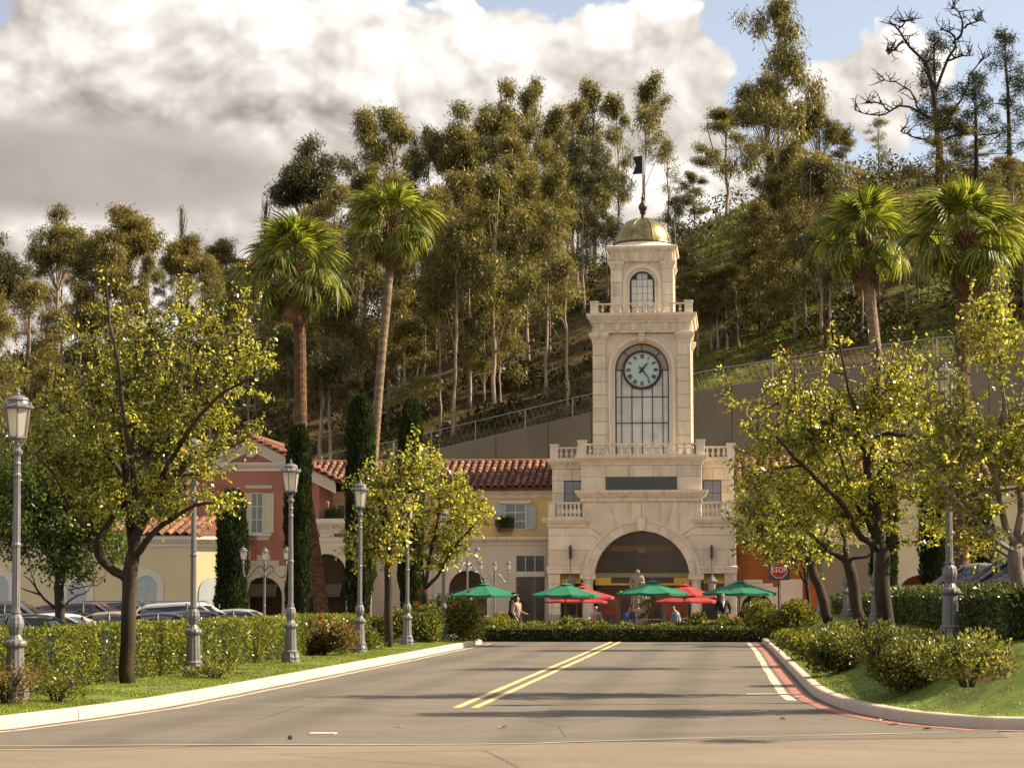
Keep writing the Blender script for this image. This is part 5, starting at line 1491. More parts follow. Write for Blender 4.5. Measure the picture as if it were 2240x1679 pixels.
# right verge
pear('leaning pear tree with yellowing leaves, nearest right-hand trunk behind the shrubs', (1952, 1412), 37.0, [
    ([(1952, 1412), (1940, 1320), (1929, 1236), (1920, 1160), (1912, 1084), (1899, 983)], .155, .085),
    ([(1921, 1200), (1905, 1185, -.2), (1875, 1170, -.3), (1850, 1120, -.4), (1800, 1060, -.6), (1752, 1028, -.7), (1696, 962, -.8)], .085, .02),
    ([(1914, 1170), (1890, 1120, .4), (1862, 1080, .6), (1850, 1010, .7), (1820, 930, .8)], .06, .018),
    ([(1899, 990), (1870, 955, 0), (1843, 932, 0), (1800, 920, .1), (1772, 917, .1), (1700, 880, .1)], .06, .015),
    ([(1899, 985), (1920, 950, -.2), (1955, 952, -.3), (1985, 957, -.4), (2020, 967, -.5), (2070, 940, -.6)], .06, .016),
    ([(1899, 985), (1905, 900, .3), (1930, 830, .3), (1920, 740, .3)], .05, .014), ([(1985, 957, -.4), (1982, 1010, -.6), (1982, 1030, -.6)], .03, .014),
    ([(1900, 990), (1860, 880, -.4), (1840, 800, -.5), (1830, 735, -.5)], .045, .012)],
    [(1880, 960, 200, 140, 140, 0), (1740, 1010, 120, 120, 62, -.4), (1990, 920, 110, 130, 60, 0), (1990, 1080, 110, 90, 40, 0), (1850, 1110, 110, 70, 36, .4), (1660, 960, 70, 110, 26, -.5), (1835, 780, 40, 55, 10, 0), (1930, 790, 80, 50, 16, 0), (1590, 900, 26, 40, 5, -.6), (1700, 870, 60, 50, 12, 0), (1760, 1120, 110, 60, 24, .2), (2010, 1165, 95, 50, 18, 0), (2080, 1010, 60, 110, 16, .3)],
    PEARY, 4, nleaf=64, rc=.22, shoots=70)
pear('slim pear trunk leaning left, second of the right-hand row beside the tan wall', (1884, 1392), 50.0, [
    ([(1884, 1392), (1870, 1310), (1858, 1231), (1850, 1215)], .15, .12),
    ([(1856, 1228), (1825, 1210, 0), (1792, 1185, 0), (1750, 1150, .1), (1706, 1100, .2), (1660, 1060, .3)], .08, .02),
    ([(1852, 1220), (1845, 1170, .2), (1838, 1120, .4), (1815, 1050, .5), (1800, 980, .6)], .08, .02), ([(1858, 1222), (1885, 1219, -.2), (1900, 1217, -.3), (1935, 1180, -.4)], .05, .02)],
    [(1700, 1090, 100, 110, 70, 0), (1780, 1000, 110, 110, 70, 0), (1645, 1050, 50, 90, 24, 0), (1740, 1190, 80, 40, 24, 0), (1850, 1080, 70, 90, 30, 0)], PEAR, 5, nleaf=42, rc=.32, L=(.08, .13), Wd=(.05, .08))
pear('pear tree with short curved trunk, third of the right-hand row beyond the tan wall', (1815, 1378), 66.0, [
    ([(1815, 1378), (1795, 1300), (1775, 1240), (1765, 1215)], .16, .13),
    ([(1766, 1222), (1740, 1170, 0), (1700, 1130, 0), (1660, 1120, 0)], .07, .02), ([(1766, 1215), (1750, 1110, .3), (1760, 1030, .3)], .07, .02), ([(1768, 1218), (1800, 1180, -.3), (1820, 1120, -.4)], .06, .02)],
    [(1690, 1170, 85, 60, 50, 0), (1740, 1100, 80, 90, 50, 0), (1640, 1120, 45, 65, 22, 0), (1790, 1180, 60, 50, 20, 0)], PEAR, 6, nleaf=44, rc=.36, L=(.10, .15), Wd=(.06, .09))
pear('thin pear tree next to the stop sign, farthest of the right-hand row', (1770, 1366), 84.0, vase(1770, 1366, 1120, 45, 84, -14, 5, .10, .36, 7),
     [(1725, 1190, 60, 50, 40, 0), (1690, 1190, 40, 32, 18, 0), (1760, 1160, 50, 50, 24, 0)], PEAR, 7, nleaf=50, rc=.42, L=(.12, .17), Wd=(.07, .1))
pear('yellow leaved pear tree with pale trunk at the right edge near the hilltop cars', (2245, 1400), 32.0, [
    ([(2250, 1420), (2238, 1330), (2224, 1250), (2222, 1190)], .13, .10),
    ([(2222, 1200), (2190, 1140, -.2), (2172, 1050, -.3), (2165, 1020, -.3), (2190, 900, -.4), (2180, 780, -.4)], .07, .016),
    ([(2222, 1205), (2190, 1195, -.3), (2150, 1165, -.5), (2090, 1110, -.8), (2040, 1060, -1.0)], .05, .014), ([(2223, 1195), (2240, 1080, .3), (2225, 960, .4), (2200, 840, .4), (2160, 690, .4)], .07, .014),
    ([(2225, 1200), (2290, 1100, 0), (2330, 980, 0), (2340, 850, 0)], .07, .015), ([(2172, 1050, -.3), (2130, 960, -.3), (2070, 880, -.3)], .04, .012)],
    [(2180, 950, 150, 160, 110, 0), (2290, 900, 150, 190, 90, 0), (2080, 1010, 90, 110, 40, -.4), (2150, 760, 60, 90, 22, 0), (2110, 850, 70, 80, 22, 0), (2200, 700, 60, 60, 14, 0), (2140, 640, 22, 50, 5, .2), (2120, 1130, 80, 40, 16, -.5), (2230, 1080, 90, 70, 30, .5), (2080, 1150, 80, 60, 18, -.2), (2190, 1170, 80, 45, 14, .4), (2040, 930, 60, 90, 14, .3)],
    PEARY, 8, bark=LBARK, nleaf=64, rc=.21, shoots=60)
# broad green tree among the parked cars
rg = np.random.default_rng(21)
Yg = 56.0
bg_ = at(133, 1345, Yg)
gt = thing('parking_lot_tree', 'bushy dark green tree with bare low twigs among the parked cars at left', 'tree', (bg_.x, Yg, -.3))
G = lambda px, py, d=0: at(px, py, Yg) + Vector((0, d, 0))
tree_parts(gt, [([Vector((bg_.x, Yg, -.35)), G(131, 1300), G(133, 1250), G(140, 1190)], .15, .12), ([G(135, 1250), G(90, 1190), G(60, 1130)], .1, .03), ([G(138, 1220), G(190, 1150), G(230, 1090)], .1, .03), ([G(138, 1190), G(140, 1100, .3), G(120, 1020, .4)], .1, .03),
               ([G(120, 1330), G(95, 1300, -.3), G(82, 1270, -.4), G(64, 1258, -.5)], .045, .008), ([G(95, 1300, -.3), G(75, 1292, -.5), G(60, 1285, -.6)], .03, .008), ([G(145, 1320), G(170, 1305, -.4), G(205, 1295, -.6), G(215, 1282, -.7)], .03, .008), ([G(88, 1288, -.3), G(70, 1240, -.2), G(66, 1225, -.2)], .02, .006), ([G(150, 1290), G(190, 1279, .3), G(210, 1280, .3), G(222, 1258, .3)], .02, .006)],
           [(G(120, 1130), (1.9, 1.7, 1.25), 110), (G(30, 1120), (1.3, 1.3, 1.3), 60), (G(200, 1170), (1.2, 1.2, .9), 45), (G(120, 1010), (1.6, 1.4, .9), 50), (G(140, 1230), (.9, .9, .4), 22), (G(-20, 1040), (1.0, 1.0, 1.3), 36), (G(230, 1050), (1.0, 1, 1.0), 28)],
           EVERG, BARK, rg, nleaf=55, rc=.38, L=(.10, .17), Wd=(.05, .08), droop=.3)
# ---- hedges
def hedge(name, label, pts, w, h, leaf, n_per, size, side_only=None, seed=1, bulge=.07):
    "pts: centre line (x, y, zbase)"
    rg = np.random.default_rng(seed)
    root = thing(name, label, 'hedge', pts[0])
    mb = MB(); C = []; NN = []
    for a, b in zip(pts, pts[1:]):
        a, b = Vector(a), Vector(b); d = (b - a); L = math.hypot(d.x, d.y); t = Vector((d.x, d.y, 0)).normalized(); nrm = Vector((-t.y, t.x, 0)); i = .09
        vs = []
        for p, e in ((a, 1), (b, -1)):
            for sx in (-1, 1):
                for z in (-.1, h - i): vs.append(p + t * i * e + nrm * sx * (w / 2 - i) + Vector((0, 0, z)))
        mb.add(vs, [(0, 2, 3, 1), (4, 5, 7, 6), (0, 1, 5, 4), (2, 6, 7, 3), (1, 3, 7, 5)])
        for face, area in (('l', L * h), ('r', L * h), ('t', L * w), ('a', w * h), ('b', w * h)):
            n = int(area * n_per)
            u, v = rg.random(n), rg.random(n)
            ta, tn, na = np.array(t), np.array(nrm), np.array(a)
            if face in 'lr':
                s = 1 if face == 'l' else -1
                p = na + np.outer(u * L, ta) + tn * s * w / 2; p[:, 2] += (d.z * u) + v * h; nv = np.tile(tn * s, (n, 1))
            elif face == 't':
                p = na + np.outer(u * L, ta) + np.outer((v - .5) * w, tn); p[:, 2] += d.z * u + h; nv = np.tile([0, 0, 1.], (n, 1))
            else:
                q = na if face == 'a' else np.array(b); s = -1 if face == 'a' else 1
                p = q + np.outer((u - .5) * w, tn); p[:, 2] += v * h; nv = np.tile(ta * s, (n, 1))
            if n == 0: continue
            b_ = np.array([mnoise.noise(Vector(tuple(x * 1.7))) * 1.0 + mnoise.noise(Vector(tuple(x * 5))) * .5 for x in p])
            p += nv * (b_[:, None] * bulge + rg.normal(0, .022, (n, 1)) - .03)
            keep = rg.random(n) < np.clip(1.0 + b_ * 1.7, .12, 1)
            C.append(p[keep]); NN.append(nv[keep])
    ob('hedge_core', mb, CORE, root)
    C = np.concatenate(C); NN = np.concatenate(NN); n = len(C)
    A = unit(rg.normal(size=(n, 3)) * .8 + NN * .55 + np.array([0, 0, .45]))
    me = leaves('foliage', C, A, rg.uniform(.7, 1.3, n) * size, rg.uniform(.4, .65, n) * size, leaf, rg, N=NN + rg.normal(0, .8, (n, 3)) if False else None)
    ob('foliage', me, None, root)
    return root
hedge('hedge', 'long clipped sunlit hedge behind the lamp posts on the left verge', [(-11.15, 21, .17), (-11.1, 40, .17), (-11.05, 58, .15)], .9, .98, HEDGE, 900, .06, seed=3)
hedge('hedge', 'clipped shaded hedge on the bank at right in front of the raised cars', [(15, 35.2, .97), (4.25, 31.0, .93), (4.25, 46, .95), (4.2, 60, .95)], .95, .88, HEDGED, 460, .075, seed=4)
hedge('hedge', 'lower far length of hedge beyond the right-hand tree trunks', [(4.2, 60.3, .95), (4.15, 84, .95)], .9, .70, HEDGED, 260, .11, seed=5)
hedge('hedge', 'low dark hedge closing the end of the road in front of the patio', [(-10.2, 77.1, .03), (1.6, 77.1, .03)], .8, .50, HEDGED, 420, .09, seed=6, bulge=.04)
# ---- shrubs
def shrub(px, py, wpx, hpx, label, leaf=SHRUB, z=None, dens=1.0, roses=0, seed=0, name='shrub', Y=None, leafL=None, cat='shrub', group=None, core=True):
    rg = np.random.default_rng(seed + 500)
    if Y is None:
        p = gnd(px, py, .2)
        for _ in range(6):
            zz_ = z if z is not None else (ground_right(p.x, p.y) if p.x > .8 else .2)
            p = gnd(px, py, zz_)
        x, y, zb = p.x, p.y, zz_
    else: q = at(px, py, Y); x, y, zb = q.x, Y, (z if z is not None else q.z)
    s = FPX / y; rx = wpx / s / 2 * 1.3; h = hpx / s * .98
    root = thing(name, label, cat, (x, y, zb), group)
    lobes = [(Vector((x + rg.uniform(-.66, .66) * rx, y + rg.uniform(-.4, .4) * rx, zb + h * rg.uniform(.22, .66))), rx * rg.uniform(.28, .58), h * rg.uniform(.24, .40)) for _ in range(9)]
    C = []; NN = []
    vol = rx * rx * h
    n = int(min(9500, max(600, 3600 * dens * (rx * h) / .5)))
    for c, r, hh in lobes:
        q = unit(rg.normal(size=(n // 8, 3))); rr = rg.random((n // 8, 1)) ** .33 * rg.uniform(.85, 1.18, (n // 8, 1))
        C.append(np.array(c) + q * rr * np.array([r, r, hh])); NN.append(q)
    C = np.concatenate(C); NN = np.concatenate(NN); C[:, 2] = np.maximum(C[:, 2], zb + .01)
    A = unit(NN * .7 + rg.normal(size=C.shape) * .7 + np.array([0, 0, .5]))
    ll = leafL or max(.042, .0042 * y ** .75)
    ob('foliage', leaves('foliage', C, A, rg.uniform(.7, 1.3, len(C)) * ll, rg.uniform(.4, .6, len(C)) * ll, leaf, rg), None, root)
    mb = MB()
    for k in range(9):
        a = rg.uniform(0, 6.28); e = Vector((x + math.cos(a) * rx * .6, y + math.sin(a) * rx * .6, zb + h * rg.uniform(.5, .85)))
        mb.tube([(x + math.cos(a) * .04, y + math.sin(a) * .04, zb - .05), Vector((x, y, zb)).lerp(e, .5) + Vector((0, 0, .05)), e], [.018, .013, .006], 5)
    ob('stems', mb, BARK, root)
    for k in range(roses):
        j = rg.integers(len(C)); c = C[j] + NN[j] * .05
        c = (x + rg.uniform(-.8, .8) * rx, y - abs(rg.normal(0, .3)) * rx, zb + h * rg.uniform(.55, 1.05))
        V = []; nn_ = 14
        q = unit(rg.normal(size=(nn_, 3)) + np.array([0, 0, .4]))
        ob('rose', leaves('rose', np.tile(np.array(c), (nn_, 1)), q, .085, .085, ROSE, rg, .1), None, root)
    return root
shrub(702, 1432, 120, 80, 'reddish leaved shrub in front of the third left lamp post', leaf_mat('reddish_shrub_leaves', [(0, (.08, .06, .02)), (.5, (.17, .125, .035)), (.85, (.22, .19, .04)), (1, (.3, .09, .04))], .4, .4, .4), seed=1, dens=.9, roses=3)
shrub(760, 1400, 130, 75, 'rounded yellow-green shrub at the end of the clipped hedge', seed=2, Y=57, z=.2, roses=2)
shrub(835, 1402, 100, 60, 'low olive shrub at the foot of the middle left lamp post', seed=3, roses=2)
shrub(770, 1350, 70, 60, 'green bush between the leaning palm and the tall cypress', EVERG, seed=14, Y=72, z=.2)
shrub(905, 1400, 90, 85, 'tangled rose bush behind the fifth left lamp post', seed=4, Y=66, z=.2, roses=3)
shrub(975, 1402, 130, 105, 'big rose bush with a few red blooms beside the left end of the patio hedge', seed=5, Y=71, z=.18, roses=7)
shrub(648, 1330, 60, 60, 'rose bush with red blooms at the foot of the three-armed lamp by the cars', EVERG, seed=6, Y=66, z=-.3, roses=5)
shrub(15, 1540, 110, 105, 'dry brownish shrub at the foot of the nearest left lamp post', leaf_mat('dry_shrub_leaves', [(0, (.10, .07, .03)), (.5, (.16, .13, .04)), (1, (.28, .14, .05))], .35, .5, .3), seed=7, dens=.6)
shrub(125, 1532, 130, 60, 'sprawling low weedy shrub against the hedge beside the grey utility box', seed=8, dens=.5)
shrub(470, 1482, 110, 34, 'low weedy clump on the verge right of the second lamp post', seed=9, dens=.5)
shrub(1712, 1400, 120, 100, 'yellow-green bush below the stop sign', seed=10)
shrub(1765, 1440, 125, 72, 'small golden shrub on the bank nearest the stop sign bush', seed=11)
shrub(1842, 1470, 160, 110, 'golden shrub in the middle of the right bank', seed=12)
shrub(1985, 1528, 215, 150, 'largest shrub on the right bank, sunlit on top beside the kerb', seed=13, dens=1.2)
shrub(2115, 1488, 190, 110, 'dense shrub next to the boulder on the right bank', SHRUB, seed=15, dens=1.8)
shrub(1912, 1425, 130, 75, 'shrub around the foot of the leaning pear trunk', seed=16)
shrub(1800, 1395, 110, 60, 'shrub around the feet of the farther right-hand trunks', seed=17)
shrub(395, 1325, 60, 60, 'loose green bush against the cream wall', EVERG, seed=18, Y=86, z=-.3)
# patio edge planting
for i, (px, hpx, w, lf, ros, lab) in enumerate([(1062, 52, 70, SHRUB, 2, 'leafy plants left of the two women walking on the patio'), (1098, 58, 60, SHRUB, 0, 'tall spiky plant between the left green umbrella and the low hedge'), (1200, 38, 80, SHRUB, 1, 'low flowering plants below the second green umbrella'),
        (1262, 46, 70, SHRUB, 0, 'pale flowering plants below the pair of red umbrellas at left'), (1300, 42, 60, SHRUB, 1, 'pale bush beside the seated diners at left'), (1350, 34, 60, SHRUB, 0, 'low plants left of the big statue'), (1385, 36, 50, SHRUB, 0, 'small plants at the foot of the vine-wrapped figure'),
        (1450, 40, 60, SHRUB, 0, 'low plants under the third green umbrella'), (1522, 60, 60, SHRUB, 1, 'rounded rose bush in front of the red umbrellas at right'), (1568, 40, 50, SHRUB, 0, 'plants below the man in the dark suit'), (1603, 52, 50, SHRUB, 1, 'tall bush at the right of the man in the dark suit'), (1645, 60, 40, SHRUB, 1, 'slim shrub under the right-hand green umbrella')]):
    shrub(px, 1372, w, hpx, lab, lf, z=.05, Y=79.0 + .4 * (i % 3), seed=30 + i, roses=ros, group='planting along the patio edge', dens=1.3)
# boulder and utility box
rt = gnd(2172, 1462, .65)
for _ in range(8): rt = gnd(2160, 1470, ground_right(rt.x, rt.y))
vs = []; bmv = MB().lathe([(.02, -.12), (.34, -.08), (.42, .06), (.38, .2), (.24, .33), (.05, .37)], 14)
vs = [(rt.x + x * .6 + .05 * mnoise.noise(Vector((x * 4, y * 4, z * 4))), rt.y + y * .5 + .05 * mnoise.noise(Vector((x * 4, y * 4, z * 4 + 9))), rt.z + z * .62 + .04 * mnoise.noise(Vector((x * 5, y * 5 + 7, z * 5)))) for x, y, z in bmv.v]
b_ = MB(); b_.v = vs; b_.f = bmv.f
tag(ob('boulder', b_, ROCK), 'brown boulder on the lawn at the foot of the right hedge', 'boulder')
ub = gnd(152, 1508, .2)
u = thing('utility_box', 'small grey ribbed utility box on the grass beside the big left tree', 'utility box', ub)
ob('box_body', MB().prism([(ub.x - .085, .16), (ub.x + .085, .16), (ub.x + .085, .33), (ub.x + .05, .38), (ub.x - .05, .38), (ub.x - .085, .33)], ub.y - .08, ub.y + .08, .01), METAL, u)
for k in range(4): ob('box_rib', MB().box(ub.x - .06 + k * .04 - .006, ub.x - .06 + k * .04 + .006, ub.y - .095, ub.y - .079, .18, .33), METAL, u)

# ---- cypresses
def cypress_proto(seed, H=11.0, R=.95):
    rg = np.random.default_rng(seed)
    root = thing('cypress', 'tall narrow dark Italian cypress', 'tree', (0, 0, 0), 'Italian cypresses')
    n = 11000
    t = rg.random(n) ** .9; a = rg.uniform(0, 2 * PI, n)
    prof = np.interp(t, [0, .05, .2, .55, .85, .95, 1], [.55, .8, .95, 1.0, .95, .72, .30]) * R
    bump = np.array([mnoise.noise(Vector((math.cos(x) * 1.6, math.sin(x) * 1.6, y * H * .55 + seed))) * .30 + mnoise.noise(Vector((math.cos(x) * 4, math.sin(x) * 4, y * H * 1.6))) * .16 for x, y in zip(a, t)])
    rr = prof * (1 + bump) * (1 - .22 * rg.random(n) ** 2)
    C = np.column_stack([rr * np.cos(a), rr * np.sin(a), .35 + t * (H - .35)])
    A = unit(np.column_stack([np.cos(a) * .35, np.sin(a) * .35, np.full(n, 1.0)]) + rg.normal(0, .22, (n, 3)))
    ob('foliage', leaves('foliage', C, A, rg.uniform(.18, .42, n), rg.uniform(.05, .11, n), CYP, rg), None, root, world=False)
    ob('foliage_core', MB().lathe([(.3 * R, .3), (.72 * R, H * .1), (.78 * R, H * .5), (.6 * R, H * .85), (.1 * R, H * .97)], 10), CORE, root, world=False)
    ob('trunk', MB().lathe([(.17, -.4), (.14, .6)], 8), BARK, root, world=False)
    return root
cy = [cypress_proto(1), cypress_proto(5)]
used = [0, 0]
for i, (px, Y, top, wpx, z, lab) in enumerate([(505, 83, 1075, 70, -.3, 'dark cypress with clipped flat sides standing beside the cream building'), (651, 86, 935, 58, 0, 'slender cypress right behind the third left lamp post against the red house'), (786, 88, 872, 62, 0, 'tall cypress rising above the roof between the two left palms'),
        (897, 90, 880, 56, 0, 'tall cypress against the roof tiles behind the two small pear trees'), (1937, 80, 1000, 56, 1, 'cypress half hidden beyond the leaning pear trunk on the right'), (2046, 76, 960, 62, 1, 'dark cypress in front of the cream arcade beside the right-hand lamp'), (2150, 84, 1120, 50, 1, 'short cypress behind the raised cars at right')]):
    p = cy[i % 2]
    o = p if not used[i % 2] else copy_tree(p)
    used[i % 2] = 1
    q = at(px, 1340, Y); H = at(px, top, Y).z - z; w = wpx / (FPX / Y) / 2 / 1.0
    o.location = (q.x, Y, z); o.scale = (w, w, H / 11.0); o.rotation_euler = (0, 0, i * 1.3); o['label'] = lab

# ---- fan palms
def frond_mesh(seed, R=1.12, pet=1.05):
    rg = random.Random(seed); mb = MB()
    mb.tube([(0, 0, 0), (pet * .5, 0, .06), (pet, 0, 0)], [.035, .025, .018], 4, False)
    n = 30
    for k in range(n):
        a = rad(-120 + 240 * k / (n - 1)); da = rad(240 / n) * .58
        hx = pet - .02
        f = .82 + .18 * math.cos(a); Rk = R * f * rg.uniform(.92, 1.06); dr = rg.uniform(.38, .75) * R
        sag = lambda q: -dr * q ** 3.6 - .20 * R * (abs(math.sin(a)) * q)
        def P(q, s):
            w = {0: 0, .55: 1.08, .8: .60, 1.0: .0}[q]
            aa = a + da * s * w * (1 if q < .6 else .75)
            zz_ = sag(q) + (.035 * R if s == 0 else 0)
            rr = Rk * q * (1 - .10 * q * q)
            return (hx + rr * math.cos(aa), rr * math.sin(aa), zz_)
        vs = [P(0, 0), P(.55, -1), P(.55, 0), P(.55, 1), P(.8, -1), P(.8, 1), P(1.0, 0)]
        mb.add(vs, [(0, 1, 2), (0, 2, 3), (1, 4, 2), (2, 4, 5), (2, 5, 3), (4, 6, 5)])
    return mb
FR = [frond_mesh(s).mesh('frond', PALM) for s in (1, 2, 3)]
FRD = frond_mesh(9, .8, .8).mesh('dry_frond', DPALM)
def palm(label, pts, Y, zb, r0, r1, crown, size, seed, nf=38, skirt=10, bark=None):
    rg = random.Random(seed)
    base = at(*pts[0], Y)
    root = thing('fan_palm', label, 'palm tree', (base.x, Y, zb), 'tall fan palms')
    path = [at(p[0], p[1], Y) for p in pts]; path[0].z = zb - .1
    path.append(at(*crown, Y))
    # resample and ring the trunk
    Q = []
    for a, b in zip(path, path[1:]):
        k = max(2, int((b - a).length / .16)); Q += [a.lerp(b, i / k) for i in range(k)]
    Q.append(path[-1])
    for _ in range(6): Q = [Q[0]] + [(Q[i - 1] + Q[i] * 2 + Q[i + 1]) / 4 for i in range(1, len(Q) - 1)] + [Q[-1]]
    n = len(Q); R = []
    for i in range(n):
        t = i / (n - 1); R.append((r0 + (r1 - r0) * min(1, t * 1.25)) * (1 + .05 * (i % 2)) * (1 + .25 * math.exp(-t * 30)))
    ob('trunk', MB().tube(Q, R, 14), bark or PALMBARK, root)
    top = Q[-1]
    # old leaf bases below the crown
    mb = MB(); L_ = size * 1.25
    for k in range(90):
        t = k / 90; a = k * 2.4; i = int((n - 1) * (1 - (1 - t) * L_ / max(3, (Q[-1] - Q[0]).length))); c = Q[max(0, min(n - 1, i))]
        d = Vector((math.cos(a), math.sin(a), 0)); r = r1 * 1.0
        mb.tube([c + d * r * .8, c + d * (r * 1.35) + Vector((0, 0, .12)), c + d * (r * 1.75 + rg.uniform(0, .06)) + Vector((0, 0, .30))], [.07, .055, .02], 4)
    ob('leaf_bases', mb, PALMBOOT, root)
    for k in range(nf):
        t = (k + .5) / nf
        el_ = rad(90 - 140 * t ** 1.12 + rg.uniform(-8, 8)); az_k = k * 2.39996 + rg.uniform(-.25, .25)
        o = ob('frond', FR[k % 3], None, root, loc=top + Vector((math.cos(az_k) * .1, math.sin(az_k) * .1, .05 - .5 * t)))
        s = size * rg.uniform(.85, 1.1) * (.85 + .2 * math.sin(PI * t))
        o.scale = (s, s, s); o.rotation_euler = (rg.uniform(-.3, .3), -el_, az_k)
    for k in range(skirt):
        az_k = k * 2.4; o = ob('dry_frond', FRD, None, root, loc=top + Vector((math.cos(az_k) * .12, math.sin(az_k) * .12, -.7 - rg.random() * .5)))
        s = size * rg.uniform(.6, .85); o.scale = (s, s, s); o.rotation_euler = (0, rad(rg.uniform(55, 80)), az_k)
    return root
PALMBARK = mat('palm_trunk', (.115, .06, .032), .9, .4, 3, .8, 30, stretch=(1, 1, 2.5))
PALMGREY = mat('grey_palm_trunk', (.21, .15, .10), .9, .35, 3, .8, 30, stretch=(1, 1, 2.5))
PALMBOOT = mat('palm_leaf_bases', (.15, .08, .04), .9, .4, 5, .5, 30)
palm('leaning fan palm with thick red-brown trunk in front of the red house', [(710, 1345), (694, 1250), (679, 1160), (661, 1040), (658, 977), (657, 860), (656, 742), (650, 664)], 88.0, 0, .31, .26, (646, 577), 1.34, 1, 28, 16)
palm('fan palm with slim pale trunk rising between the two tall cypresses', [(800, 1345), (808, 1150), (819, 977), (828, 860), (838, 742), (846, 664), (853, 575)], 91.0, 0, .215, .185, (857, 482), 1.10, 2, 28, 8, PALMGREY)
palm('fan palm with sunlit slim trunk on the right, nearer the tower', [(1930, 1310), (1926, 1000), (1918, 790), (1904, 660), (1897, 580)], 84.0, 1, .27, .22, (1893, 512), 1.06, 3, 27, 12, PALMGREY)
palm('broad crowned fan palm highest at the right side of the photograph', [(2100, 1310), (2102, 900), (2106, 721), (2110, 620)], 74.0, 1, .28, .25, (2112, 508), 1.14, 4, 29, 12)
# ================================================================ EUCALYPTUS WOOD ON THE HILL
def euc_proto(seed, H=18.0, slim=1.0, lobes_n=11, leaf=EUC, start=.34, nleaf=115, label='slender eucalyptus', top_w=.5, form='oval'):
    rg = np.random.default_rng(seed); rr = random.Random(seed)
    root = thing('eucalyptus', label, 'tree', (0, 0, 0), 'eucalyptus trees on the hillside')
    tops = 1 if form == 'oval' else 2
    lean = rr.uniform(-.6, .6)
    trunk = [Vector((lean * (i / 8) ** 1.5 + rr.uniform(-.12, .12) * (i > 0), rr.uniform(-.12, .12) * (i > 0), H * .97 * i / 8 - .3 * (i == 0))) for i in range(9)]
    limbs = [(trunk, .17, .03)]
    if form == 'fork':
        k = rr.randint(2, 3); s = rr.choice((-1, 1))
        limbs.append(([trunk[k], trunk[k] + Vector((s * .8, .3, H * .15)), trunk[k] + Vector((s * 1.5, .5, H * .36)), trunk[k] + Vector((s * 1.7, .4, H * .52))], .08, .03))
    lobes = []
    for i in range(lobes_n):
        t = start + (1 - start) * ((i + .5) / lobes_n)
        w = (1.7 + 1.3 * math.sin(PI * min(1, (t - start) / (1 - start)) ** .8)) * slim * (top_w + (1 - top_w) * (1 - t) / (1 - start))
        a = rr.uniform(0, 6.28); off = rr.uniform(.2, 1.25) * w
        c = trunk[min(8, int(t * 8))].lerp(trunk[min(8, int(t * 8) + 1)], t * 8 % 1) + Vector((math.cos(a) * off, math.sin(a) * off, 0)); c.z = H * t * .97
        lobes.append((c, (w * rr.uniform(.5, .85), w * rr.uniform(.5, .85), H * rr.uniform(.035, .075)), rr.randint(4, 8)))
        # limb carrying it
        k = max(1, min(7, int(t * 8) - 1)); limbs.append(([trunk[k], trunk[k].lerp(c, .5) + Vector((0, 0, .25)), c], .045, .015))
    if form == 'dome':
        lobes = []
        for i in range(26):
            q = Vector(unit(rg.normal(size=3))); q.z = abs(q.z) * 1.1 - .25; k = rr.uniform(.55, 1.0)
            c = Vector((trunk[6].x, trunk[6].y, H * .70)) + Vector((q.x * 2.9 * slim, q.y * 2.9 * slim, q.z * H * .24)) * k
            lobes.append((c, (1.0, 1.0, .75), 5)); limbs.append(([trunk[4], trunk[4].lerp(c, .55) + Vector((0, 0, .3)), c], .05, .015))
        w = 2.2
    top = trunk[-1]; lobes.append((top - Vector((0, 0, .8)), (w * .55, w * .55, H * .05), 7))
    tree_parts(root, limbs, lobes, leaf, EBARK, rg, nleaf * 1.2, rc=.68, L=(.26, .52), Wd=(.05, .09), droop=.95, trunk_n=7, twig_r=.016, world=False, up_pen=.8)
    return root
PROTO = {
    'oval': euc_proto(1, slim=1.0), 'slim': euc_proto(2, slim=.72, lobes_n=12, start=.42), 'bronze': euc_proto(3, slim=1.2, leaf=EUCB, start=.22, lobes_n=13),
    'dark': euc_proto(4, slim=1.35, leaf=EUCD, start=.35, nleaf=120), 'fork': euc_proto(5, slim=1.05, form='fork', lobes_n=13, start=.38), 'tuft': euc_proto(6, slim=1.0, start=.58, lobes_n=8, nleaf=105),
    'dome': euc_proto(11, slim=.9, form='dome', nleaf=120), 'bdome': euc_proto(12, slim=1.1, form='dome', leaf=EUCB, nleaf=120), 'ddome': euc_proto(13, slim=1.0, form='dome', leaf=EUCD, nleaf=130),
    'low': euc_proto(7, slim=1.25, leaf=EUCB, start=.12, lobes_n=14), 'big': euc_proto(8, slim=1.5, start=.25, lobes_n=18, leaf=EUC), 'sparse': euc_proto(9, slim=.85, start=.3, lobes_n=9, nleaf=50), 'oval2': euc_proto(10, slim=1.0, start=.3, lobes_n=12, leaf=EUCB),
}
first = set(); TREES = []
def euc(px, top, Y, kind, label, w=1.0, rz=None, shared=False):
    x = at(px, 700, Y).x; z = hill_z(x, Y) if Y > 104 else 0
    H = at(px, top, Y).z - z
    o = PROTO[kind] if kind not in first else copy_tree(PROTO[kind])
    first.add(kind)
    o.location = (x, Y, z); k = H / 18.2
    o.scale = (w * (k * .6 + .4), w * (k * .6 + .4), k); o.rotation_euler = (0, 0, rnd.uniform(0, 6.28) if rz is None else rz)
    o['label'] = label
    TREES.append((px, Y))
D = 1.0127
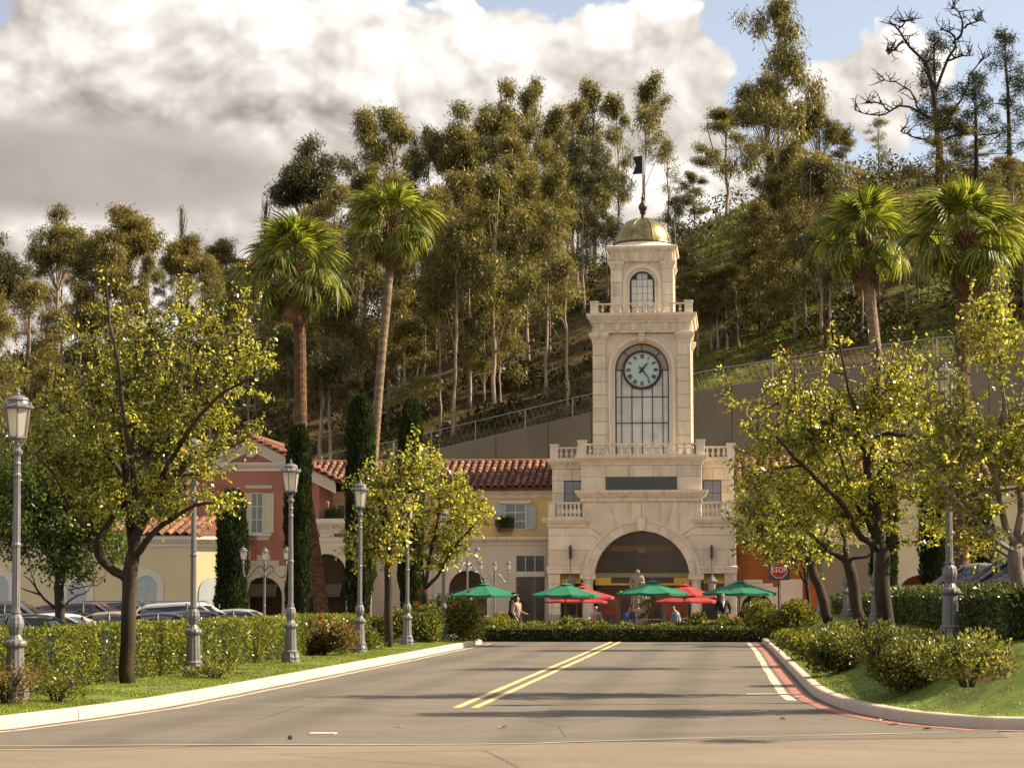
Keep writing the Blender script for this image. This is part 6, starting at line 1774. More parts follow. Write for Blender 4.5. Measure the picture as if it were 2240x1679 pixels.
NAMED = [  # display-scale pixel of the crown, top, distance
    (-8, 488, 150, 'ddome', 'dark rounded eucalyptus cut off by the left edge', .9), (122, 430, 165, 'dome', 'open crowned grey-green eucalyptus, first full crown from the left edge', 1.0), (262, 422, 160, 'bdome', 'broad bronze eucalyptus with twin domes above the big left pear', 1.15),
    (405, 488, 165, 'bdome', 'bronze eucalyptus just left of the leaning palm crown', 1.05), (60, 592, 140, 'low', 'low bushy bronze eucalyptus behind the nearest left lamp', 1.2), (486, 500, 175, 'bdome', 'wide bronze eucalyptus behind the left side of the leaning palm', 1.0),
    (660, 280, 175, 'ddome', 'round dark eucalyptus crown standing alone above the leaning palm', 1.05), (690, 420, 150, 'bronze', 'golden eucalyptus between the two left palm crowns', .8), (788, 214, 180, 'oval', 'tall eucalyptus first in the skyline row left of the slim palm crown', .95), (858, 222, 182, 'slim', 'narrow pointed eucalyptus above the slim palm crown', 1.1),
    (922, 262, 178, 'dark', 'dark narrow eucalyptus right of the slim palm crown', .62), (985, 210, 176, 'dome', 'leafy eucalyptus with domed top right of the dark narrow one', .92), (1078, 160, 180, 'dome', 'tall eucalyptus with high tufted crown, the left of a tall pair', .9), (1136, 164, 182, 'tuft', 'tall eucalyptus with high tufted crown, the right of a tall pair', .8),
    (1190, 222, 178, 'slim', 'slim eucalyptus in the dip of the skyline left of the tower flag', .9), (1238, 205, 180, 'oval2', 'bronze eucalyptus left of the flag', .85), (1284, 170, 186, 'slim', 'tall eucalyptus with dark tip just left of the flag', 1.1), (1338, 186, 184, 'oval', 'slim grey-green eucalyptus directly behind the flag', .7), (1392, 162, 182, 'tuft', 'tallest eucalyptus of the row right behind the flag', 1.0),
    (1445, 290, 172, 'sparse', 'thin see-through eucalyptus right of the dome', .8), (1502, 368, 168, 'slim', 'yellowish slender eucalyptus on the open slope right of the dome', .9), (1572, 226, 176, 'fork', 'wide topped eucalyptus with bare trunk standing alone on the grassy ridge', 1.35),
    (1682, -18, 134, 'big', 'tallest eucalyptus reaching out of the top of the photograph', .78), (1660, 130, 150, 'bdome', 'broad bronze eucalyptus at the foot of the tallest one', 1.05), (1775, 188, 150, 'bdome', 'massive eucalyptus right of the tallest one', .78), (1735, 330, 140, 'bronze', 'lower bronze eucalyptus under the massive one', 1.0),
    (1835, 300, 165, 'oval2', 'eucalyptus on the right shoulder of the massive one', 1.0), (1905, 250, 176, 'sparse', 'thin grey eucalyptus left of the bare dead tree', 1.05), (2042, 218, 150, 'low', 'rounded eucalyptus under the bare dead tree', 1.0), (2120, 300, 165, 'low', 'bushy eucalyptus between the dead tree and the pine', 1.0), (2195, 330, 140, 'low', 'bronze eucalyptus above the highest palm at the right edge', 1.0)]
for px, top, Y, kind, lab, w in NAMED: euc(px * D, top * D, Y, kind, lab, w)
kinds = ['oval', 'slim', 'tuft', 'fork', 'oval2', 'sparse', 'dark', 'tuft', 'slim', 'fork', 'low']
LOOK = {'tuft': 'high tufted grey-green', 'oval': 'grey-green oval crowned', 'slim': 'narrow grey-green', 'bronze': 'bronze leaved', 'fork': 'fork trunked grey-green', 'low': 'bushy bronze', 'oval2': 'bronze oval crowned', 'sparse': 'thin see-through', 'dark': 'dark crowned', 'dome': 'grey-green round headed', 'bdome': 'bronze round headed'}
MARK = [(-9999, 'behind the nearest left lamp post'), (150, 'behind the big left pear'), (420, 'behind the leaning palm'), (700, 'behind the slim left palm'), (930, 'above the roof of the yellow wing'), (1130, 'close left of the clock tower'), (1400, 'on the open slope right of the tower'), (1650, 'at the foot of the tallest eucalyptus'), (1830, 'behind the sunlit right-hand palm'), (2020, 'behind the broad right-hand palm')]
zones = [(-330, 420, 30, 'slender eucalyptus filling the wood behind the cream building at left', 122, 185), (420, 940, 40, 'slender pale-stemmed eucalyptus on the shaded slope behind the two left palms', 120, 178), (940, 1330, 36, 'slender pale-stemmed eucalyptus on the slope left of the clock tower', 120.5, 176),
         (1480, 1700, 15, 'small eucalyptus scattered on the open grassy slope right of the tower', 126, 165), (1700, 2560, 32, 'eucalyptus in the shaded wood behind the right-hand palms', 122, 180)]
rk_ = random.Random(5)
for x0, x1, n, lab, ya, yb in zones:
    k = 0; tries = 0
    while k < n and tries < 900:
        tries += 1
        px = rk_.uniform(x0, x1); Y = ya + (yb - ya) * rk_.random()
        if any(abs(p - px) < 12 and abs(y - Y) < 10 for p, y in TREES): continue
        x = at(px, 700, Y).x; z = hill_z(x, Y)
        sky = float(np.interp(px, [-400, 0, 130, 260, 400, 500, 600, 680, 790, 1000, 1100, 1300, 1400, 1480, 1500, 1620, 1700, 1800, 1900, 2100, 2300, 2600], [520, 540, 460, 450, 520, 520, 440, 330, 260, 250, 210, 220, 220, 330, 500, 480, 220, 240, 330, 320, 360, 360]))
        H = rk_.uniform(7, 15) * (.75 if x0 == 1480 else 1)
        zt = at(px, sky + 90, Y).z
        if z + H > zt: H = zt - z
        if H < 5: continue
        top = 1300 - (z + H - 1.7) * FPX / Y
        kd = rk_.choice(kinds); where = [t for p, t in MARK if px >= p][-1]; f = (Y - ya) / (yb - ya)
        euc(px, float(top + 2), Y, kd, LOOK[kd] + ' eucalyptus ' + ('low on the slope ' if f < .33 else 'halfway up the slope ' if f < .67 else 'high near the ridge ') + where, rk_.uniform(.7, 1.05)); k += 1
# ---- bare dead tree, conifers and twiggy trees
def bare_tree(label, Y, limbs, twigs, seed, m=DBARK, name='dead_tree', zb=None):
    rr = random.Random(seed)
    b = at(*limbs[0][0][0], Y); z = hill_z(b.x, Y)
    root = thing(name, label, 'dead tree', (b.x, Y, z)); mb = MB(); fine = MB()
    for pts, r0, r1 in limbs:
        P = [at(p[0], p[1], Y) + Vector((0, (p[2] if len(p) > 2 else 0), 0)) for p in pts]
        if pts is limbs[0][0]: P[0].z = z - .3
        Q = [P[0]]
        for a, c in zip(P, P[1:]): Q += [a.lerp(c, .33) + Vector((rr.uniform(-.2, .2), 0, rr.uniform(-.2, .2))) * .6, a.lerp(c, .66), ]
        Q.append(P[-1]); n = len(Q)
        mb.tube(Q, [r0 + (r1 - r0) * i / (n - 1) for i in range(n)], 7)
        for _ in range(twigs):
            i = rr.randint(n // 3, n - 1); p = Q[i]; d = Vector((rr.uniform(-1, 1), rr.uniform(-.6, .6), rr.uniform(-.3, 1.0))).normalized()
            L = rr.uniform(.5, 1.5); q = [p]
            for k in range(4): d = (d + Vector((rr.uniform(-.7, .7), rr.uniform(-.4, .4), rr.uniform(-.4, .6)))).normalized(); q.append(q[-1] + d * L / 4)
            fine.tube(q, [.05, .04, .035, .028, .018], 4, False)
            for k in range(2):
                j = rr.randint(1, 3); d2 = Vector((rr.uniform(-1, 1), rr.uniform(-.5, .5), rr.uniform(-.4, 1))).normalized()
                fine.tube([q[j], q[j] + d2 * L * .25, q[j] + d2 * L * .4 + Vector((0, 0, .1))], [.03, .022, .014], 3, False)
    ob('trunk', mb, m, root, smooth=True); tag(ob('twigs', fine, m, root), kind='stuff')
    return root
def S2(x, y): return (1100 + x / 1.94, y / 1.94)
bare_tree('bare dead oak with crooked black limbs against the sky at upper right', 152.0, [
    ([S2(1880, 760), S2(1850, 600), S2(1830, 450), S2(1825, 350), S2(1800, 270)], .24, .15), ([S2(1800, 275), S2(1750, 220), S2(1700, 170), S2(1680, 120), S2(1640, 95)], .13, .05), ([S2(1700, 175), S2(1650, 230), S2(1625, 215)], .10, .04), ([S2(1680, 120), S2(1720, 80), S2(1745, 90)], .08, .03),
    ([S2(1830, 400), S2(1880, 270), S2(1910, 210), S2(1925, 170), S2(1880, 120), S2(1855, 130)], .13, .05), ([S2(1925, 170), S2(1960, 120), S2(1940, 60), S2(1910, 30)], .12, .03), ([S2(1960, 120), S2(2000, 90), S2(2040, 85)], .09, .03), ([S2(1885, 260), S2(1940, 240), S2(1980, 238)], .09, .03),
    ([S2(1835, 520), S2(1770, 470), S2(1700, 445), S2(1640, 470), S2(1580, 500), S2(1500, 470)], .11, .035), ([S2(1770, 470), S2(1740, 400), S2(1690, 360), S2(1620, 340)], .08, .03), ([S2(1850, 620), S2(1760, 580), S2(1690, 560)], .10, .035), ([S2(1640, 470), S2(1600, 430), S2(1540, 440)], .08, .03), ([S2(1860, 560), S2(1920, 470), S2(1960, 400), S2(1990, 280), S2(2060, 240)], .10, .03), ([S2(1870, 600), S2(1960, 560), S2(2060, 580), S2(2140, 560)], .10, .035)], 13, 3)
WISP = mat('grey_twigs', (.16, .13, .11), .9, .2, 3)
def wispy(label, px, top, base, Y, w, seed):
    rr = random.Random(seed); b = at(px, base, Y); z = hill_z(b.x, Y); t = at(px, top, Y)
    root = thing('wispy_tree', label, 'bare tree', (b.x, Y, z), 'leafless feathery trees'); mb = MB(); f = MB()
    mb.tube([(b.x, Y, z - .3), (b.x + .1, Y, z + (t.z - z) * .5), (t.x, Y, t.z - 1)], [.14, .09, .02], 6)
    for k in range(90):
        u = .45 + .5 * rr.random(); p = Vector((b.x, Y, z + (t.z - z) * u)); s = rr.uniform(-1, 1) * w * (1.15 - u); L = rr.uniform(1.2, 3.0)
        f.tube([p, p + Vector((s * .6, rr.uniform(-.4, .4), L * .5)), p + Vector((s, rr.uniform(-.5, .5), min(L, t.z - p.z)))], [.03, .022, .012], 3, False)
    ob('trunk', mb, WISP, root); tag(ob('twigs', f, WISP, root), kind='stuff')
wispy('leafless feathery tree on the skyline left of the leaning palm', 393, 458, 700, 172, 1.6, 1)
wispy('leafless feathery tree right behind the top of the leaning palm', 578, 440, 720, 178, 1.5, 2)
NEEDLE = leaf_mat('pine_needles', [(0, (.012, .02, .012)), (.6, (.03, .042, .022)), (1, (.07, .075, .035))], .25, .5, .3)
def conifer(label, px, top, base, Y, w, seed, name='pine_tree'):
    rg = np.random.default_rng(seed); rr = random.Random(seed); b = at(px, base, Y); z = hill_z(b.x, Y); H = at(px, top, Y).z - z
    root = thing(name, label, 'tree', (b.x, Y, z), 'dark conifers on the ridge'); limbs = [([Vector((b.x, Y, z - .3)), Vector((b.x + .1, Y, z + H * .5)), Vector((b.x, Y, z + H))], .25, .03)]; lobes = []
    for k in range(20):
        t = .35 + .65 * k / 20; a = rr.uniform(0, 6.28); r = w * (1.12 - t) * rr.uniform(.6, 1.2) + .2
        c = Vector((b.x + math.cos(a) * r, Y + math.sin(a) * r, z + H * t)); limbs.append(([Vector((b.x, Y, z + H * t - .2)), c], .05, .015)); lobes.append((c, (.55, .55, .32), 3))
    lobes.append((Vector((b.x, Y, z + H * .97)), (.3, .3, .5), 3))
    tree_parts(root, limbs, lobes, NEEDLE, DBARK, rg, 85, rc=.5, L=(.22, .4), Wd=(.04, .07), droop=.1, trunk_n=6)
conifer('tall dark pine at the upper right edge of the photograph', 2212, 68, 640, 155, 2.6, 1)
conifer('dark slim conifer growing up through the bare dead oak', 2052, 78, 520, 158, 1.6, 2)
conifer('dark spreading pine beside the tall one at the right edge', 2140, 160, 620, 150, 3.4, 3)
# ================================================================ STREET FURNITURE
def lantern_parts(root, z0, s, cx=0.0, cy=0.0, parent=None, hexn=6):
    "hexagonal lantern whose bottom rim is at z0, scale s"
    par = parent or root
    c = (cx, cy, z0)
    fr = MB()
    for k in range(hexn):
        a = 2 * PI * k / hexn + PI / 6
        fr.tube([(cx + .135 * s * math.cos(a), cy + .135 * s * math.sin(a), z0), (cx + .195 * s * math.cos(a), cy + .195 * s * math.sin(a), z0 + .44 * s)], .013 * s, 4)
        fr.tube([(cx + .05 * s * math.cos(a), cy + .05 * s * math.sin(a), z0 - .11 * s), (cx + .10 * s * math.cos(a), cy + .10 * s * math.sin(a), z0 - .05 * s), (cx + .13 * s * math.cos(a), cy + .13 * s * math.sin(a), z0)], .010 * s, 4)
    fr.lathe([(.13 * s, -.015 * s), (.15 * s, 0), (.15 * s, .025 * s), (.12 * s, .03 * s)], hexn, c, rot=PI / 6)
    f = ob('lantern_frame', fr, METAL, par, world=False)
    for k in range(hexn):
        a0, a1 = 2 * PI * k / hexn + PI / 6, 2 * PI * (k + 1) / hexn + PI / 6
        mb = MB(); q = []
        for a, r, z in ((a0, .131, .03), (a1, .131, .03), (a1, .188, .435), (a0, .188, .435)): q.append((cx + r * s * math.cos(a), cy + r * s * math.sin(a), z0 + z * s))
        mb.add(q, [(0, 1, 2, 3)]); ob('glass_pane', mb, LAMPG, f, world=False)
    ob('lantern_cap', MB().lathe([(.19 * s, .435 * s), (.235 * s, .45 * s), (.24 * s, .475 * s), (.16 * s, .52 * s), (.15 * s, .56 * s), (.165 * s, .575 * s), (.15 * s, .60 * s), (.09 * s, .635 * s), (.03 * s, .65 * s)], hexn * 2, c), METAL, par, world=False)
    cr = MB()
    for k in range(hexn):
        a = 2 * PI * k / hexn + PI / 6; cr.lathe([(.0, .46 * s), (.025 * s, .48 * s), (.018 * s, .52 * s), (.0, .545 * s)], 6, (cx + .215 * s * math.cos(a), cy + .215 * s * math.sin(a), z0))
    ob('cap_ornament', cr, METAL, par, world=False)
    ob('finial', MB().lathe([(.02 * s, .64 * s), (.035 * s, .66 * s), (.02 * s, .69 * s), (.028 * s, .71 * s), (.0, .76 * s)], 8, c), METAL, par, world=False)
def lamp_proto():
    root = thing('street_lamp', 'grey fluted lamp post', 'street lamp', (0, 0, 0), 'fluted lamp posts along the drive')
    foot = MB().lathe([(.21, -.25), (.21, .04), (.18, .07), (.195, .12), (.17, .17), (.16, .22), (.175, .25), (.14, .29)], 12)
    for k in range(8):
        a = 2 * PI * k / 8; foot.lathe([(.0, .02), (.05, .05), (.045, .14), (.02, .24), (0, .26)], 6, (.155 * math.cos(a), .155 * math.sin(a), 0))
    ob('foot', foot, METAL, root, world=False)
    ob('pedestal', MB().lathe([(.140, .28), (.138, .34), (.118, .74), (.125, .76), (.16, .79), (.165, .82), (.155, .855), (.105, .88), (.085, .92), (.07, .95)], 24, flute=.06), METAL, root, world=False)
    ob('bulb', MB().lathe([(.07, .94), (.09, .98), (.118, 1.06), (.122, 1.11), (.105, 1.19), (.068, 1.24), (.078, 1.26), (.074, 1.29)], 24, flute=.07), METAL, root, world=False)
    ob('shaft', MB().lathe([(.066, 1.28), (.06, 1.32), (.056, 2.20), (.068, 2.22), (.07, 2.24), (.056, 2.27), (.048, 3.20), (.06, 3.23), (.06, 3.25), (.046, 3.28), (.045, 3.38), (.058, 3.41), (.046, 3.44), (.045, 3.52), (.075, 3.56), (.078, 3.60), (.045, 3.63), (.04, 3.70)], 20, flute=.10), METAL, root, world=False)
    lantern_parts(root, 3.78, .97)
    return root
lp = lamp_proto()
LAMPS = [(33, 29.6, .18, 'nearest lamp post at the left edge with brown shrub at its foot'), (425, 38.5, .2, 'lamp post right of the big left pear, its lantern lost in leaves'), (637, 46.1, .2, 'lamp post in front of the red house and slender cypress'), (787, 54.5, .2, 'lamp post in front of the tall cypress at the hedge end'),
         (891, 62.6, .2, 'lamp post standing between the two small pear trees'), (970, 70.4, .18, 'farthest lamp post on the left verge behind the rose bush'), (2080, 34.4, None, 'nearest lamp post on the right bank, lantern among yellow leaves'), (1917, 51.8, None, 'lamp post behind the leaning pear trunk on the right bank'),
         (1853, 65.7, None, 'lamp post behind the second right-hand pear trunk'), (1796, 79.0, None, 'farthest lamp post on the right bank near the stop sign')]
for i, (px, Y, z, lab) in enumerate(LAMPS):
    o = lp if i == 0 else copy_tree(lp)
    x = at(px, 1320, Y).x
    if i == 0: x = at(px, 1500, Y).x
    if i == 6: x = at(px, 1380, Y).x
    o.location = (x, Y, ground_right(x, Y) - .02 if z is None else z); o.rotation_euler = (0, -.012 if i < 3 else 0, .2 + i * .37 if i else .3); o['label'] = lab
def three_arm(loc, label, h=3.1, s=.62, first=[None]):
    if first[0]:
        o = copy_tree(first[0]); o.location = loc; o['label'] = label; return o
    root = thing('three_arm_lamp', label, 'street lamp', (0, 0, 0), 'three-armed lamps'); first[0] = root
    ob('post', MB().lathe([(.12, -.1), (.12, .1), (.07, .3), (.05, .5), (.042, 1.6), (.055, 1.62), (.042, 1.66), (.038, h - .3), (.07, h - .28), (.07, h - .22), (.045, h - .2), (.05, h - .05)], 14), METAL, root, world=False)
    lantern_parts(root, h + .05, s)
    for sgn in (-1, 1):
        pts = [(sgn * .04, 0, h - .22), (sgn * .22, 0, h - .12), (sgn * .36, 0, h - .28), (sgn * .52, 0, h - .52), (sgn * .70, 0, h - .50), (sgn * .74, 0, h - .30), (sgn * .74, 0, h - .05)]
        Q = [Vector(p) for p in pts]
        for _ in range(2):
            N_ = [Q[0]]
            for a, b in zip(Q, Q[1:]): N_ += [a.lerp(b, .25), a.lerp(b, .75)]
            Q = N_ + [Q[-1]]
        a = ob('arm', MB().tube(Q, .028, 6).lathe([(.02, 0), (.06, .02), (.03, .06)], 8, (sgn * .74, 0, h - .06)).tube([(sgn * .05, 0, h - .5), (sgn * .2, 0, h - .35), (sgn * .36, 0, h - .30)], .018, 5), METAL, root, world=False)
        lantern_parts(root, h + .08, s, sgn * .74, 0, parent=None)
    root.location = loc
    return root
q = at(578, 1340, 70.0); three_arm((q.x, 70.0, -.3), 'three-armed lamp in front of the red house behind the parked cars')
q = at(1022, 1340, 85.0); o3 = three_arm((q.x, 85.0, .03), 'three-armed lamp on the patio behind the left green umbrella'); o3.rotation_euler = (0, 0, 1.1)
q = at(1082, 1340, 87.5); o3 = three_arm((q.x, 87.5, .03), 'shorter three-armed lamp beside the shop door of the yellow wing'); o3.rotation_euler = (0, 0, .5); o3.scale = (.85, .85, .85)

# ---- stop sign
YSG = 80.5
q = at(1704, 1246, YSG); rs_ = 20.5 / (FPX / YSG)
ss = thing('stop_sign', 'red octagonal stop sign on a dark square board below the pear leaves', 'sign', (q.x, YSG, .2))
ob('post', MB().tube([(q.x - .02, YSG + .04, -.1), (q.x - .02, YSG + .04, q.z + rs_)], .035, 8), DARK, ss)
ob('back_board', MB().box(q.x - rs_ * 1.06, q.x + rs_ * 1.12, YSG + .0, YSG + .03, q.z - rs_ * 1.06, q.z + rs_ * 1.12), mat('grey_board', (.075, .07, .065), .7, .1, 3), ss)
octo = lambda r: [(q.x + r * math.cos(rad(22.5 + 45 * k)), q.z + r * math.sin(rad(22.5 + 45 * k))) for k in range(8)]
face = ob('sign_rim', MB().prism(octo(rs_ * .92), YSG - .015, YSG - .002), WHITE, ss)
ob('sign_face', MB().prism(octo(rs_ * .84), YSG - .022, YSG - .0155), SIGNRED, face)
def text(body, size, loc, m, parent, name='lettering', rot=(PI / 2, 0, 0), sx=1.0):
    cu = bpy.data.curves.new(name, 'FONT'); cu.body = body; cu.size = size; cu.align_x = 'CENTER'; cu.align_y = 'CENTER'; cu.extrude = .003; cu.offset = size * .012
    cu.materials.append(m); tmp = link(bpy.data.objects.new(name, cu)); bpy.context.view_layer.update(); me_ = bpy.data.meshes.new_from_object(tmp.evaluated_get(bpy.context.evaluated_depsgraph_get())); bpy.data.objects.remove(tmp); o = link(bpy.data.objects.new(name, me_)); o.parent = parent; o.location = Vector(loc) - WL[parent.name]; o.rotation_euler = rot; o.scale = (sx, 1, 1)
    return o
text('STOP', rs_ * .80, (q.x, YSG - .026, q.z), WHITE, face, sx=.82)

# ---- umbrellas
def umbrella(cloth, name, R=1.45, H=2.3, drop=.42, seed=0):
    root = thing(name, name, 'umbrella', (0, 0, 0))
    n = 8
    top = H
    a0, a1 = 0, 2 * PI / n
    vs = []; fs = []; m = 5
    for j in range(m + 1):
        t = .12 + .88 * j / m; z = top - drop * (t - .12) / .88 * (1 + .10 * (1 - t)) ; r = R * t
        for i in range(5):
            u = i / 4; a = a0 + (a1 - a0) * u
            rr = r * math.cos(PI / n) / math.cos(abs(u - .5) * 2 * PI / n) if True else r
            vs.append((rr * math.cos(a), rr * math.sin(a), z - .035 * math.sin(PI * u) * t - (0 if j < m else 0)))
    for j in range(m):
        for i in range(4): p = j * 5 + i; fs.append((p, p + 5, p + 6, p + 1))
    k0 = len(vs)
    for i in range(5): x, y, z = vs[m * 5 + i]; vs.append((x * .995, y * .995, z - .10))
    for i in range(4): fs.append((m * 5 + i, k0 + i, k0 + i + 1, m * 5 + i + 1))
    me = MB().add(vs, fs).mesh('canopy_panel', cloth, False)
    for k in range(n):
        o = ob('canopy_panel', me, None, root, world=False); o.rotation_euler = (0, 0, 2 * PI * k / n)
    vs = [(0, 0, top + .13)]; fs = []
    for i in range(16): a = 2 * PI * i / 16; vs.append((.27 * math.cos(a), .27 * math.sin(a), top + .02))
    ob('vent_cap', MB().add(vs, [(0, i + 1, (i + 1) % 16 + 1) for i in range(16)]), cloth, root, world=False)
    ob('pole', MB().tube([(0, 0, 0), (0, 0, top + .12)], .026, 8), WOOD, root, world=False)
    ob('finial', MB().lathe([(.02, top + .11), (.05, top + .15), (.055, top + .19), (.03, top + .23), (0, top + .24)], 10), WOOD, root, world=False)
    mb = MB()
    for k in range(n): a = 2 * PI * k / n; mb.tube([(.04 * math.cos(a), .04 * math.sin(a), top - .02), (R * .97 * math.cos(a), R * .97 * math.sin(a), top - drop - .02)], .012, 4); mb.tube([(.03 * math.cos(a), .03 * math.sin(a), top - drop - .2), (R * .5 * math.cos(a), R * .5 * math.sin(a), top - drop * .5 - .02)], .010, 4)
    ob('ribs', mb, WOOD, root, world=False)
    ob('base', MB().lathe([(.26, 0), (.26, .06), (.06, .10), (.05, .3)], 14), DARK, root, world=False)
    return root
ug, ur = umbrella(GREEN, 'green_umbrella'), umbrella(REDC, 'red_umbrella')
UM = [(ug, 1060, 1270, 82.5, 'green patio umbrella on the left by the two women', .3), (ug, 1237, 1270, 83.5, 'green patio umbrella second from left, in front of the red pair', .25), (ug, 1427, 1264, 82.0, 'green patio umbrella in front of the arch and statue', .5), (ug, 1617, 1264, 83.0, 'green patio umbrella on the right beside the man in the dark suit', .1),
      (ur, 1273, 1277, 86.5, 'red patio umbrella half behind the second green umbrella', .3), (ur, 1262, 1291, 90.5, 'red patio umbrella lower and behind the other left red one', .2), (ur, 1497, 1272, 86.0, 'red patio umbrella between the middle and right green ones', .35), (ur, 1503, 1291, 91.0, 'red patio umbrella lower and behind the other right red one', .1)]
seen = set()
for p, px, py, Y, lab, rz in UM:
    o = p if p.name not in seen else copy_tree(p); seen.add(p.name)
    q = at(px, py, Y); o.location = (q.x, Y, .03); k = (q.z + .02) / 2.54
    o.scale = (1.0 if k > .9 else .95, 1.0 if k > .9 else .95, k); o.rotation_euler = (0, 0, rz); o['label'] = lab; o['group'] = 'patio umbrellas'

# ---- patio tables and chairs
def chair_proto():
    r = thing('patio_chair', 'black slatted metal patio chair', 'chair', (0, 0, 0), 'black patio chairs')
    ob('seat', MB().box(-.22, .22, -.22, .22, .43, .46), DARK, r, world=False)
    for x in (-.2, .2):
        for y in (-.2, .2): ob('leg', MB().tube([(x, y, 0), (x, y, .44)], .014, 6), DARK, r, world=False)
    b = ob('back_frame', MB().tube([(-.22, .22, .44), (-.23, .27, .9), (.23, .27, .9), (.22, .22, .44)], .016, 6), DARK, r, world=False)
    for k in range(7): x = -.18 + .06 * k; ob('back_slat', MB().box(x - .012, x + .012, .235, .262, .46, .89), DARK, b, world=False)
    for x in (-.24, .24): ob('armrest', MB().tube([(x, .25, .66), (x, -.18, .66), (x, -.2, .44)], .014, 6), DARK, r, world=False)
    return r
cp = chair_proto(); used_c = False
def table_at(px, Y, label, first=[None]):
    x = at(px, 1340, Y).x
    if first[0]: o = copy_tree(first[0]); o.location = (x, Y, .03); o['label'] = label
    else:
        o = first[0] = thing('patio_table', label, 'table', (0, 0, 0), 'round patio tables')
        ob('table_top', MB().lathe([(.46, .70), (.48, .71), (.48, .73), (.46, .74)], 24), mat('pale_table_top', (.5, .47, .42), .5, .05, 3), o, world=False)
        ob('pedestal', MB().lathe([(.25, 0), (.25, .03), (.04, .06), (.035, .7)], 12), DARK, o, world=False)
        o.location = (x, Y, .03)
    return x
CH_TXT = ['beside the left green umbrella pole', 'under the second green umbrella', 'behind the pale flowering plants', 'in front of the shop posters at left', 'below the middle green umbrella', 'right of the vine-wrapped figure', 'under the right red umbrellas', 'behind the rounded rose bush', 'left of the man in the dark suit', 'beside the right green umbrella pole']
for i, (px, Y, rz) in enumerate([(1130, 81.5, PI + .3), (1215, 81.2, PI), (1252, 81.0, PI - .2), (1318, 81.0, PI + .1), (1343, 83.5, .3), (1438, 81.0, PI), (1478, 81.4, PI - .3), (1530, 81.0, PI + .15), (1552, 82.5, PI), (1640, 82.0, PI + .4)]):
    o = copy_tree(cp) if used_c else cp; used_c = True
    x = at(px, 1340, Y).x; o.location = (x, Y, .03); o.rotation_euler = (0, 0, rz); o['label'] = 'black slatted patio chair ' + CH_TXT[i]
for px, Y, t in ((1060, 82.5, 'round pale table round the pole of the left green umbrella'), (1237, 83.5, 'round pale table round the pole of the second green umbrella'), (1427, 82.0, 'round pale table under the middle green umbrella'), (1617, 83.0, 'round pale table under the right green umbrella'), (1273, 86.5, 'round pale table under the left red umbrella'), (1497, 86.0, 'round pale table under the right red umbrella')): table_at(px, Y, t)

# ================================================================ PEOPLE AND STATUE
def skin_obj(name, joints, edges, m, parent, root_i=0, sub=1):
    me = bpy.data.meshes.new(name)
    me.from_pydata([j[0] for j in joints], edges, []); me.update()
    o = link(bpy.data.objects.new(name, me)); me.materials.append(m)
    sk = o.modifiers.new('skin', 'SKIN'); sk.use_smooth_shade = True
    ly = me.skin_vertices[0] if me.skin_vertices else None
    if ly is None:
        o.modifiers.remove(sk); bpy.context.view_layer.objects.active = o; sk = o.modifiers.new('skin', 'SKIN'); sk.use_smooth_shade = True; ly = me.skin_vertices[0]
    for i, j in enumerate(joints):
        r = j[1]; ly.data[i].radius = (r, r) if not isinstance(r, tuple) else r
        ly.data[i].use_root = (i == root_i)
    ss_ = o.modifiers.new('sub', 'SUBSURF'); ss_.levels = sub; ss_.render_levels = sub
    if parent is not None: o.parent = parent
    return o
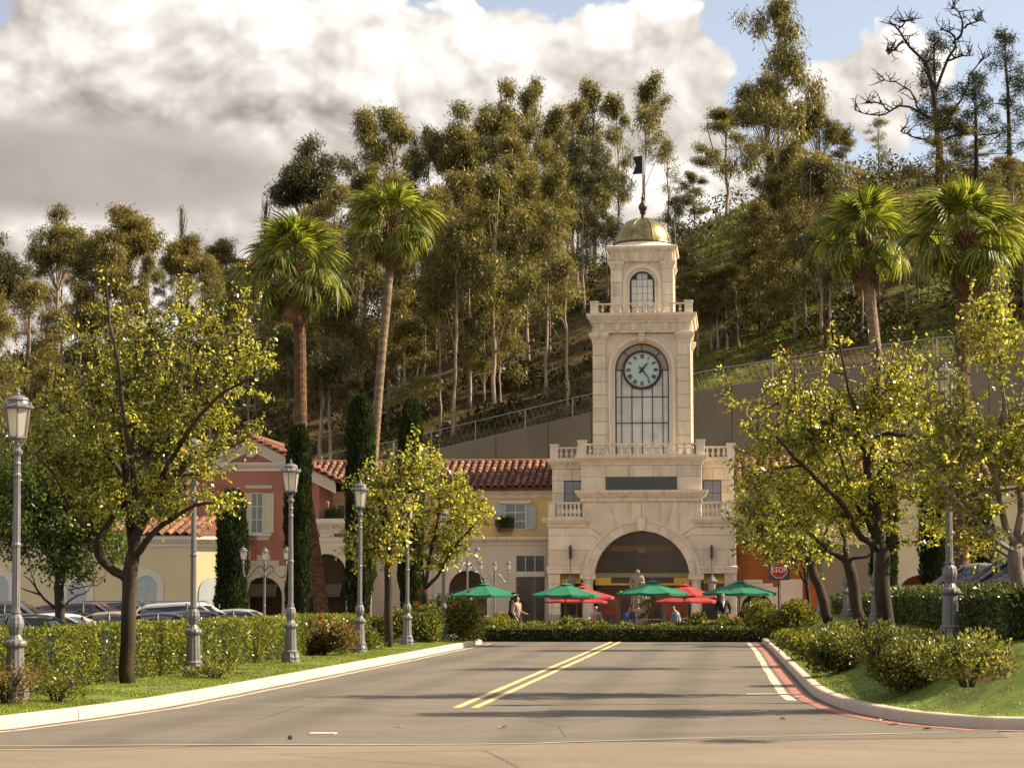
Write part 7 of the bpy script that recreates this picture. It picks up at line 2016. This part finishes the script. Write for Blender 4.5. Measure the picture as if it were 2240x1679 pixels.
def person(label, loc, rz, H=1.72, top=NAVY, bottom=DARK, hair=mat('dark_hair', (.012, .009, .007), .5, .2, 20), sit=False, stride=.0, arms=((.28, .05, .80), (-.28, .05, .80)), elbows=((.27, -.05, 1.12), (-.27, -.05, 1.12)), long_hair=False, shirt=None, head_tilt=0.0, lean=0.0, skirt=False):
    "local frame: faces -y, z up, sizes for a 1.72 m figure"
    root = thing('person', label, 'person', loc, None, rz); root.scale = (H / 1.72,) * 3
    hz = .50 if sit else .92
    dz = hz - .92
    y = lambda z: -lean * (z - .92)
    ch, nk, hd = 1.32 + dz, 1.47 + dz, 1.58 + dz
    J = [((0, 0, hz), .13), ((0, y(1.1), 1.10 + dz), .115), ((0, y(1.3), ch), .135), ((0, y(1.47), nk), .052), ((0, y(1.55) - .02, 1.545 + dz), .062), ((0, y(1.6) - .02 - head_tilt * .1, 1.62 + dz), .085), ((0, y(1.66) - head_tilt * .12, 1.69 + dz), .060)]
    E = [(0, 1), (1, 2), (2, 3), (3, 4), (4, 5), (5, 6)]
    JL = []
    for s, k in ((1, 0), (-1, 1)):
        sh = (s * .185, y(1.4), 1.40 + dz); el_ = elbows[k]; el_ = (el_[0], el_[1], el_[2] + dz); ha = arms[k]; ha = (ha[0], ha[1], ha[2] + dz)
        b = len(J)
        d = (Vector(ha) - Vector(el_)).normalized()
        J += [(sh, .062), (el_, .042), (ha, .028), (tuple(Vector(ha) + d * .07), .034)]
        E += [(2, b), (b, b + 1), (b + 1, b + 2), (b + 2, b + 3)]
        side = d.cross(Vector((0, 0, 1)) if abs(d.z) < .8 else Vector((0, 1, 0))).normalized()
        for f, (o_, L) in enumerate(((-.026, .065), (-.009, .075), (.009, .072), (.026, .056))):
            p = Vector(ha) + d * .09 + side * o_; J.append((tuple(p), .010)); J.append((tuple(p + d * L + Vector((0, -.015, 0))), .007)); E += [(b + 3, len(J) - 2), (len(J) - 2, len(J) - 1)]
        p = Vector(ha) + d * .05 + side * -.04; J.append((tuple(p), .011)); J.append((tuple(p + d * .035 + side * -.02), .008)); E += [(b + 2, len(J) - 2), (len(J) - 2, len(J) - 1)]
        JL.append((sh, el_, ha))
    LEG = []
    for s in (1, -1):
        b = len(J); hip = (s * .095, 0, hz - .05)
        if sit: kn, an, to = (s * .11, -.42, hz - .02), (s * .11, -.42, .09), (s * .11, -.56, .04)
        else: kn, an, to = (s * .10, -stride * s * .5, .50), (s * .10, -stride * s * .75 + .04, .09), (s * .11, -stride * s * .75 - .12, .035)
        J += [(hip, .092), (kn, .058), (an, .040), (to, .036)]; E += [(0, b), (b, b + 1), (b + 1, b + 2), (b + 2, b + 3)]; LEG.append((hip, kn, an))
    skin_obj('body', J, E, SKIN, root)
    # clothes
    J = [((0, 0, hz - .06), .145), ((0, y(1.1), 1.10 + dz), .135), ((0, y(1.3), ch), .155), ((0, y(1.44), 1.43 + dz), .075)]; E = [(0, 1), (1, 2), (2, 3)]
    for sh, el_, ha in JL:
        b = len(J); w = Vector(el_).lerp(Vector(ha), .82); J += [(sh, .082), (el_, .060), (tuple(w), .045)]; E += [(2, b), (b, b + 1), (b + 1, b + 2)]
    skin_obj('top', J, E, top, root)
    J = [((0, 0, hz), .14)]; E = []
    for hip, kn, an in LEG:
        b = len(J); a2 = Vector(kn).lerp(Vector(an), .9); J += [(hip, .105), (kn, .074), (tuple(a2), .058)]; E += [(0, b), (b, b + 1), (b + 1, b + 2)]
    skin_obj('trousers', J, E, bottom, root)
    hz_ = 1.645 + dz
    hv = [((0, y(1.65) + .018 - head_tilt * .1, hz_), .098), ((0, y(1.65) + .03 - head_tilt * .1, hz_ + .055), .07)]; he = [(0, 1)]
    if long_hair: hv += [((0, y(1.5) + .06, 1.50 + dz), .085), ((.02, y(1.4) + .09, 1.36 + dz), .07)]; he += [(0, 2), (2, 3)]
    skin_obj('hair', hv, he, hair, root)
    fc = MB()
    yy = y(1.62) - .02 - head_tilt * .1 - .083
    for s in (1, -1): fc.lathe([(.0, 0), (.011, .006), (0, .013)], 6, (s * .032, yy + .004, 1.622 + dz))
    ob('eyes', fc, DARK, root, world=False)
    ob('nose', MB().tube([(0, yy + .004, 1.625 + dz), (0, yy - .018, 1.585 + dz), (0, yy + .006, 1.578 + dz)], [.008, .014, .010], 5), SKIN, root, world=False)
    ob('mouth', MB().tube([(-.022, yy + .010, 1.555 + dz), (0, yy + .002, 1.553 + dz), (.022, yy + .010, 1.555 + dz)], .005, 4), mat('lips', (.30, .10, .08), .5, .05, 5) if 'lips' not in MATS else MATS['lips'], root, world=False)
    if shirt: ob('shirt_front', MB().add([(-.075, y(1.43) - .100, 1.45 + dz), (.075, y(1.43) - .100, 1.45 + dz), (.0, y(1.15) - .165, 1.16 + dz), (0, y(1.3) - .172, 1.32 + dz), (-.03, y(1.4) - .14, 1.42 + dz), (.03, y(1.4) - .14, 1.42 + dz)], [(0, 4, 3), (4, 5, 3), (5, 1, 3), (0, 3, 2), (3, 1, 2)]), shirt, root, world=False)
    return root
TAUPE = mat('taupe_cloth', (.30, .24, .20), .85, .1, 5); LBLUE = mat('pale_blue_cloth', (.38, .46, .58), .85, .1, 5); BLUE = mat('blue_cloth', (.05, .09, .22), .85, .1, 5)
PPINK = mat('pink_cloth', (.45, .25, .22), .85, .1, 5); BLACK = mat('black_cloth', (.010, .010, .011), .8, .1, 5); WCLOTH = mat('white_cloth', (.62, .62, .60), .8, .05, 5)
def pat(px, Y): q = at(px, 1340, Y); return (q.x, Y, .03)
person('man in a dark suit and open white collar standing among the umbrellas', pat(1581, 80.9), .2, 1.74, BLACK, BLACK, shirt=WCLOTH, arms=((.20, -.22, .86), (-.20, -.22, .86)), elbows=((.29, -.02, 1.10), (-.29, -.02, 1.10)))
person('woman with long dark hair in a taupe top walking past the shop door', pat(1131, 80.2), 1.1, 1.62, TAUPE, mat('dark_jeans', (.05, .055, .07), .85, .1, 5), long_hair=True, stride=.35, arms=((.16, -.30, 1.02), (-.20, -.10, .84)), elbows=((.25, -.02, 1.08), (-.27, .06, 1.10)))
person('dark haired woman in black behind the woman in taupe', pat(1124, 82.2), 1.0, 1.72, BLACK, BLACK, long_hair=True, stride=.2)
person('woman in dark top and light trousers under the left green umbrella', pat(1028, 80.5), 1.2, 1.60, BLACK, TAUPE, long_hair=True, stride=.25, arms=((.14, -.30, 1.25), (-.22, -.05, .85)), elbows=((.25, -.08, 1.08), (-.27, .03, 1.10)))
person('seated diner in blue and black bending over below the statue', pat(1369, 81.6), 2.6, 1.70, BLUE, BLACK, sit=True, lean=.5, arms=((.15, -.40, 1.05), (-.15, -.40, 1.05)), elbows=((.25, -.2, 1.05), (-.25, -.2, 1.05)))
person('seated diner in pale blue shirt with dark hair leaning forward', pat(1486, 81.6), -1.2, 1.72, LBLUE, DARK, sit=True, lean=.35, arms=((.15, -.40, 1.05), (-.15, -.40, 1.05)), elbows=((.25, -.2, 1.08), (-.25, -.2, 1.08)))
person('seated diner in pink by the left red umbrella pole', pat(1303, 82.0), .6, 1.66, PPINK, DARK, sit=True, hair=mat('brown_hair', (.09, .05, .025), .5, .2, 20), arms=((.15, -.40, 1.05), (-.15, -.40, 1.05)), elbows=((.25, -.15, 1.08), (-.25, -.15, 1.08)))
person('person in dark clothes half hidden under the right green umbrella', pat(1628, 84.0), -.4, 1.70, BLACK, BLACK, sit=True, arms=((.15, -.40, 1.05), (-.15, -.40, 1.05)), elbows=((.25, -.15, 1.08), (-.25, -.15, 1.08)))
person('person in a red top behind the bush at the right end of the patio', pat(1662, 84.5), .3, 1.66, mat('red_cloth', (.35, .04, .04), .8, .1, 5), DARK, sit=True, arms=((.15, -.40, 1.05), (-.15, -.40, 1.05)), elbows=((.25, -.15, 1.08), (-.25, -.15, 1.08)))
# statue of a robed figure on a pedestal, with a vine-wrapped small figure before it
q = at(1394, 1340, 91.0); sx, sy = q.x, 91.0
st = thing('statue', 'weathered stone statue of a robed figure on a pedestal before the arch', 'statue', (sx, sy, .03))
zp = at(1394, 1331, 91).z; zt = at(1394, 1243, 91).z
ob('pedestal', MB().box(sx - .36, sx + .36, sy - .36, sy + .36, .03, .22).box(sx - .29, sx + .29, sy - .29, sy + .29, .221, zp - .12).box(sx - .35, sx + .35, sy - .35, sy + .35, zp - .119, zp), MARBLE, st)
k = (zt - zp) / 1.75
def sj(p, r): return ((p[0] * k + sx - st.location.x, p[1] * k, p[2] * k + zp - .03), r * k)
J = [sj((0, 0, .85), .20), sj((0, 0, .4), .23), sj((0, 0, .02), .27), sj((0, -.02, 1.1), .16), sj((0, -.02, 1.32), .19), sj((0, -.02, 1.48), .07), sj((.02, -.05, 1.62), .11), sj((.02, -.03, 1.72), .07), sj((.22, -.02, 1.38), .085), sj((.30, -.12, 1.12), .07), sj((.14, -.26, 1.15), .05), sj((-.22, -.02, 1.38), .085), sj((-.29, -.04, 1.08), .07), sj((-.22, -.20, .88), .05), sj((.20, -.08, .75), .12), sj((.22, -.08, .3), .12)]
skin_obj('figure', J, [(0, 1), (1, 2), (0, 3), (3, 4), (4, 5), (5, 6), (6, 7), (4, 8), (8, 9), (9, 10), (4, 11), (11, 12), (12, 13), (0, 14), (14, 15)], MARBLE, st, 0, 2)
mb = MB()
for kx in range(9):
    a = kx / 9 * 2 * PI; mb.tube([(.19 * k * math.cos(a), .19 * k * math.sin(a), (.95) * k + zp - .03), (.235 * k * math.cos(a + .1), .235 * k * math.sin(a + .1), .45 * k + zp - .03), (.30 * k * math.cos(a), .30 * k * math.sin(a), .0 + zp - .03)], [.02, .035, .04], 5)
ob('robe_folds', mb, MARBLE, st, world=False)
q = at(1410, 1340, 86.0); vx = q.x
vf = thing('vine_figure', 'slim stone figure wrapped in climbing vine in front of the statue', 'statue', (vx, 86.0, .03))
J = [((0, 0, .95), .12), ((0, 0, 1.2), .11), ((.02, 0, 1.42), .13), ((.03, 0, 1.6), .05), ((.05, -.02, 1.74), .09), ((.2, 0, 1.42), .05), ((.26, -.1, 1.15), .045), ((-.16, 0, 1.42), .05), ((-.22, -.1, 1.65), .045), ((.07, 0, .5), .08), ((.08, .02, .05), .07), ((-.08, -.04, .5), .08), ((-.09, 0, .05), .07)]
skin_obj('figure', J, [(0, 1), (1, 2), (2, 3), (3, 4), (2, 5), (5, 6), (2, 7), (7, 8), (0, 9), (9, 10), (0, 11), (11, 12)], MARBLE, vf, 0, 1)
rg = np.random.default_rng(77); n = 700; t = rg.random(n); C = np.column_stack([.20 * np.cos(t * 22) + rg.normal(0, .07, n), .2 * np.sin(t * 22) + rg.normal(0, .07, n), t * 1.75])
ob('vine', leaves('vine', C, unit(rg.normal(size=(n, 3))), .09, .06, SHRUB, rg), None, vf, world=False)

# ================================================================ CARS
def car(label, loc, rz, body, kind='sedan', rails=False):
    P = paint('paint_%d' % len(bpy.data.materials), body)
    root = thing('parked_car', label, 'car', loc, 'cars parked beside the drive', rz)
    if kind == 'sedan': L, Wd, H = 4.7, 1.80, 1.44; top = [(-2.35, .62), (-2.25, .86), (-1.55, .98), (-1.25, .98), (1.05, .95), (1.9, .82), (2.25, .66), (2.35, .5)]; cab = [(-1.75, .97), (-.75, 1.40), (-.1, 1.44), (.35, 1.40), (1.25, .94)]
    elif kind == 'suv': L, Wd, H = 4.7, 1.88, 1.72; top = [(-2.35, .7), (-2.3, 1.05), (-1.9, 1.10), (1.0, 1.06), (1.85, .98), (2.25, .85), (2.35, .6)]; cab = [(-2.2, 1.08), (-1.85, 1.62), (-.3, 1.72), (.25, 1.68), (1.15, 1.05)]
    else: L, Wd, H = 4.2, 1.75, 1.48; top = [(-2.1, .65), (-2.05, .95), (-1.6, 1.0), (.95, .94), (1.65, .8), (2.0, .65), (2.1, .5)]; cab = [(-1.95, .97), (-1.45, 1.40), (-.3, 1.48), (.3, 1.44), (1.15, .93)]
    w = Wd / 2
    def loft(sections):
        n = len(sections[0]); vs = [p for s in sections for p in s]; fs = []
        for i in range(len(sections) - 1):
            for j in range(n - 1): a = i * n + j; fs.append((a, a + 1, a + n + 1, a + n))
        fs.append(tuple(reversed(range(n)))); fs.append(tuple((len(sections) - 1) * n + j for j in range(n)))
        return MB().add(vs, fs)
    secs = []
    xs = sorted(set([p[0] for p in top] + list(np.linspace(-L / 2, L / 2, 16))))
    for x in xs:
        zt = float(np.interp(x, [p[0] for p in top], [p[1] for p in top])); e = abs(x) / (L / 2); ww = w * (1 - .16 * max(0, e - .72) / .28 * e)
        zb = .22 + .10 * max(0, e - .85) / .15
        for cxw in (-L * .30, L * .30): 
            if abs(x - cxw) < .36: zb = max(zb, .22 + math.sqrt(max(0, .36 ** 2 - (x - cxw) ** 2)) * .9)
        zm = zb + (zt - zb) * .55
        half = [(ww * .94, zb), (ww, zm * .8 + .1 if zm * .8 + .1 > zb else zb + .02), (ww * .99, zt - .12), (ww * .93, zt - .03), (ww * .80, zt), (ww * .4, zt + .015)]
        secs.append([(x, -a, z) for a, z in half] + [(x, a, z) for a, z in reversed(half)])
    ob('body', loft(secs), P, root, world=False, smooth=True)
    def cabin(inset, dz, zlo):
        ss_ = []
        cx = [c[0] for c in cab]; cz = [c[1] for c in cab]
        for x in np.linspace(cab[0][0], cab[-1][0], 22):
            zt = float(np.interp(x, cx, cz)); t = (zt - cab[0][1]) / (H - cab[0][1]); t = max(0, t)
            wt = w * (.90 - .16 * t) - inset; wb = w * .90 - inset
            ss_.append([(x, -wb, zlo), (x, -wt, zt - .05 + dz), (x, -wt + .12, zt + dz), (x, wt - .12, zt + dz), (x, wt, zt - .05 + dz), (x, wb, zlo)])
        return loft(ss_)
    cabn = ob('windows', cabin(0, 0, .85), CARGLASS, root, world=False, smooth=True)
    # roof skin and pillars over the glass
    r0, r1 = cab[1][0], cab[3][0]; vs = []; fs = []; cx = [c[0] for c in cab]; cz = [c[1] for c in cab]
    ss_ = []
    for x in np.linspace(r0 - .06, r1 + .06, 12):
        zt = float(np.interp(x, cx, cz)) + .012; t = max(0, (zt - cab[0][1]) / (H - cab[0][1])); wt = w * (.90 - .16 * t)
        ss_.append([(x, -wt - .012, zt - .11), (x, -wt - .006, zt - .05), (x, -wt + .12, zt + .004), (x, 0, zt + .03), (x, wt - .12, zt + .004), (x, wt + .006, zt - .05), (x, wt + .012, zt - .11)])
    ob('roof', loft(ss_), P, root, world=False, smooth=True)
    for s in (-1, 1):
        for xa, za, xb, zb_ in ((cab[0][0], cab[0][1], cab[1][0], cab[1][1]), (cab[4][0], cab[4][1], cab[3][0], cab[3][1]), (-.15, cab[0][1], -.2, H)):
            ta = 0; tb = max(0, (zb_ - cab[0][1]) / (H - cab[0][1]))
            ob('pillar', MB().tube([(xa, s * (w * .90 + .0), za), ((xa + xb) / 2, s * (w * .86), (za + zb_) / 2), (xb, s * (w * (.90 - .16 * tb)), zb_ - .04)], .035, 6), P if xa != -.15 else DARK, root, world=False)
        m_ = ob('mirror', MB().lathe([(.0, -.07), (.08, -.05), (.09, .03), (.0, .08)], 8, (cab[4][0] - .25, s * (w + .08), 1.0)), P, root, world=False)
        if rails: ob('roof_rail', MB().tube([(cab[1][0], s * w * .66, H - .06), (cab[1][0] + .1, s * w * .66, H + .05), (cab[3][0] - .1, s * w * .66, H + .05), (cab[3][0], s * w * .66, H - .04)], .022, 6), METAL, root, world=False)
        ob('headlight', MB().lathe([(.0, -.08), (.12, -.06), (.12, .06), (0, .08)], 8, (L / 2 - .12, s * w * .70, .66)), LAMPG, root, world=False)
        ob('tail_light', MB().box(-L / 2 - .01, -L / 2 + .12, s * w * .72 - .1, s * w * .72 + .1, .72, .88), SIGNRED, root, world=False)
        for xw in (-L * .30, L * .30):
            tw_ = MB(); 
            for y_ in (0,): 
                prof = [(.17, -.10), (.30, -.10), (.325, -.06), (.325, .06), (.30, .10), (.17, .10)]; n = 18; vs = []; fs = []
                for r, o_ in prof:
                    for k_ in range(n): a = 2 * PI * k_ / n; vs.append((xw + r * math.cos(a), s * (w - .11) + o_, .325 + r * math.sin(a)))
                for i in range(len(prof) - 1):
                    for k_ in range(n): j = (k_ + 1) % n; fs.append((i * n + k_, i * n + j, (i + 1) * n + j, (i + 1) * n + k_))
            wh = ob('wheel', tw_.add(vs, fs), RUBBER, root, world=False)
            vs = [(xw + .175 * math.cos(2 * PI * k_ / 12), s * (w - .03), .325 + .175 * math.sin(2 * PI * k_ / 12)) for k_ in range(12)] + [(xw, s * (w - .06), .325)]
            ob('rim', MB().add(vs, [(k_, (k_ + 1) % 12, 12) for k_ in range(12)]), METAL, wh, world=False)
    return root
def cpos(px, Y, z=-.3): q = at(px, 1340, Y); return (q.x, Y, z)
WHT, NVY, BLK, TANC, SIL, MAR = (.60, .60, .58), (.012, .02, .05), (.008, .008, .01), (.30, .22, .14), (.33, .34, .35), (.06, .012, .015)
car('white sedan parked side-on nearest the hedge at left', cpos(135, 60.5), .0, WHT)
car('black car in front of the white sedan, bonnet towards the drive', cpos(62, 54.5), -.35, BLK, 'hatch')
car('pale blue-grey car at the left edge just above the hedge', cpos(-55, 55.5), .1, SIL)
car('dark brown suv behind the white sedan at the left edge', cpos(35, 70), .05, (.05, .035, .025), 'suv', True)
car('maroon suv behind the tree in the parking lot', cpos(205, 74), .03, MAR, 'suv')
car('tan sedan partly behind the big pear trunk', cpos(265, 66.5), .0, TANC)
car('black sedan right of the big pear trunk', cpos(372, 63.0), .0, BLK)
car('dark blue wagon with roof rails behind the big pear trunk', cpos(290, 78), .0, NVY, 'suv', True)
car('white suv with roof rack near the cypress', cpos(432, 73), .0, WHT, 'suv', True)
car('small black car in front of the white suv by the second lamp post', cpos(455, 66), .0, BLK, 'hatch')
car('silver sedan beyond the white suv near the three-armed lamp', cpos(530, 80), .0, SIL)
car('dark blue sedan on the right bank behind the hedge, nearest the edge', cpos(2224, 57, .98), PI + .06, NVY, 'suv')
car('grey sedan on the right bank behind the dark blue car', cpos(2122, 70, .98), PI + .03, (.16, .15, .14), 'suv')
# ---- litter on the road
LEAFM = mat('fallen_leaf', (.45, .32, .12), .8, .2, 5)
for i, (px, py) in enumerate([(1745, 1525), (1790, 1553), (1955, 1584), (1810, 1570), (1660, 1446), (1715, 1571), (1100, 1590), (875, 1588), (1930, 1575), (2030, 1594)]):
    p = gnd(px, py, .01); a = i * 1.7
    me = MB().add([(-.05, 0, 0), (0, -.03, .012), (.06, 0, .004), (0, .03, .015)], [(0, 1, 2, 3)])
    o = ob('fallen_leaf', me, LEAFM, None, loc=p); o.rotation_euler = (.1, .1, a); o.scale = (1.5,) * 3
    tag(o, ['dry leaf beside the red gutter line by the stop bar', 'curled dry leaf in the middle of the red curve', 'large pale leaf nearest the right kerb corner', 'small dry leaf just off the red curve', 'yellow leaf by the far white gutter', 'leaf on asphalt right of centre', 'tiny dry leaf left of the double yellow end', 'brown dry leaf in the left lane near the street seam', 'leaf lying against the right kerb curve', 'leaf farthest along the red curve'][i], 'leaf', 'fallen leaves on the road')
p = gnd(706, 1603, 0.004)
tag(ob('patch_plate', MB().box(p.x - .16, p.x + .16, p.y - .12, p.y + .12, .0, .012), WPAINT), 'pale worn patch of paint on the asphalt in the left lane', 'road patch')
p = gnd(635, 1616, 0.004)
tag(ob('stone', MB().lathe([(.015, 0), (.035, .012), (.03, .035), (.008, .05)], 7, p), DARK), 'small dark stone lying on the asphalt in the left foreground', 'stone')
